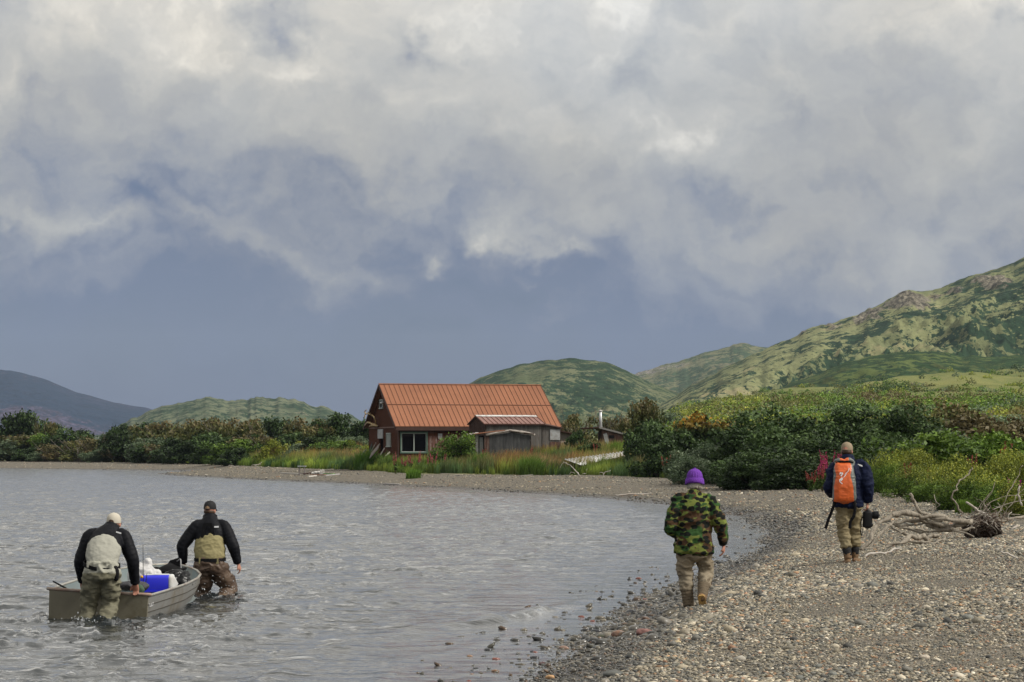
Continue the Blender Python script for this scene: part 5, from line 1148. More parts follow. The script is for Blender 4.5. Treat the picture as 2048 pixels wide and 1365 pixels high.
    for (c, s_) in (((cxw, -.02, wz1 + .04), (wx1 - wx0 + .2, .1, .09)), ((cxw, -.02, wz0 - .04), (wx1 - wx0 + .2, .12, .09)), ((wx0 - .04, -.02, czw), (.09, .1, wz1 - wz0)), ((wx1 + .04, -.02, czw), (.09, .1, wz1 - wz0))): w.box(c, s_)
    wo = w.build('window', FRG, R); f = MB(); mxm = H.lpx(828)
    for (c, s_) in (((cxw, .03, wz1 - .035), (wx1 - wx0, .07, .07)), ((cxw, .03, wz0 + .035), (wx1 - wx0, .07, .07)), ((wx0 + .03, .03, czw), (.06, .07, wz1 - wz0 - .14)), ((wx1 - .03, .03, czw), (.06, .07, wz1 - wz0 - .14)), ((mxm, .03, czw), (.08, .08, wz1 - wz0 - .14))): f.box(c, s_)
    f.build('frame', FRW, wo); g = MB(); g.box((cxw, .08, czw), (wx1 - wx0, .02, wz1 - wz0)); g.build('pane', GLASS, wo)
    # side window and attic window on the gable
    def gwin(pa, pb, ta, tb, fm, nm='window', mull=False):
        y0, y1 = H.gpx(pb), H.gpx(pa); pm = (pa + pb) / 2; z1, z0 = H.gzl(pm, ta), H.gzl(pm, tb); w = MB(); cy, cz = (y0 + y1) / 2, (z0 + z1) / 2
        for (c, s_) in (((-.04, cy, z1), (.09, y1 - y0 + .16, .09)), ((-.05, cy, z0), (.13, y1 - y0 + .22, .09)), ((-.04, y0, cz), (.09, .10, z1 - z0 - .09)), ((-.04, y1, cz), (.09, .10, z1 - z0 - .09))): w.box(c, s_)
        if mull: w.box((-.035, y0 + (y1 - y0) * .45, cz), (.07, .12, z1 - z0 - .09))
        wo = w.build(nm, fm, R); g = MB(); g.box((-.008, cy, cz), (.01, y1 - y0, z1 - z0)); g.build('pane', GLASS if not mull else GRYP, wo)
    gwin(760.5, 766.5, 800.5, 817, FRW); gwin(774.5, 782, 867.5, 893.5, FRW, mull=True)
    b = MB(); y0, y1 = H.gpx(767), H.gpx(757); z1, z0 = H.gzl(762, 859), H.gzl(762, 877.5); b.box((-.05, (y0 + y1) / 2, (z0 + z1) / 2), (.06, y1 - y0, z1 - z0)); b.build('boarded_panel', GRYP, R)
    b = MB(); x0, x1 = H.lpx(876), H.lpx(884); b.box(((x0 + x1) / 2, -.05, H.lz(880, 873)), (x1 - x0, .05, .42)); b.build('grey_patch', GRYP, R)
    # wall lamp by the attic window
    b = MB(); yl = H.gpx(770); zl = H.gzl(770, 806); b.ell((-.26, yl, zl), (.16, .17, .10), 10, 6); b.loft([(-.02, yl, zl + .06), (-.2, yl, zl + .05)], [.03, .03], 6); b.build('wall_lamp', WHT, R, True)
    # things on and against the gable
    r = empty('antlers', H.e.matrix_basis @ Vector((-.12, H.gpx(751), H.gzl(751, 838))), th, 'yellowed moose or caribou antlers hung on the gable wall', 'antlers'); MA = mat('antler_bone', (.33, .22, .08), .7, var=.3, vscale=6, dirt=(.55, .47, .36), dirts=3)
    def bt(nm, pts, rr): 
        b = MB(); b.loft([(-.1 - q[2], H.gpx(q[0]) - H.gpx(751), H.gzl(q[0], q[1]) - H.gzl(751, 838)) for q in pts], rr, 7, 4); b.build(nm, MA, r, True)
    bt('antler', [(757, 850, 0), (759, 842, .1), (757, 833, .2), (750, 829, .25), (746, 828, .25), (742, 829, .25), (740, 833, .25)], [.06, .058, .055, .048, .04, .03, .02])
    bt('tine', [(743, 829, .25), (741, 824, .25), (744, 820, .25)], [.06, .05, .03]); bt('tine', [(749, 829, .25), (748, 824, .3)], [.05, .03]); bt('tine', [(741, 831, .25), (741, 837, .25)], [.05, .03]); bt('tine', [(758, 834, .2), (762, 838, .3)], [.07, .04]); bt('tine', [(754, 830, .3), (756, 826, .4)], [.05, .02])
    bt('antler', [(757, 850, 0), (752, 848, .15), (748, 845, .3), (747, 852, .5)], [.07, .08, .06, .03]); bt('tine', [(750, 846, .2), (746, 847, .35)], [.07, .03]); bt('skull', [(760, 852, 0), (754, 851, .1), (749, 853, .2)], [.07, .10, .05])
    def lean(nm, label, cat, pa, pta, pb, ptb, w, m, x=-.5, group='wood leaning against the gable wall', slats=0):
        ya, za, yb, zb_ = H.gpx(pa), H.gzl(pa, pta), H.gpx(pb), H.gzl(pb, ptb); M_ = H.e.matrix_basis; o = empty(nm, M_ @ Vector((x, ya, za)), th, label, cat, group)
        a = Vector((0, 0, 0)); c = Vector((.35, yb - ya, zb_ - za)); ax = c.normalized(); sd_ = Vector((0, 1, 0)) - ax * ax.y; sd_.normalize()
        for k in (range(slats) if slats else [0]):
            q = MB(); off = sd_ * ((k - (slats - 1) / 2) * w * 1.5); V, Fs = loftmesh([a + off, a + off + (c) * .5, a + off + c], [w / 2, w / 2, w / 2.4], 6, 1); q.add(V, Fs); q.build('board' if slats else 'pole', m, o)
    lean('wooden_pallet', 'weathered slatted pallet leaning below the side window', 'pallet', 771, 912, 779, 893, .10, LOGM, -1.2, slats=4)
    lean('driftwood_pole', 'bent grey pole leaning by the dark doorway', 'pole', 764, 910, 768, 887, .09, LOGM, -1.0)
    lean('driftwood_pole', 'short pale post standing right of the pallet', 'pole', 787, 910, 786, 896, .10, LOGM, -1.0); lean('driftwood_pole', 'pale post end standing left of the big window', 'pole', 798, 912, 797, 904, .12, LOGM, -1.0)
    lean('driftwood_log', 'grey log standing at the left corner of the house', 'log', 741, 912, 741, 900, .20, LOGM, -.7); lean('hanging_net', 'dark bundle with a pale knot hung at the left of the gable', 'bundle', 746, 906, 745, 884, .22, GREYD, -.25)
    # ------- shed with maroon roof
    th2 = math.radians(15); S = Hs(970, 177, th2, 1.25, 'shed', 'grey board shed with a faded maroon roof in front of the house', 'shed'); R2 = S.e
    Lx2 = S.lpx(1085.5); Wd2 = S.gpx(939); ez2 = S.lz(970, 847.5); rz2 = EYE + (HY - 831.5) * (177 + Wd2 / 2) / F - 1.25; hw2 = Wd2 / 2
    b = MB(); b.box((Lx2 / 2, .06, ez2 / 2 - .4), (Lx2, .12, ez2 + .8)); b.build('front_wall', GREYB, R2); b = MB(); b.box((Lx2 / 2, Wd2, ez2 / 2 - .4), (Lx2, .12, ez2 + .8)); b.build('back_wall', GREYB, R2)
    b = MB(); wallface(b, [(0, 0, -.8), (0, 0, ez2), (0, hw2, rz2 - .06), (0, Wd2, ez2), (0, Wd2, -.8)], .12, (-1, 0, 0)); b.build('gable_wall', BRNB, R2)
    b = MB(); wallface(b, [(Lx2, Wd2, -.8), (Lx2, Wd2, ez2), (Lx2, hw2, rz2 - .06), (Lx2, 0, ez2), (Lx2, 0, -.8)], .12, (1, 0, 0)); b.build('gable_wall', GREYB, R2)
    for sgn in (1, -1):
        b = MB(); ye = -.25 if sgn == 1 else Wd2 + .25; p0 = Vector((-.15, ye, ez2)); p1 = Vector((Lx2 + .1, ye, ez2)); p3 = Vector((-.15, hw2, rz2)); p2 = Vector((Lx2 + .1, hw2, rz2)); nn = (p1 - p0).cross(p3 - p0).normalized() * sgn
        wallface(b, [p0, p1, p2, p3] if sgn == 1 else [p1, p0, p3, p2], .05, nn); ro = b.build('roof_slope', ROOF2, R2)
        if sgn == 1:
            up = p3 - p0; s2 = MB(); 
            for i in range(14): s2.box(p0 + (p1 - p0) * (i / 13) + up / 2 + nn * .018, (.045, up.length, .035), axes=(Vector((1, 0, 0)), up.normalized(), nn))
            s2.build('standing_seams', ROOFD, ro)
            s3 = MB(); s3.box(p0 + (p1 - p0) / 2 + up * .9 + nn * .04, ((p1 - p0).length, up.length * .17, .03), axes=(Vector((1, 0, 0)), up.normalized(), nn)); s3.build('ridge_flashing', RIDGE, ro)
    b = MB(); b.box((Lx2 / 2, -.2, ez2 - .07), (Lx2 + .2, .04, .1)); b.build('fascia', DARKW, R2)
    x3 = S.lpx(1120.5); b = MB(); wallface(b, [(Lx2, .02, -.8), (x3, .02, -.8), (x3, .02, S.lz(1120, 857)), (Lx2, .02, S.lz(1085, 849))], .1, (0, -1, 0)); b.build('lean_to_wall', GREYB, R2)
    b = MB(); wallface(b, [(x3, 0, -.8), (x3, 3.5, -.8), (x3, 3.5, S.lz(1120, 857)), (x3, 0, S.lz(1120, 857))], .1, (1, 0, 0)); b.build('side_wall', GREYB, R2)
    b = MB(); za, zc = S.lz(1085, 848.5), S.lz(1120, 856); wallface(b, [(Lx2 - .05, -.2, za), (x3 + .2, -.2, zc), (x3 + .2, 3.6, zc + .3), (Lx2 - .05, 3.6, za + .3)], .06, (0, 0, 1)); b.build('lean_to_roof', DARKW, R2)
    b = MB(); xa, xb = S.lpx(1100), S.lpx(1119.5); b.box(((xa + xb) / 2, -.03, S.lz(1110, 870)), (xb - xa, .05, .78)); b.build('shutter', GRYP, R2)
    b = MB(); b.box(((xa + xb) / 2, -.02, S.lz(1110, 895) - .1), (xb - xa, .04, 1.0)); b.build('brown_panel', BRNB, R2)
    # ------- vestibule with log beam
    V_ = Hs(978.5, 172.5, math.radians(6), 1.15, 'entrance_shed', 'low charcoal board entry shed with a bleached log beam and white door', 'shed'); R3 = V_.e
    xr = V_.lpx(1062); pk = V_.lz(1022, 865.5); el_ = V_.lz(982, 871.5); xm = V_.lpx(1022)
    b = MB(); wallface(b, [(0, 0, -.8), (xr, 0, -.8), (xr, 0, el_), (xm, 0, pk), (0, 0, el_)], .1, (0, -1, 0)); b.build('front_wall', GREYD, R3)
    b = MB(); wallface(b, [(xr, 0, -.8), (xr, 3.6, -.8), (xr, 3.6, el_), (xr, 0, el_)], .1, (1, 0, 0)); b.build('side_wall', GREYB, R3)
    b = MB(); b.box((-.18, .04, (el_ - .8) / 2), (.36, .12, el_ + .8)); b.build('pillar', BRNB, R3)
    xl = V_.lpx(950.5); b = MB(); b.box((xl / 2, 1.0, (el_ - .8) / 2), (-xl, .06, el_ + .8)); b.build('door_wall', INSD, R3)
    b = MB(); b.box((xl - .12, .6, (el_ - .8) / 2), (.3, 1.0, el_ + .8)); b.build('pillar', BRNB, R3)
    xa, xb = V_.lpx(951.5), V_.lpx(958); b = MB(); b.box(((xa + xb) / 2, .5, 1.0), (xb - xa, .06, 2.0 * 0 + V_.lz(955, 871) + .5)); b.build('white_door', WHT, R3)
    xa, xb = V_.lpx(960), V_.lpx(967.5); b = MB(); b.box(((xa + xb) / 2, .45, .8), (xb - xa, .06, V_.lz(955, 874) + .3)); b.build('grey_door', GRYP, R3)
    for (q0, q1) in (((973, 870.5), (1022, 861.5)), ((1018, 861.5), (1069, 870))):
        b = MB(); a = Vector((V_.lpx(q0[0]), -.12, V_.lz(*q0))); c = Vector((V_.lpx(q1[0]), -.12, V_.lz(*q1))); Vv, Fs = wood([a, (a + c) / 2 + Vector((0, 0, .04)), c], [.085, .10, .08], 8, 4, 5); b.add(Vv, Fs); b.build('log_beam', LOGM, R3, True)
    b = MB(); a = Vector((V_.lpx(948), .4, V_.lz(948, 867.5))); c = Vector((V_.lpx(1010), .4, V_.lz(1010, 860))); a2, c2 = a + Vector((0, 3.2, 0)), c + Vector((0, 3.2, 0)); wallface(b, [a + Vector((0, -.6, 0)), c + Vector((0, -.6, 0)), c2, a2], .06, (0, 0, 1)); b.build('roof', ROOFM, R3)
    b = MB(); c = Vector((xm, -.2, pk + .12)); wallface(b, [c, Vector((V_.lpx(1068), -.2, el_ + .14)), Vector((V_.lpx(1068), 3, el_ + .14)), c + Vector((0, 3.2, 0))], .06, (0, 0, 1)); b.build('roof', DARKW, R3)
    b = MB(); a = Vector((V_.lpx(932), .3, V_.lz(932, 870.5))); Vv, Fs = wood([a, a + Vector((.35, 0, .02)), a + Vector((.75, 0, .06))], [.08, .1, .09], 8, 2, 5); b.add(Vv, Fs); b.build('log_end', LOGM, R3, True)
    # bucket beside the doors
    q = P(940.5, 911, 171); b = MB(); b.loft([(0, 0, 0), (0, 0, .30)], [.14, .17], 12, 1); o = b.build('bucket', WHT, None, True); o.location = (q.x, q.y, gz(q.x, q.y)); tag(o, 'white bucket standing beside the white door', 'bucket'); o.scale = (1, 1, 1.8)
    # ------- chimney shed
    C_ = Hs(1203, 186, math.radians(3), 1.3, 'stove_shed', 'small brown board shed with a sloping roof and tall stove pipe', 'shed'); R4 = C_.e; xr = C_.lpx(1245); z0 = C_.lz(1203, 857); z1 = C_.lz(1245, 868)
    b = MB(); wallface(b, [(0, 0, -.8), (xr, 0, -.8), (xr, 0, z1), (0, 0, z0)], .1, (0, -1, 0)); b.build('front_wall', BRNB, R4)
    b = MB(); wallface(b, [(0, 3, -.8), (0, 0, -.8), (0, 0, z0), (0, 3, z0 - .3)], .1, (-1, 0, 0)); b.build('side_wall', BRNB, R4)
    b = MB(); wallface(b, [(-.2, -.25, z0 + .12), (xr + .25, -.25, z1 + .02), (xr + .25, 3, z1 - .1), (-.2, 3, z0)], .13, (0, 0, 1)); b.build('roof', mat('grey_roof_edge', (.22, .21, .20), .8, var=.2), R4)
    b = MB(); wallface(b, [(-.2, -.2, z0 + .1), (-1.5, -.2, z0 + .05), (-1.5, 3, z0), (-.2, 3, z0 + .05)], .08, (0, 0, 1)); b.build('roof', DARKW, R4)
    b = MB(); xa, xb = C_.lpx(1218), C_.lpx(1228); b.box(((xa + xb) / 2, -.01, C_.lz(1223, 874)), (xb - xa, .03, .24)); b.build('window', INSD, R4)
    b = MB(); xa = C_.lpx(1213); b.box((xa, -.06, C_.lz(1213, 880)), (.3, .04, 1.0), axes=(Vector((1, 0, .25)).normalized(), Vector((0, 1, 0)), Vector((-.25, 0, 1)).normalized())); b.build('loose_board', GRYP, R4)
    b = MB(); xp = C_.lpx(1204); zt = C_.lz(1203, 824); b.loft([(xp, .9, z0 - .1), (xp - .04, .9, zt)], [.115, .105], 12); po = b.build('stove_pipe', MSTEEL, R4, True)
    b = MB(); b.loft([(xp - .04, .9, zt + .02), (xp - .04, .9, zt + .08), (xp - .04, .9, zt + .16)], [.12, .20, .02], 12); b.build('rain_cap', WHT, po, True)
    # ------- low grey shed behind
    D_ = Hs(1121, 193, math.radians(3), 1.3, 'low_shed', 'low grey outbuilding with a sloping roof between the sheds', 'shed'); R5 = D_.e; xr = D_.lpx(1156); z0 = D_.lz(1121, 863); z1 = D_.lz(1156, 871); zm = D_.lz(1130, 882.5)
    b = MB(); wallface(b, [(0, 0, zm), (xr, 0, zm), (xr, 0, z1), (0, 0, z0)], .1, (0, -1, 0)); b.build('upper_wall', mat('grey_ply', (.17, .16, .15), .85, var=.2), R5)
    b = MB(); wallface(b, [(0, -.08, -.5), (xr - .1, -.08, -.5), (xr - .1, -.08, zm), (0, -.08, zm)], .1, (0, -1, 0)); b.build('lower_boards', LOGM, R5)
    b = MB(); wallface(b, [(-.1, -.3, z0 + .07), (xr + .2, -.3, z1 + .07), (xr + .2, 2.5, z1), (-.1, 2.5, z0)], .09, (0, 0, 1)); b.build('roof', DARKW, R5)
house()
# ------------------------------------------------------------------ white corrugated sheet in the grass
def sheet():
    d0, d1 = 160, 164; a, b_, c, e = P(1129, 919, d0), P(1163, 931, d0 - 1.5), P(1252, 911, d1 - 1.5), P(1246, 903.5, d1)
    n = 120; V = []; Fs = []
    for i in range(n + 1):
        t = i / n; off = Vector((0, 0, .035 * math.sin(i * .9))); V += [a.lerp(e, t) + off, b_.lerp(c, t) + off, a.lerp(e, t) + off - Vector((0, 0, .02)), b_.lerp(c, t) + off - Vector((0, 0, .02))]
    for i in range(n): k = 4 * i; Fs += [(k, k + 1, k + 5, k + 4), (k + 2, k + 6, k + 7, k + 3), (k, k + 4, k + 6, k + 2), (k + 1, k + 3, k + 7, k + 5)]
    m = MB(); m.add(V, Fs); o = m.build('metal_sheet', mat('white_sheet_paint', (.60, .60, .58), .6, var=.15, vscale=2, dirt=(.38, .34, .3), dirts=1.2), None, True); tag(o, 'long white corrugated sheet half sunk in the grass right of the sheds', 'metal sheet')
sheet()
# ------------------------------------------------------------------ junk on the far beach
def junk():
    base = onbeach(604, 951); d = base.y; s = F / d; MT = mat('grey_table_wood', (.20, .18, .17), .85, var=.2, vscale=9); LT = mat('table_top_zinc', (.42, .44, .46), .5, var=.1)
    r = empty('fish_table', base, 0, 'small grey cleaning table with splayed legs on the far beach', 'table'); h = 18 / s; w = 15 / s
    b = MB(); b.box((0, 0, h), (w * 1.1, .6, .05)); b.build('tabletop', LT, r)
    for sx in (-1, 1):
        for sy in (-1, 1): b = MB(); b.loft([(sx * w * .36, sy * .22, 0), (sx * w * .33, sy * .22, h - .03)], [.035, .035], 6); b.build('leg', MT, r)
    b = MB(); b.box((w * .1, 0, h * .22), (w * .7, .45, .09)); b.build('shelf', MT, r)
    q = onbeach(644, 949); WM = mat('chipped_white_enamel', (.62, .60, .56), .6, var=.2, dirt=(.2, .16, .13), dirts=5)
    b = MB(); b.box((0, 0, .16), (.30, .42, .36)); b.box((-.02, -.22, .18), (.1, .02, .16), col=(0, 0, 0)); o = b.build('crate', WM); o.location = q; tag(o, 'small white crate on the far beach at the right of the litter', 'crate')
    b = MB(); o = empty('machine_wreck', onbeach(628, 950), 0, 'rusty white machine wreck lying beside the white crate', 'scrap machine')
    for i, (x, z, rr) in enumerate(((-.35, .06, .05), (-.1, .12, .09), (.12, .15, .12), (.34, .16, .12))): b = MB(); b.ell((x, 0, z), (rr * 1.4, rr, rr), 10, 6); b.build('casing', WM, o, True)
    b = MB(); b.loft([(-.8, 0, .05), (-.2, 0, .12)], [.04, .06], 6); b.build('shaft', DARKW, o)
    for (a, c, w_, col, lb) in (((562, 947.5), (600, 949.5), 1.0, (.50, .47, .43), 'pale thin plank left of the small table'), ((616, 955), (632, 953), 1.4, (.55, .52, .47), 'short whitish plank nearest the water below the litter'), ((622, 951.5), (650, 951), 1.0, (.34, .17, .11), 'rusty red plank beside the machine wreck'), ((650, 952.5), (678, 950), 1.0, (.42, .41, .40), 'long grey plank right of the litter'), ((648, 949), (668, 949.3), 1.0, (.12, .30, .08), 'green plank behind the white crate'), ((770, 969), (800, 970.5), .8, (.48, .45, .42), 'thin pale stick near the water before the house')):
        p0, p1 = onbeach(*a), onbeach(*c); b = MB(); dv = (p1 - p0); ax = dv.normalized(); sd_ = Vector((0, 0, 1)).cross(ax).normalized(); b.box((p0 + p1) / 2 + Vector((0, 0, .04)), (dv.length, .16, .06 * w_), axes=(ax, sd_, ax.cross(sd_))); o = b.build('plank', mat('plank_paint', col, .8, var=.2, vscale=5)); tag(o, lb, 'plank', 'planks littering the far beach')
junk()
# ================================================================== people
def remesh(mb, name, vox=.011, it=3, fold=None, colf=None, mat_=None, parent=None, sf=.6):
    me = mb.mesh('tmp', False, False); o = link('tmp', me); m = o.modifiers.new('r', 'REMESH'); m.mode = 'VOXEL'; m.voxel_size = vox; m.adaptivity = 0
    if it: s = o.modifiers.new('s', 'SMOOTH'); s.iterations = it; s.factor = sf
    dg = bpy.context.evaluated_depsgraph_get(); m2 = bpy.data.meshes.new_from_object(o.evaluated_get(dg)); bpy.data.objects.remove(o); bpy.data.meshes.remove(me); m2.name = name
    n = len(m2.vertices); V = np.empty(n * 3, np.float32); m2.vertices.foreach_get('co', V); V = V.reshape(-1, 3)
    if fold is not None:
        Nn = np.empty(n * 3, np.float32); m2.vertex_normals.foreach_get('vector', Nn); V = V + Nn.reshape(-1, 3) * fold(V)[:, None].astype(np.float32); m2.vertices.foreach_set('co', V.ravel())
    if colf is not None: addcol(m2, colf(V))
    m2.polygons.foreach_set('use_smooth', np.ones(len(m2.polygons), bool)); m2.update()
    return link(name, m2, mat_, parent)
def cloth(a=.010, sx=7, sz=13, seed=0, a2=.004, diag=.6):
    def f(V):
        x, y, z = V[:, 0], V[:, 1], V[:, 2]
        r = fbm(x * sx + z * sx * diag, y * sx, z * sz - x * sx * .5, octv=3, seed=seed, ridged=True)
        return a * (r - .15) + a2 * fbm(x * 26, y * 26, z * 34, octv=2, seed=seed + 5)
    return f
SKIN = mat('skin', (.42, .20, .14), .55, var=.12, vscale=14, spec=.35)
BLACKJ = mat('black_down_jacket', (.006, .0065, .009), .6, var=.25, vscale=9, spec=.13)
NAVY = mat('navy_shell_jacket', (.007, .011, .034), .7, var=.25, vscale=7, spec=.12)
WTAN = mat('wader_tan', (.24, .20, .14), .8, var=.18, vscale=5, dirt=(.20, .155, .10), dirts=3)
WLITE = mat('wader_pale_grey', (.34, .335, .285), .75, var=.08, vscale=5)
WOLIV = mat('wader_olive_tan', (.235, .215, .145), .75, var=.15, vscale=5, dirt=(.16, .15, .10), dirts=3)
WKHA = mat('wader_khaki_panel', (.27, .235, .115), .75, var=.10, vscale=5)
WBRN = mat('wader_wet_brown', (.085, .055, .038), .5, var=.3, vscale=4, dirt=(.15, .105, .07), dirts=4)
KHAKI = mat('khaki_trousers', (.23, .19, .11), .85, var=.15, vscale=5, dirt=(.19, .15, .08), dirts=4)
BOOTM = mat('brown_boot', (.17, .105, .055), .75, var=.25, vscale=12)
SOLEM = mat('felt_sole', (.42, .26, .09), .85, var=.25, vscale=14); SOLED = mat('dark_sole', (.03, .025, .02), .8)
BLK = mat('black_webbing', (.007, .007, .008), .7, spec=.12); SOCK = mat('black_gaiter', (.010, .010, .011), .8)
CAPL = mat('cap_stone', (.50, .46, .38), .85, var=.08, vscale=20); CAPK = mat('cap_black', (.012, .012, .013), .75); CAPT = mat('cap_khaki_mesh', (.27, .21, .14), .85, var=.2, vscale=60)
HAIRG = mat('grey_hair', (.48, .44, .38), .7, var=.35, vscale=50); HAIRB = mat('brown_hair', (.06, .035, .02), .6, var=.3, vscale=40); WLOGO = mat('white_print', (.75, .75, .76), .6)
def purple():
    m = mat('purple_knit', (.145, .042, .33), .95, var=.12, vscale=30, bump=.6, bscale=90); return m
PURP = purple()
def mat_camo():
    m = bpy.data.materials.new('camouflage_cloth'); m.use_nodes = True; nt = m.node_tree; N = nt.nodes; L = nt.links; b = N['Principled BSDF']; b.inputs['Roughness'].default_value = .9; b.inputs['Specular IOR Level'].default_value = .1
    tc = N.new('ShaderNodeTexCoord')
    def nz(s, off, lo, hi, sc=(1, 1, 1.5), d=2, dist=0.0):
        mp = N.new('ShaderNodeMapping'); mp.inputs[1].default_value = off; mp.inputs[3].default_value = sc; L.new(tc.outputs['Object'], mp.inputs[0]); n = N.new('ShaderNodeTexNoise'); n.inputs['Scale'].default_value = s; n.inputs['Detail'].default_value = d; n.inputs['Distortion'].default_value = dist; L.new(mp.outputs[0], n.inputs[0])
        r = N.new('ShaderNodeMapRange'); L.new(n.outputs[0], r.inputs[0]); r.inputs[1].default_value = lo; r.inputs[2].default_value = hi; return r.outputs[0]
    def mx(f, a, c):
        x = N.new('ShaderNodeMix'); x.data_type = 'RGBA'; L.new(f, x.inputs[0])
        for i, v in ((6, a), (7, c)):
            if hasattr(v, 'is_linked'): L.new(v, x.inputs[i])
            else: x.inputs[i].default_value = (*v, 1)
        return x.outputs[2]
    def vor(s_, off, wob, sc=(1, .6, 1.45)):
        mp = N.new('ShaderNodeMapping'); mp.inputs[1].default_value = off; mp.inputs[3].default_value = sc; L.new(tc.outputs['Object'], mp.inputs[0])
        n = N.new('ShaderNodeTexNoise'); n.inputs['Scale'].default_value = 16; n.inputs['Detail'].default_value = 1; L.new(mp.outputs[0], n.inputs[0])
        ma = N.new('ShaderNodeVectorMath'); ma.operation = 'MULTIPLY_ADD'; L.new(n.outputs['Color'], ma.inputs[0]); ma.inputs[1].default_value = (wob,) * 3; L.new(mp.outputs[0], ma.inputs[2])
        v = N.new('ShaderNodeTexVoronoi'); v.feature = 'SMOOTH_F1'; v.inputs['Scale'].default_value = s_; v.inputs['Smoothness'].default_value = .35; L.new(ma.outputs[0], v.inputs[0]); return v
    def th(x, lo, hi):
        r = N.new('ShaderNodeMapRange'); L.new(x, r.inputs[0]); r.inputs[1].default_value = lo; r.inputs[2].default_value = hi; return r.outputs[0]
    v1 = vor(12.0, (1, 2, 3), .045); v2 = vor(10.5, (4, 8, 2), .06)
    c = mx(th(v2.outputs['Distance'], .60, .55), (.155, .185, .045), mx(nz(5, (7, 4, 1), .49, .53, d=1), (.036, .082, .026), (.080, .046, .026)))
    c = mx(th(v1.outputs['Distance'], .47, .44), c, (.012, .014, .012))
    L.new(c, b.inputs['Base Color']); return m
CAMO = mat_camo()
A = np.array
def hand(b, w, d, n, curl=.5, side=1, s=1.0):
    """w wrist, d pointing direction, n palm normal; side +1: thumb towards cross(d, n)"""
    w, d, n = A(w, float), A(d, float), A(n, float); d /= np.linalg.norm(d); n -= d * n.dot(d); n /= np.linalg.norm(n); t = np.cross(d, n) * side
    b.loft([w - d * .02, w + d * .03 * s, w + d * .075 * s, w + d * .095 * s], [(.030 * s, .021 * s), (.040 * s, .020 * s), (.043 * s, .018 * s), (.040 * s, .014 * s)], 12, 2, ref=t)
    for i, (o, ln) in enumerate(((.030, .072), (.011, .080), (-.009, .074), (-.028, .058))):
        p0 = w + d * .085 * s + t * o * s; a1, a2 = curl * .8, curl * 1.7
        p1 = p0 + (d * math.cos(a1) + n * math.sin(a1)) * ln * .5 * s; p2 = p1 + (d * math.cos(a2) + n * math.sin(a2)) * ln * .32 * s; p3 = p2 + (d * math.cos(a2 * 1.3) + n * math.sin(a2 * 1.3)) * ln * .25 * s
        b.loft([p0, p1, p2, p3], [.0105 * s, .0095 * s, .0088 * s, .007 * s], 8, 2, ref=t)
    p0 = w + d * .025 * s + t * .030 * s; p1 = p0 + (d * .7 + t * .6 + n * .25) * .042 * s; p2 = p1 + (d * .85 + t * .15 + n * .4) * .034 * s; b.loft([p0, p1, p2], [.014 * s, .0115 * s, .009 * s], 8, 2, ref=t)
def headshape(b, c, yaw=0.0, pitch=0.0, s=1.0):
    cy, sy, cp, sp_ = math.cos(yaw), math.sin(yaw), math.cos(pitch), math.sin(pitch)
    R = A([[cy, sy, 0], [-sy, cy, 0], [0, 0, 1]]) @ A([[1, 0, 0], [0, cp, sp_], [0, -sp_, cp]])
    q = lambda v: A(c) + R @ (A(v) * s)
    b.ell(q((0, -.008, .02)), (.077 * s, .096 * s, .098 * s), 20, 14, R=R); b.ell(q((0, .028, -.05)), (.058 * s, .066 * s, .066 * s), 16, 10, R=R)
    b.loft([q((0, .085, .02)), q((0, .108, -.015)), q((0, .092, -.028))], [.010, .016, .012], 8, 2); b.ell(q((0, .082, -.055)), (.026, .016, .010), 10, 6, R=R); b.ell(q((0, .070, -.092)), (.026, .022, .018), 10, 6, R=R)
    b.ell(q((0, .078, .030)), (.050, .012, .010), 10, 6, R=R)
    for k in (-1, 1): b.ell(q((k * .079, -.005, -.008)), (.010, .019, .031), 10, 8, R=R)
    return R, q
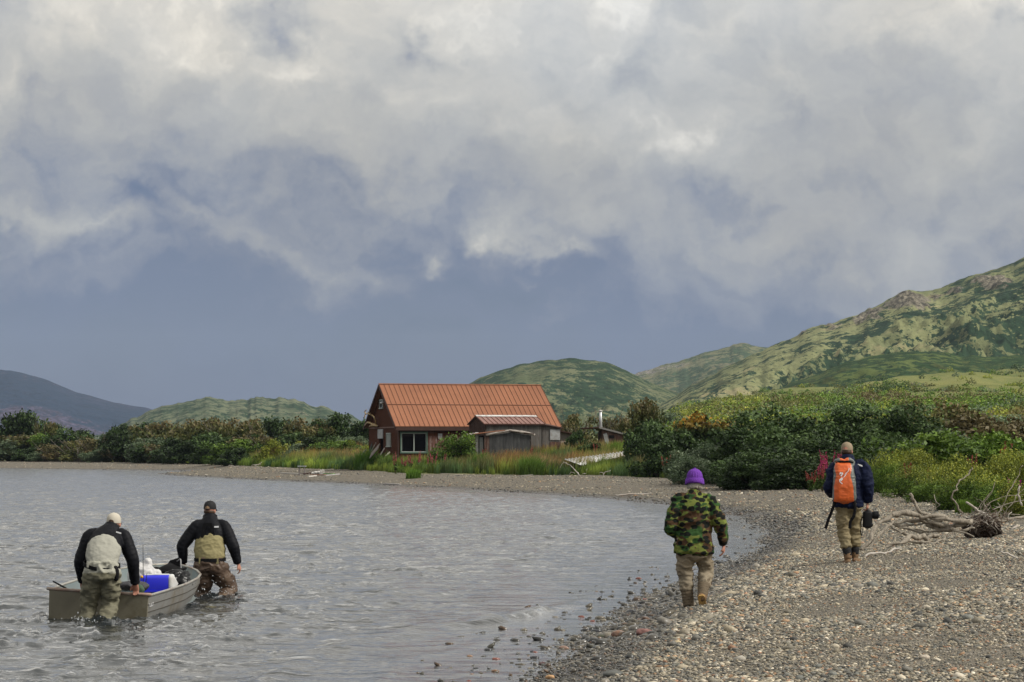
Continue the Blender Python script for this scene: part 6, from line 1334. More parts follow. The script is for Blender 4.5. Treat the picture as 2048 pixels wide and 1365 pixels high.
def cap(parent, c, R, m, brim_m=None, patch=None, s=1.0):
    q = lambda v: A(c) + R @ (A(v) * s); b = MB(); V = []; n = 24; rings = [(.098, -.002, 1.0), (.100, .028, 1.02), (.094, .065, 1.0), (.074, .098, .98), (.040, .117, .98), (.006, .123, 1)]
    for (r, z, k) in rings:
        for j in range(n):
            a = 2 * math.pi * j / n; V.append(q((math.cos(a) * r * .86, math.sin(a) * r * 1.05 - .006, z + .018)))
    Fs = [(i * n + j, i * n + (j + 1) % n, (i + 1) * n + (j + 1) % n, (i + 1) * n + j) for i in range(len(rings) - 1) for j in range(n)] + [tuple(range(len(V) - n, len(V)))]
    b.add(V, Fs); V2 = [q((math.cos(a) * .072, .075 + .085 * max(0, math.sin(a)) * 1.0, .020 - .012 * abs(math.cos(a)) ** 2 - .010 * math.sin(a))) for a in np.linspace(0, math.pi, 15)]
    top = V2 + [q((x, .055, .024)) for x in np.linspace(-.078, .078, 15)]; k = len(V2); bot = [p - A((0, 0, .006)) for p in top]
    F2 = [(i, i + 1, k + 13 - i, k + 14 - i) for i in range(14)]; b.add(top, F2); b.add(bot, [f[::-1] for f in F2])
    b.add([q((0, 0, .141)) + A(o) for o in ((-.007, 0, 0), (.007, 0, 0), (0, .007, 0), (0, -.007, 0), (0, 0, .006))], [(0, 2, 4), (2, 1, 4), (1, 3, 4), (3, 0, 4)])
    o = b.build('cap', m, parent, True)
    if patch is not None:
        b = MB(); V = []
        for i in range(9):
            a = math.pi * i / 8
            for kk in (0, 1): V.append(q((math.cos(a) * .036 * (1 - kk * .999), -.120 + .016 * abs(math.cos(a)) * (1 - kk), .022 + math.sin(a) * .038 * (1 - kk))))
        b.add(V, [(2 * i, 2 * i + 2, 2 * i + 3, 2 * i + 1) for i in range(8)]); b.build('cap_opening', patch, o)
        b = MB(); b.loft([q((-.046, -.105, .018)), q((0, -.120, .014)), q((.046, -.105, .018))], [(.004, .008)] * 3, 6, 4, ref=(0, 1, 0)); b.build('cap_strap', m, o, True)
    return o
def foot(b, heel, toe, w=.045, h=.05, up=(0, 0, 1)):
    h0, t0, u = A(heel, float), A(toe, float), A(up, float); d = t0 - h0; L_ = np.linalg.norm(d); d /= L_; u -= d * u.dot(d); u /= np.linalg.norm(u); sd_ = np.cross(d, u)
    b.loft([h0 - d * .01 + u * .035, h0 + d * .05 + u * .045, h0 + d * .13 + u * .042, h0 + d * .20 + u * .034, t0 + u * .028], [(w * .75, .034), (w * .92, .045), (w * .95, .040), (w * 1.08, .032), (w * .8, .022)], 14, 3, ref=sd_)
def sole(heel, toe, m, parent, w=.048, up=(0, 0, 1), th=.026):
    h0, t0, u = A(heel, float), A(toe, float), A(up, float); d = t0 - h0; L_ = np.linalg.norm(d); d /= L_; u -= d * u.dot(d); u /= np.linalg.norm(u); sd_ = np.cross(d, u)
    pr = [(-.02, .55), (.0, .85), (.05, .92), (.12, .82), (.19, 1.05), (.25, 1.0), (.285, .6)]; V = []
    sc = (L_ + .02) / .285
    for k in (0, 1):
        for (t, ww) in pr: V.append(h0 + d * t * sc + sd_ * w * ww + u * (th * k - .004))
        for (t, ww) in pr[::-1]: V.append(h0 + d * t * sc - sd_ * w * ww + u * (th * k - .004))
    n = len(pr) * 2; b = MB(); b.add(V, [tuple(range(n))[::-1], tuple(range(n, 2 * n))] + [(i, (i + 1) % n, n + (i + 1) % n, n + i) for i in range(n)]); return b.build('boot_sole', m, parent)
def person(loc, rz, label, J, clothes):
    r = empty('person', loc, rz, label, 'person'); g = {k: A(v, float) for k, v in J.items() if k not in ('yaw', 'pitch', 'torso', 'hl', 'hr')}
    b = MB(); T = J['torso']  # list of (center, rx, ry) for the clothed trunk, bottom to top
    b.loft([t[0] for t in T], [(t[1] * .86, t[2] * .84) for t in T], 20, 3)
    b.loft([g['nk'], (g['nk'] + g['hd']) / 2, g['hd']], [(.060, .062), (.056, .060), (.058, .064)], 16, 3)
    R, q = headshape(b, g['hd'], J.get('yaw', 0), J.get('pitch', 0))
    for s in 'lr':
        b.loft([g['s' + s], g['e' + s], g['w' + s]], [.052, .043, .028], 12, 5); hd = J['h' + s]; hand(b, g['w' + s], hd[0], hd[1], hd[2], hd[3])
        b.loft([g['p' + s] + A((0, 0, .05)), g['p' + s], g['k' + s], g['a' + s]], [.09, .088, .056, .038], 12, 4); foot(b, g['f' + s], g['t' + s], .040, up=J.get('u' + s, (0, 0, 1)))
    remesh(b, 'body', .009, 2, None, None, SKIN, r)
    for k in (-1, 1):
        e = MB(); e.ell(q((k * .030, .082, .012)), (.011, .009, .008), 10, 8); e.build('eye', mat_eye, r, True)
    return r, g, R, q
mat_eye = mat('eye_white', (.5, .48, .46), .3)
def sleeves(b, g, r0, r1, r2, rib=0.0, ribn=.05, wrist=.0, ext=.0):
    for s in 'lr':
        w = g['w' + s] + (g['e' + s] - g['w' + s]) * wrist; si = g['s' + s] + (g['nk'] - g['s' + s]) * A((.62, .62, .45)); b.loft([si, (si + g['s' + s]) / 2 + A((0, 0, .012)), g['s' + s] + (g['e' + s] - g['s' + s]) * .02, g['s' + s] + (g['e' + s] - g['s' + s]) * .5, g['e' + s], (g['e' + s] + w) / 2, w], [r0 * .62, r0 * .80, r0 * .90, r0 * .97, r1, (r1 + r2) / 2, r2], 20, 10, rib=rib, ribn=ribn)
def legsof(b, g, rads, end=.0, hipz=.06):
    for s in 'lr':
        a = g['a' + s] + (g['k' + s] - g['a' + s]) * end; b.loft([g['p' + s] + A((0, 0, hipz)), g['p' + s], (g['p' + s] + g['k' + s]) / 2, g['k' + s], (g['k' + s] + a) / 2, a], rads, 18, 6)
def boots(g, r, mboot, msole, J, top=.10, rad=.058):
    for s in 'lr':
        b = MB(); up = J.get('u' + s, (0, 0, 1)); foot(b, g['f' + s], g['t' + s], .052, up=up); an = g['a' + s]; ax = g['k' + s] - an; ax /= np.linalg.norm(ax)
        b.loft([an - ax * .04, an + ax * .03, an + ax * top], [rad * .95, rad, rad * 1.02], 14, 3); o = remesh(b, 'boot', .010, 2, cloth(.003, 20, 20, 7), None, mboot, r); sole(g['f' + s], g['t' + s], msole, o, up=up)
def belt(T, m, parent, name='belt', h=.045, gro=1.04):
    c, rx, ry, tilt = T; n = 40; V = []
    for k, (dz, rr) in enumerate(((-h / 2, gro), (h / 2, gro), (h / 2, gro * .95), (-h / 2, gro * .95))):
        for j in range(n):
            a = 2 * math.pi * j / n; V.append(A(c) + A((math.cos(a) * rx * rr, math.sin(a) * ry * rr, dz + tilt[0] * math.cos(a) * rx + tilt[1] * math.sin(a) * ry)))
    b = MB(); b.add(V, [(k * n + j, k * n + (j + 1) % n, ((k + 1) % 4) * n + (j + 1) % n, ((k + 1) % 4) * n + j) for k in range(4) for j in range(n)]); return b.build(name, m, parent, False)
def stroke(b, pts, w, th=.004, ref=(0, -1, 0)):
    ref = A(ref, float)
    for p, q in zip(pts[:-1], pts[1:]):
        p, q = A(p, float), A(q, float); ax = q - p; L_ = np.linalg.norm(ax); ax /= L_; sd_ = np.cross(ax, ref); sd_ /= np.linalg.norm(sd_); up = np.cross(sd_, ax); b.box((p + q) / 2, (L_ + w * .6, w, th), axes=(Vector(ax), Vector(sd_), Vector(up)))
# ------------------------------------------------------------------ man in camouflage
def camo_man():
    d = 29.1; x0 = (1385 - CX) / F * d; z0 = EYE + (HY - 1236) / F * d
    J = dict(hd=(.030, .05, 1.665), nk=(.025, .02, 1.50), yaw=.12, pitch=.05, sl=(-.175, 0, 1.42), sr=(.215, 0, 1.42), el=(-.268, -.05, 1.10), er=(.325, -.045, 1.15), wl=(-.17, .17, 1.0), wr=(.382, .03, .885),
             hl=((.3, .9, .2), (0, -.3, 1), .7, 1), hr=((-.04, .10, -1), (-1, .15, 0), .55, -1), pl=(-.095, 0, .90), pr=(.115, 0, .90), kl=(-.085, .035, .52), kr=(.165, .10, .54), al=(-.045, -.01, .13), ar=(.100, -.215, .265),
             fl=(-.045, -.065, 0.0), tl=(-.06, .20, .01), fr=(.085, -.275, .270), tr=(.135, -.155, .035), ur=(.05, .85, .45),
             torso=[((.0, 0, .84), .155, .115), ((.01, 0, 1.0), .16, .125), ((.015, 0, 1.18), .17, .13), ((.02, .0, 1.34), .185, .125), ((.022, .005, 1.43), .15, .10), ((.025, .015, 1.50), .07, .07)])
    r, g, R, q = person((x0, d, z0), 0.0, 'man in a green camouflage jacket and purple knit hat walking away along the waterline', J, None)
    b = MB(); b.loft([(.012, -.01, .785), (.012, -.01, .90), (.014, 0, 1.05), (.018, 0, 1.22), (.02, .0, 1.36), (.022, .005, 1.44), (.024, .01, 1.50), (.026, .015, 1.545)], [(.245, .165), (.235, .160), (.225, .155), (.225, .150), (.215, .140), (.175, .115), (.105, .085), (.082, .078)], 30, 5)
    sleeves(b, g, .088, .078, .058, wrist=.06)
    o = remesh(b, 'jacket', .011, 3, cloth(.024, 5, 9, 3, .006), None, CAMO, r)
    b = MB(); 
    for s in 'r': w = g['w' + s]; ax = (g['e' + s] - w); ax /= np.linalg.norm(ax); b.loft([w - ax * .0, w + ax * .035], [.040, .044], 14)
    b.build('cuff', mat('dark_green_knit', (.02, .024, .018), .9), o, True)
    b = MB(); b.loft([(.012, -.008, .80), (.012, -.008, .76)], [(.200, .135), (.175, .125)], 26, 2); b.build('shirt_tail', BLK, r, True)
    b = MB(); b.loft([(.01, 0, .74), (.01, 0, .86), (.012, 0, .96)], [(.185, .13), (.195, .14), (.18, .13)], 24, 3); legsof(b, g, [.115, .114, .104, .086, .078, .074], .50)
    remesh(b, 'waders', .011, 3, cloth(.032, 6, 12, 11, .005), None, WTAN, r)
    GAI = mat('gravel_guard_brown', (.13, .10, .065), .85, var=.2, vscale=10)
    for s in 'lr':
        b = MB(); an, kn = g['a' + s], g['k' + s]; b.loft([an + (kn - an) * t for t in (.02, .2, .42, .66)], [.070, .074, .080, .084] if s == 'l' else [.062, .066, .074, .082], 18, 5, rib=.14, ribn=.036); remesh(b, 'gravel_guard', .009, 1, cloth(.006, 10, 26, 13), None, GAI, r)
    boots(g, r, BOOTM, SOLEM, J, .07)
    # knit hat with ribs, brim and ear flaps, grey hair below
    b = MB(); n = 72; V = []; rings = [(.102, -.005), (.106, .02), (.106, .045), (.100, .075), (.086, .105), (.060, .128), (.030, .140), (.004, .143)]
    for (rr, z) in rings:
        for j in range(n): a = 2 * math.pi * j / n; k = rr * .965 * (1 + .030 * math.cos(a * 18) * (1 if z < .12 else .3)); V.append(q((math.cos(a) * k * .93, math.sin(a) * k * 1.08 - .006, z)))
    b.add(V, [(i * n + j, i * n + (j + 1) % n, (i + 1) * n + (j + 1) % n, (i + 1) * n + j) for i in range(len(rings) - 1) for j in range(n)]); b.ell(q((0, 0, .146)), (.018, .018, .008), 10, 6)
    ho = b.build('knit_hat', PURP, r, True); b = MB(); V = []; 
    for (rr, z) in ((.108, .030), (.119, .012), (.124, -.012), (.123, -.036), (.112, -.034)):
        for j in range(n): a = 2 * math.pi * j / n; fl = (abs(math.cos(a)) ** 3) * .022; V.append(q((math.cos(a) * rr * .95, math.sin(a) * rr * 1.06 - .006, z - fl * (1 if z < .01 else 0))))
    b.add(V, [(i * n + j, i * n + (j + 1) % n, (i + 1) * n + (j + 1) % n, (i + 1) * n + j) for i in range(4) for j in range(n)]); b.build('hat_brim', PURP, ho, True)
    rs = np.random.RandomState(2); b = MB()
    for i in range(260):
        a = rs.uniform(math.pi * .93, math.pi * 2.07); p = A((math.cos(a) * .080, math.sin(a) * .092 - .006, -.02)); L_ = rs.uniform(.05, .085); b.loft([q(p), q(p * A((1.06, 1.06, 1)) + A((0, 0, -L_ * .6))), q(p * A((1.02, 1.02, 1)) + A((rs.normal() * .008, 0, -L_)))], [.006, .006, .002], 5, 2)
    b.build('hair', HAIRG, r, True)
camo_man()
# ------------------------------------------------------------------ man with the orange pack
def pack_man():
    d = 35.3; x0 = (1699 - CX) / F * d; z0 = EYE + (HY - 1130) / F * d
    J = dict(hd=(-.025, .09, 1.665), nk=(-.02, .05, 1.50), yaw=.35, pitch=.10, sl=(-.225, 0, 1.43), sr=(.195, 0, 1.44), el=(-.288, -.04, 1.15), er=(.262, -.05, 1.15), wl=(-.245, .17, 1.03), wr=(.268, .03, .915),
             hl=((.3, .9, 0), (.2, -.2, 1), .7, 1), hr=((.02, .10, -1), (-1, .1, 0), 1.05, -1), pl=(-.105, 0, .90), pr=(.085, 0, .90), kl=(-.08, .03, .50), kr=(.085, .08, .50), al=(-.035, -.07, .13), ar=(.085, .06, .15),
             fl=(-.035, -.13, 0.0), tl=(-.05, .14, .0), fr=(.075, .0, .02), tr=(.165, .22, .02),
             torso=[((-.01, 0, .86), .15, .115), ((-.01, 0, 1.0), .16, .125), ((-.01, 0, 1.18), .17, .13), ((-.012, .01, 1.34), .185, .125), ((-.015, .02, 1.43), .15, .10), ((-.02, .04, 1.50), .07, .07)])
    r, g, R, q = person((x0, d, z0), 0.0, 'man in a navy jacket with an orange pack and khaki trousers walking up the gravel', J, None)
    b = MB(); b.loft([(-.02, 0, .865), (-.02, 0, .98), (-.015, 0, 1.15), (-.015, .0, 1.32), (-.015, .01, 1.42), (-.02, .03, 1.50)], [(.215, .155), (.215, .155), (.215, .150), (.225, .145), (.195, .12), (.10, .09)], 30, 5); sleeves(b, g, .100, .088, .060, wrist=.08)
    o = remesh(b, 'jacket', .011, 3, cloth(.030, 5, 7, 21, .006), None, NAVY, r)
    b = MB(); b.loft([(-.02, .03, 1.46), (-.022, .035, 1.53), (-.025, .05, 1.60)], [(.135, .115), (.108, .10), (.088, .088)], 24, 4); remesh(b, 'hood', .010, 2, cloth(.010, 9, 16, 23), None, NAVY, r)
    b = MB(); b.loft([(-.012, 0, .84), (-.012, 0, .92), (-.012, 0, .98)], [(.185, .135), (.185, .14), (.17, .13)], 24, 3); legsof(b, g, [.108, .108, .098, .084, .080, .078], .36)
    remesh(b, 'trousers', .011, 3, cloth(.034, 6, 12, 27, .005), None, KHAKI, r)
    for s in 'lr': b = MB(); an, kn = g['a' + s], g['k' + s]; b.loft([an, an + (kn - an) * .30], [.058, .070], 18, 3); b.build('gaiter', SOCK, r, True)
    boots(g, r, BOOTM, SOLED, J, .05, .060)
    b = MB(); logo = [(.105, -.148, 1.478), (.135, -.146, 1.470), (.165, -.138, 1.458)]; stroke(b, logo, .012); stroke(b, [(.12, -.149, 1.462), (.17, -.138, 1.446)], .006); b.build('chest_mark', WLOGO, o)
    cap(r, g['hd'], R, CAPT, patch=SKIN)
    b = MB(); b.ell(q((.0, -.02, -.01)), (.080, .092, .055), 18, 10, R=R); b.build('hair', HAIRB, r, True)
    # ---- the pack, worn but its own thing
    M_ = Matrix.Translation((x0, d, z0)); pk = empty('backpack', (x0 - .0, d, z0), 0, 'orange roll-top pack with grey sides and white diagonal lettering on a man\'s back', 'backpack')
    ORG = mat('orange_coated_fabric', (.62, .115, .022), .42, var=.10, vscale=6, spec=.45); GRS = mat('grey_coated_fabric', (.115, .125, .115), .5, var=.12, vscale=6, spec=.4)
    cx = -.110
    b = MB(); b.loft([(cx - .005, -.25, .955), (cx - .005, -.26, 1.0), (cx - .003, -.265, 1.15), (cx - .003, -.255, 1.30), (cx - .01, -.235, 1.42), (cx - .010, -.21, 1.48), (cx, -.20, 1.515)], [(.160, .085), (.170, .108), (.166, .115), (.150, .105), (.142, .085), (.120, .055), (.12, .028)], 32, 5, sq=.62)
    def pf(V):
        x, y, z = V[:, 0], V[:, 1], V[:, 2]; return .010 * (fbm(x * 7, y * 7, z * 12, octv=3, seed=31, ridged=True) - .1) + .004 * fbm(x * 20, y * 20, z * 20, octv=2, seed=5)
    def pc(V):
        x, z = V[:, 0], V[:, 2]; wd = np.interp(z, [.93, 1.0, 1.15, 1.25, 1.32, 1.42, 1.5], [.150, .142, .138, .118, .100, .124, .11]); off = np.interp(z, [.93, 1.3, 1.5], [-.016, -.030, -.020])
        org = (np.abs(x - cx - off) < wd) & (V[:, 1] < -.225); return np.where(org[:, None], A((.62, .115, .022)), A((.115, .125, .115)))
    PK = mat('pack_fabric', usecol=True, rough=.42, var=.08, vscale=6, spec=.45); remesh(b, 'pack_body', .007, 2, pf, pc, PK, pk)
    b = MB(); b.loft([(cx - .135, -.20, 1.522), (cx - .07, -.225, 1.540), (cx, -.235, 1.522), (cx + .07, -.225, 1.545), (cx + .140, -.20, 1.520)], [(.022, .022), (.032, .034), (.030, .034), (.032, .034), (.020, .022)], 14, 5, ref=(0, 0, 1)); remesh(b, 'roll_top', .007, 2, cloth(.005, 18, 18, 9), lambda V: np.where((np.abs(V[:, 0] - cx) < .062)[:, None], A((.60, .11, .02)), A((.15, .16, .145))), PK, pk)
    b = MB(); b.box((cx - .035, -.272, 1.522), (.05, .016, .026)); b.box((cx + .045, -.270, 1.520), (.045, .016, .026)); stroke(b, [(cx - .12, -.255, 1.505), (cx - .04, -.276, 1.522), (cx + .06, -.274, 1.520), (cx + .125, -.25, 1.50)], .022, .008); b.build('buckle_strap', BLK, pk)
    zz = lambda px, py: (1130 - py) / 136.0
    def lp(zx, zy):  # point of the enlarged crop of the pack, 956 x 1365 for 70 x 100 px
        px, py = 1655 + zx / 13.66, 905 + zy / 13.65; return ((px - 1699) / 136.0 + .002, -.385 + .03 * smooth(1.22, 1.42, zz(px, py)), zz(px, py))
    b = MB()
    for s_ in ([(240, 590), (262, 552), (318, 560), (280, 640), (262, 632)], [(250, 548), (322, 590)], [(300, 690), (232, 745), (240, 800), (300, 850)], [(285, 690), (312, 720), (270, 770)], [(250, 745), (300, 735)]): stroke(b, [lp(*p) for p in s_], .012, .005)
    for s_ in ([(340, 680), (372, 640)], [(365, 610), (395, 625)], [(375, 640), (400, 600)], [(392, 575), (425, 590)], [(400, 600), (418, 545)], [(415, 545), (440, 548)], [(440, 545), (470, 510)], [(470, 505), (490, 440)], [(485, 430), (505, 440)]): stroke(b, [lp(*p) for p in s_], .0075, .005)
    b.build('lettering', WLOGO, pk)
    b = MB(); b.ell((cx + .105, -.345, .985), (.014, .008, .014), 10, 6); b.build('drain_plug', BLK, pk, True)
    def strap(pts, w): 
        b = MB(); b.loft(pts, [(w, .006)] * len(pts), 8, 5); b.build('strap', BLK, pk, True)
    strap([(-.20, -.13, 1.0), (-.245, -.17, .90), (-.29, -.18, .78), (-.335, -.17, .66), (-.372, -.16, .54)], .022)
    strap([(.05, -.16, .96), (.055, -.185, .84), (.035, -.185, .72), (-.01, -.175, .64), (-.02, -.17, .54)], .022)
    for sx in (-1, 1):
        b = MB(); b.loft([(cx + .02 + sx * .11, -.15, 1.46), (cx + .03 + sx * .13, -.04, 1.515), (cx + .03 + sx * .14, .10, 1.47), (cx + .03 + sx * .16, .15, 1.3)], [(.028, .010)] * 4, 8, 5); b.build('shoulder_strap', GRS, pk, True)
    # ---- camera in the right hand
    cm = empty('camera', (x0 + .30, d + .03, z0 + .70), 0, 'black camera with a wide lens held low in the man\'s right hand', 'camera'); CB = mat('camera_black', (.007, .007, .008), .5, spec=.25)
    b = MB(); b.loft([(-.03, 0, -.15), (-.03, 0, -.13), (-.03, 0, .06), (-.03, 0, .085)], [(.060, .045), (.068, .052), (.068, .052), (.055, .040)], 16, 3, sq=.5); b.build('camera_body', CB, cm, True)
    b = MB(); b.loft([(.0, 0, .03), (.05, 0, .03), (.055, 0, .03), (.12, 0, .03), (.122, 0, .03), (.128, 0, .03)], [.050, .052, .058, .060, .060, .050], 20, 2, ref=(0, 0, 1)); lo = b.build('lens', CB, cm, True); b = MB(); b.loft([(.129, 0, .03), (.131, 0, .03)], [.048, .03], 18, ref=(0, 0, 1)); b.build('glass', GLASS, lo)
    b = MB(); b.loft([(-.03, 0, .07), (-.03, 0, .12)], [(.04, .035), (.028, .026)], 12, 2); b.ell((.02, -.03, -.11), (.03, .02, .03), 10, 6); b.build('grip', CB, cm, True)
    b = MB(); b.loft([(-.08, 0, .04), (-.12, .0, -.05), (-.128, 0, -.18), (-.118, 0, -.27), (-.10, .01, -.20), (-.095, .01, -.05), (-.085, 0, .03)], [(.014, .004)] * 7, 8, 6, ref=(0, 1, 0)); b.build('camera_strap', BLK, cm, True)
pack_man()
# ------------------------------------------------------------------ man pushing the boat
BED = lambda x, y: gz(x, y)
def wades(T, Z0): return None
def push_man():
    d = 28.2; x0 = (200 - CX) / F * d; zb = BED(x0, d) + .02
    J = dict(hd=(.068, .575, 1.135), nk=(.045, .44, 1.055), yaw=.15, pitch=.02, sl=(-.185, .35, 1.005), sr=(.225, .35, 1.005), el=(-.282, .30, .70), er=(.335, .30, .72), wl=(-.278, .405, .455), wr=(.350, .405, .435),
             hl=((.15, .35, -1), (0, -1, -.2), .75, -1), hr=((.05, .35, -1), (0, -1, -.2), .75, 1), pl=(-.075, -.01, .56), pr=(.125, -.01, .56), kl=(-.150, .12, .20), kr=(.105, .10, .22), al=(-.165, .0, zb + .14), ar=(.045, -.14, zb + .16),
             fl=(-.165, -.06, zb), tl=(-.19, .20, zb), fr=(.045, -.20, zb + .02), tr=(.06, .06, zb),
             torso=[((.025, -.01, .60), .165, .13), ((.02, .03, .72), .165, .13), ((.02, .15, .84), .175, .13), ((.02, .27, .945), .185, .12), ((.025, .36, 1.01), .15, .10), ((.045, .43, 1.05), .07, .07)])
    r, g, R, q = person((x0, d, 0), 0.0, 'man in pale grey waders and a stone cap bending to push the boat', J, None)
    b = MB(); b.loft([(.02, .04, .70), (.02, .15, .83), (.02, .27, .94), (.022, .35, 1.0), (.035, .41, 1.045), (.05, .46, 1.085), (.056, .49, 1.12)], [(.185, .14), (.195, .14), (.205, .13), (.18, .12), (.13, .11), (.100, .092), (.090, .088)], 28, 5); sleeves(b, g, .090, .080, .056, rib=.055, ribn=.05, wrist=.02)
    o = remesh(b, 'down_jacket', .010, 2, cloth(.004, 9, 14, 41, .002), None, BLACKJ, r)
    b = MB(); stroke(b, [(.155, .235, 1.055), (.205, .245, 1.04)], .016); b.build('shoulder_mark', WLOGO, o)
    b = MB(); b.loft([(.02, .0, .64), (.02, .03, .70), (.018, .09, .79), (.018, .17, .87), (.018, .225, .925), (.018, .255, .945)], [(.190, .150), (.182, .148), (.198, .152), (.196, .145), (.165, .128), (.10, .10)], 28, 5); remesh(b, 'wader_bib', .010, 2, cloth(.013, 5, 9, 43), None, WLITE, r)
    b = MB(); b.loft([(.025, -.02, .52), (.025, -.02, .60), (.022, 0, .68)], [(.200, .155), (.205, .16), (.185, .148)], 26, 3); legsof(b, g, [.118, .120, .110, .098, .088, .084], .05, .03)
    remesh(b, 'waders', .011, 3, cloth(.030, 6, 11, 45, .005), lambda V: np.where((V[:, 2] > .60 - .10 * np.abs(V[:, 0] - .02))[:, None], A((.33, .325, .27)), A((.165, .155, .105))) * 1.0, mat('wader_two_tone', usecol=True, rough=.75, var=.14, vscale=5), r)
    bo = belt(((.02, .01, .675), .192, .156, (-.13, .28)), BLK, r, gro=1.13); b = MB(); b.loft([(.19, -.075, .66), (.205, -.08, .60), (.205, -.08, .50)], [(.026, .034), (.034, .038), (.026, .03)], 12, 3); b.build('holster', BLK, r, True)
    b = MB(); 
    for x in (-.14, .13): b = MB(); b.box((x + .02, -.135, .675 - .1 * x), (.022, .02, .07)); b.build('belt_loop', WLITE, bo)
    boots(g, r, BOOTM, SOLED, J, .05, .062); cap(r, g['hd'], R, CAPL, patch=HAIRB)
    b = MB(); b.ell(q((.0, -.018, -.015)), (.079, .090, .050), 18, 10, R=R); b.build('hair', HAIRB, r, True)
    DIST.append((x0, d, .55, .05)); DIST.append((x0 + .1, d - .3, .35, .05))
push_man()
# ------------------------------------------------------------------ man wading at the bow
def bow_man():
    d = 33.3; x0 = (425 - CX) / F * d; zb = BED(x0, d) + .02
    J = dict(hd=(-.062, .22, 1.185), nk=(-.055, .16, 1.055), yaw=.25, pitch=.08, sl=(-.245, .10, .965), sr=(.155, .10, .965), el=(-.425, .08, .70), er=(.285, .03, .69), wl=(-.425, .12, .455), wr=(.345, .07, .455),
             hl=((-.02, .25, -1), (.2, -1, 0), .9, -1), hr=((.35, .25, -1), (-1, .2, -.2), .6, -1), pl=(-.12, .0, .40), pr=(.075, .0, .40), kl=(-.15, .09, .06), kr=(.215, .17, .10), al=(-.175, .02, zb + .12), ar=(.115, -.13, zb + .20),
             fl=(-.175, -.04, zb), tl=(-.2, .2, zb), fr=(.115, -.20, zb + .12), tr=(.14, .02, zb),
             torso=[((-.03, 0, .44), .165, .13), ((-.035, .01, .56), .165, .13), ((-.04, .04, .72), .175, .13), ((-.045, .08, .88), .185, .12), ((-.05, .11, .97), .15, .10), ((-.055, .15, 1.04), .07, .07)])
    r, g, R, q = person((x0, d, 0), 0.0, 'man in a black cap wading at the bow, one hand on the bags', J, None)
    b = MB(); b.loft([(-.035, .02, .58), (-.04, .05, .74), (-.045, .08, .88), (-.048, .10, .96), (-.052, .13, 1.02), (-.056, .165, 1.07), (-.058, .185, 1.12)], [(.185, .14), (.20, .14), (.215, .13), (.19, .12), (.135, .11), (.108, .098), (.098, .092)], 28, 5); sleeves(b, g, .094, .084, .058, rib=.055, ribn=.05, wrist=.02)
    o = remesh(b, 'down_jacket', .010, 2, cloth(.004, 9, 14, 51, .002), None, BLACKJ, r)
    b = MB(); stroke(b, [(.035, -.035, .965), (.085, -.03, .968)], .022, .006); b.build('shoulder_mark', WLOGO, o)
    b = MB(); V = [(-.135, -.062, .83), (-.10, -.058, 1.0), (-.02, -.055, 1.0), (.02, -.060, .86)]; stroke(b, V, .045, .012); b.build('suspender', BLK, r)
    b = MB(); b.loft([(-.035, .0, .50), (-.035, .01, .56), (-.04, .025, .64), (-.042, .045, .74), (-.045, .065, .82), (-.045, .075, .855)], [(.188, .148), (.205, .155), (.215, .155), (.205, .148), (.195, .138), (.16, .12)], 28, 5); remesh(b, 'wader_bib', .010, 2, cloth(.013, 5, 9, 53), None, WKHA, r)
    b = MB(); b.loft([(-.03, -.01, .36), (-.03, -.01, .44), (-.033, 0, .52)], [(.205, .155), (.215, .16), (.190, .15)], 26, 3); legsof(b, g, [.130, .138, .130, .112, .098, .088], .05, .03)
    remesh(b, 'waders', .011, 3, cloth(.030, 6, 11, 55, .005), None, WBRN, r)
    bo = belt(((-.034, .0, .515), .197, .158, (0, .05)), BLK, r, gro=1.12); b = MB()
    for x in (-.155, .085): b = MB(); b.box((x, -.14, .50), (.030, .022, .085)); b.build('belt_loop', WKHA, bo)
    boots(g, r, BOOTM, SOLED, J, .05, .062); cap(r, g['hd'], R, CAPK, patch=mat('tanned_hair', (.26, .17, .10), .7))
    b = MB(); b.ell(q((.0, -.018, -.02)), (.079, .090, .048), 18, 10, R=R); b.build('hair', HAIRB, r, True)
    DIST.append((x0, d, .7, .07)); DIST.append((x0 + .18, d - .1, .4, .06)); DIST.append((x0 - .2, d, .3, .04))
bow_man()
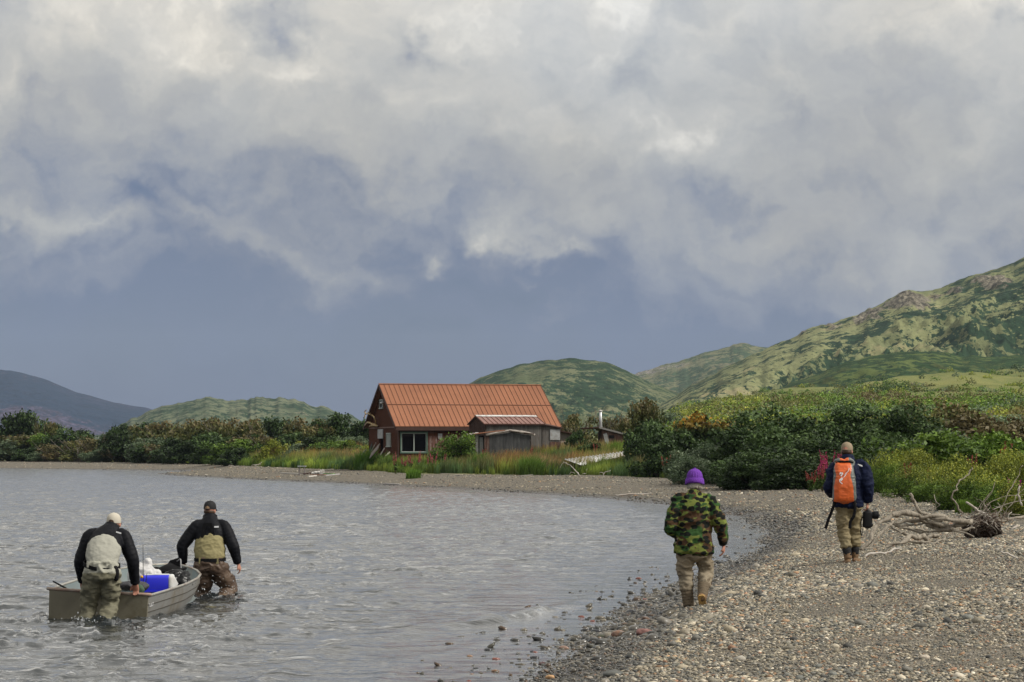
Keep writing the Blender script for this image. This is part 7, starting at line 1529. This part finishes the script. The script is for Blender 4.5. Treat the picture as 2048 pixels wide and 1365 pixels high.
# ================================================================== the boat and its load
def boat():
    ALU = mat('dull_aluminium', (.27, .265, .25), .48, metal=.45, var=.12, vscale=4, dirt=(.20, .17, .12), dirts=2.5, spec=.4); ALI = mat('boat_inside_paint', (.20, .24, .245), .6, var=.12, vscale=6, dirt=(.22, .22, .2), dirts=4)
    TRN = mat('stained_transom', (.18, .165, .12), .6, metal=.1, var=.18, vscale=3, dirt=(.115, .10, .06), dirts=2); RIMM = mat('gunwale_alloy', (.36, .35, .31), .4, metal=.4, var=.15, vscale=6, dirt=(.22, .14, .11), dirts=4); DKL = mat('hull_crease_shade', (.06, .055, .045), .7)
    LITE = mat('spray_rail_alloy', (.55, .55, .52), .45, metal=.3, var=.1)
    x0, y0 = (195 - CX) / F * 28.70, 28.70; r = empty('boat', (x0, y0, -.03), math.radians(-4.6), 'small open aluminium boat loaded with bags and a cooler in the shallows', 'boat'); r.rotation_euler = (math.radians(1.0), math.radians(3.2), math.radians(-4.6))
    L_ = 4.0; t = np.linspace(0, 1, 41)
    hb = np.interp(t, [0, .2, .45, .65, .78, .88, .95, .985, 1], [.595, .635, .655, .63, .56, .42, .25, .12, .02]); hz = np.interp(t, [0, .5, .8, 1], [.345, .36, .39, .43])
    cb = hb * np.interp(t, [0, .5, .8, 1], [.90, .86, .70, .3]); cz = np.interp(t, [0, .5, .8, .95, 1], [-.08, -.07, -.02, .10, .22]); kz = np.interp(t, [0, .5, .8, .95, 1], [-.13, -.14, -.10, .04, .18])
    def shell(off):
        V = []
        for i in range(len(t)):
            h, c = max(hb[i] - off, .004), max(cb[i] - off, .003); row = []
            for s in (1,): row += [(h, hz[i]), (h * .985 + c * .015, hz[i] * .72 + cz[i] * .28), (h * .6 + c * .4, hz[i] * .38 + cz[i] * .62), (c, cz[i] + off), (c * .5, kz[i] * .7 + cz[i] * .3 + off), (0, kz[i] + off)]
            row += [(-a, z) for a, z in row[:-1][::-1]]; V += [(a, t[i] * L_, z) for a, z in row]
        return V
    nc = 11
    b = MB(); b.add(shell(0), [tuple(f) for f in gridfaces(41, nc)]); b.build('hull', ALU, r, True); b = MB(); b.add(shell(.018), [tuple(f) for f in gridfaces(41, nc)[:, ::-1]]); b.build('inner_hull', ALI, r, True)
    b = MB(); w = .602; V = [(-w, -.015, .35), (w, -.015, .35), (w * .985, -.015, .0), (w * .90, -.015, -.10), (0, -.015, -.15), (-w * .90, -.015, -.10), (-w * .985, -.015, .0)]; V += [(a, .02, z) for a, _, z in V]; n = 7
    b.add(V, [tuple(range(n)), tuple(range(2 * n - 1, n - 1, -1))] + [(i, i + n, (i + 1) % n + n, (i + 1) % n) for i in range(n)]); to = b.build('transom', TRN, r)
    b = MB(); b.loft([(-w - .03, .0, .365), (0, .0, .358), (w + .03, .0, .365)], [(.020, .028)] * 3, 10, 6, ref=(0, 0, 1)); b.build('transom_cap', mat('worn_transom_cap', (.28, .19, .15), .7, var=.35, vscale=14, dirt=(.42, .38, .33), dirts=6), to, True)
    for s in (1, -1):
        P_ = [(s * (hb[i] + .004), t[i] * L_, hz[i] + .006) for i in range(0, 41)]; b = MB(); b.loft(P_, [.016] * len(P_), 10, 1, ref=(0, 0, 1)); b.build('gunwale', RIMM, r, True)
        for (f, m, rr, nm) in ((.30, DKL, .006, 'hull_crease'), (.52, DKL, .006, 'hull_crease'), (.86, LITE, .016, 'spray_rail')):  # crease lines are dark tubes, crease shade put into their colour
            P_ = []
            for i in range(0, 40):
                a = [(hb[i], hz[i]), (hb[i] * .985 + cb[i] * .015, hz[i] * .72 + cz[i] * .28), (hb[i] * .6 + cb[i] * .4, hz[i] * .38 + cz[i] * .62), (cb[i], cz[i])]; u_ = f * 3; k = min(int(u_), 2); e = u_ - k
                P_.append((s * (a[k][0] * (1 - e) + a[k + 1][0] * e + .003), t[i] * L_, a[k][1] * (1 - e) + a[k + 1][1] * e))
            b = MB(); b.loft(P_, [rr] * len(P_), 6, 1, ref=(0, 0, 1)); b.build(nm, m, r, True)
    b = MB(); V = []
    for i in range(2, 38): V += [(-hb[i] * .93, t[i] * L_, .075), (hb[i] * .93, t[i] * L_, .075)]
    b.add(V, [(2 * i, 2 * i + 1, 2 * i + 3, 2 * i + 2) for i in range(35)]); b.build('floor', ALI, r)
    for y in (1.15, 2.45): k = int(y / L_ * 40); b = MB(); b.box((0, y, .23), (hb[k] * 1.9, .26, .03)); b.box((0, y, .15), (hb[k] * 1.6, .22, .14)); b.build('bench_seat', ALI, r)
    b = MB(); 
    for i in range(8): 
        yy = .03 + .03 * i; hh = .35 - .06
        k = [((0, 1), (1, 1)), ((.5, 1), (.5, 0)), ((0, 0), (1, 0)), ((0, 1), (0, 0), (1, 0)), ((0, 0), (.5, 1), (1, 0)), ((0, 1), (0, 0)), ((0, 1), (1, 1), (1, 0), (0, 0)), ((0, 1), (.5, .4), (1, 1))][i]
        stroke(b, [(hb[0] + .012 + .01 * yy, yy + .018 * p[0], .215 + .035 * p[1]) for p in k], .006, .004, (1, 0, 0))
    b.build('side_marking', WLOGO, r)
    b = MB()
    for i in range(26): y = .1 + i * .14; k = min(int(y / L_ * 40), 39); b.ell((hb[k] + .001, y, hz[k] - .045), (.004, .006, .006), 6, 4)
    b.build('rivets', RIMM, r)
    def W_(x, y, z): return Vector((x, y, z))
    # cooler
    d = 30.25; c = P(312, 1168, d); o = empty('cooler', c, math.radians(4), 'bright blue cooler box with a white lid lying in the boat', 'cooler'); BL = mat('cooler_blue', (.022, .028, .60), .35, var=.03, spec=.5)
    b = MB(); b.loft([(-.17, 0, 0), (-.16, 0, 0), (.155, 0, 0), (.165, 0, 0)], [(.10, .13), (.112, .15), (.118, .16), (.112, .15)], 24, 3, ref=(0, 0, 1), sq=.35); b.build('cooler_body', BL, o, True)
    b = MB(); b.box((0, -.158, -.085), (.32, .012, .02)); b.build('cooler_ridge', BL, o)
    b = MB(); b.loft([(.168, 0, 0), (.175, 0, 0), (.215, 0, 0), (.225, 0, 0)], [(.105, .15), (.118, .165), (.114, .16), (.09, .13)], 24, 2, ref=(0, 0, 1), sq=.35); b.build('cooler_lid', WHT, o, True)
    b = MB(); b.loft([(-.13, 0, .112), (0, 0, .120), (.155, 0, .118)], [(.006, .10)] * 3, 8, 1, ref=(0, 0, 1)); b.build('cooler_trim', WHT, o, True)
    def lump(name, pts, fold, m, label, cat, loc, vox=.012):
        b = MB()
        for (q_, rr) in pts: b.ell(q_, rr, 16, 10)
        o = remesh(b, name, vox, 3, fold, None, m, None); o.location = loc; tag(o, label, cat); return o
    WB = mat('white_plastic_bag', (.66, .65, .64), .5, var=.08, vscale=8, trans=.2); BB = mat('black_plastic_bag', (.005, .005, .006), .32, spec=.3); GB = mat('charcoal_cloth', (.045, .045, .050), .6, var=.2, vscale=8)
    lump('plastic_bag', [((0, 0, 0), (.17, .14, .13)), ((.06, 0, .13), (.06, .06, .07)), ((-.10, 0, -.04), (.10, .12, .12)), ((.14, 0, -.03), (.10, .1, .08))], cloth(.018, 12, 12, 61, .006), WB, 'crumpled white plastic bag behind the blue cooler', 'bag', P(286, 1146, 30.9))
    lump('rubbish_bag', [((0, 0, 0), (.15, .14, .14)), ((.10, -.05, -.05), (.13, .12, .12)), ((.13, .0, .06), (.06, .06, .05))], cloth(.022, 11, 11, 63, .007), BB, 'black plastic rubbish bag against the right side of the boat', 'bag', P(350, 1160, 31.0))
    lump('grey_bundle', [((0, 0, 0), (.20, .12, .06)), ((.15, 0, -.01), (.12, .1, .06)), ((-.2, .1, .02), (.12, .1, .06))], cloth(.016, 10, 12, 65, .006), GB, 'charcoal cloth bundle on the stern between the arms and the cooler', 'bundle', P(254, 1172, 29.15))
    # open tote
    o = empty('tote_bag', P(340, 1148, 31.35), math.radians(-8), 'open black rubber tote with a raised flap at the bow', 'bag')
    b = MB(); b.loft([(0, 0, -.16), (0, 0, -.05), (0, 0, .05)], [(.15, .13), (.185, .16), (.21, .18)], 24, 4); b.build('tote_body', BLK, o, True); b = MB(); pts = [(math.cos(a) * .205, math.sin(a) * .175, .055 + .02 * math.cos(a * 2)) for a in np.linspace(0, 2 * math.pi, 25)]; b.loft(pts, [.016] * 25, 8, 1, ref=(0, 0, 1)); b.build('tote_rim', BLK, o, True)
    b = MB(); V = [(-.10, .05, .05), (.16, .05, .05), (.10, .06, .21), (-.02, .06, .17)]; wallface(b, V, .015, (0, -1, 0)); b.build('tote_flap', BLK, o)
    b = MB(); b.loft([(.08, .05, .16), (.14, .0, .19), (.16, -.05, .12), (.17, -.06, .04)], [.008] * 4, 8, 5); b.build('tote_handle', mat('grey_rope', (.3, .3, .3), .7), o, True)
    # rods
    def rod(p0, p1, label, rr=.004, ball=False, d=29.2, knob=True):
        a, c = P(*p0, d), P(*p1, d + .15); o = empty('fishing_rod', a, 0, label, 'fishing rod', 'fishing rods standing in the boat'); v = c - a; b = MB(); b.loft([(0, 0, 0), v * .5, v], [rr, rr * .8, rr * .5], 6, 1); b.build('rod_blank', BLK, o, True)
        b = MB(); b.loft([-v * .02, v * .12], [.010, .010], 8); b.build('rod_grip', mat('cork_grip', (.3, .3, .27), .8), o, True)
        if knob: b = MB(); b.loft([v * .10 + Vector((.02, -.03, 0)), v * .10 + Vector((.045, -.03, 0))], [.026, .026], 12, ref=(0, 0, 1)); b.build('reel', MSTEEL, o, True)
        if ball: b = MB(); b.ell((P(284, 1154, d) - a) + Vector((0, -.02, 0)), (.018, .018, .018), 12, 8); b.build('float', mat('yellow_float', (.75, .42, .02), .4), o, True)
    rod((286.5, 1182), (286, 1090), 'tall fishing rod with a yellow ball standing before the cooler', .0055, True); rod((279, 1180), (268, 1114), 'thinner fishing rod leaning left before the white bag', .004); rod((290, 1180), (294, 1146), 'short rod butt leaning right before the cooler', .006, False, knob=False)
    a, c = P(132, 1177, 28.95), P(106, 1163, 29.0); b = MB(); b.loft([(0, 0, 0), (c - a) * .5, c - a], [.012, .011, .009], 8); o = b.build('oar_handle', BLK, None, True); o.location = a; tag(o, 'dark thin handle sticking out over the left corner of the stern', 'oar')
    lump('green_net', [((0, 0, 0), (.06, .05, .06))], cloth(.012, 20, 20, 67), mat('green_mesh', (.06, .10, .065), .8), 'small green net bundle at the foot of the rods', 'net', P(279, 1180, 29.0), .01)
    DIST.append((x0 + .5, y0 - .1, .5, .03)); DIST.append((x0 + .2, y0 - .25, .6, .03)); DIST.append((x0 - .5, y0 - .1, .5, .025)); DIST.append((x0 + 1.0, y0 + 2.4, .6, .03))
boat()
def splash():
    rs = np.random.RandomState(9); m = bpy.data.materials.new('splash_water'); m.use_nodes = True; bs = m.node_tree.nodes['Principled BSDF']; bs.inputs['Base Color'].default_value = (.75, .78, .8, 1); bs.inputs['Roughness'].default_value = .1; bs.inputs['Transmission Weight'].default_value = .35; bs.inputs['IOR'].default_value = 1.33
    V0, F0 = ico(1); Vs = []; n = 0
    for (px, py, d, sx, sz, k) in ((405, 1199, 33.1, .16, .10, 70), (447, 1196, 33.0, .20, .13, 110), (472, 1200, 33.1, .16, .06, 40), (172, 1240, 28.0, .14, .05, 60), (205, 1246, 27.9, .16, .05, 60), (290, 1240, 28.4, .14, .03, 30)):
        c = P(px, py, d); c.z = 0
        for i in range(k // 2):
            p = A((c.x + rs.normal() * sx, c.y + rs.normal() * sx * .8, abs(rs.normal()) * sz)); Vs.append(V0 * rs.uniform(.002, .0075) * A((1, 1, rs.uniform(.7, 2.4))) + p); n += 1
    V = np.concatenate(Vs); Fc = (F0[None] + (np.arange(n) * 12)[:, None, None]).reshape(-1, 3); tag(link('splash', fastmesh('splash', V, Fc), m), kind='stuff')
splash()
# ================================================================== lake, then the air
make_water(mat_water())
def haze():
    V = []
    x0, x1, y0, y1, z0, z1 = -2600, 2600, -80, 8600, -4, 420
    b = MB(); b.box(((x0 + x1) / 2, (y0 + y1) / 2, (z0 + z1) / 2), (x1 - x0, y1 - y0, z1 - z0))
    m = bpy.data.materials.new('air'); m.use_nodes = True; N = m.node_tree.nodes; N.remove(N['Principled BSDF'])
    v = N.new('ShaderNodeVolumePrincipled'); v.inputs['Color'].default_value = (.62, .74, .95, 1); v.inputs['Density'].default_value = 4.5e-5; v.inputs['Anisotropy'].default_value = .0
    m.node_tree.links.new(v.outputs[0], N['Material Output'].inputs['Volume'])
    o = b.build('haze', m); tag(o, kind='stuff')
haze()
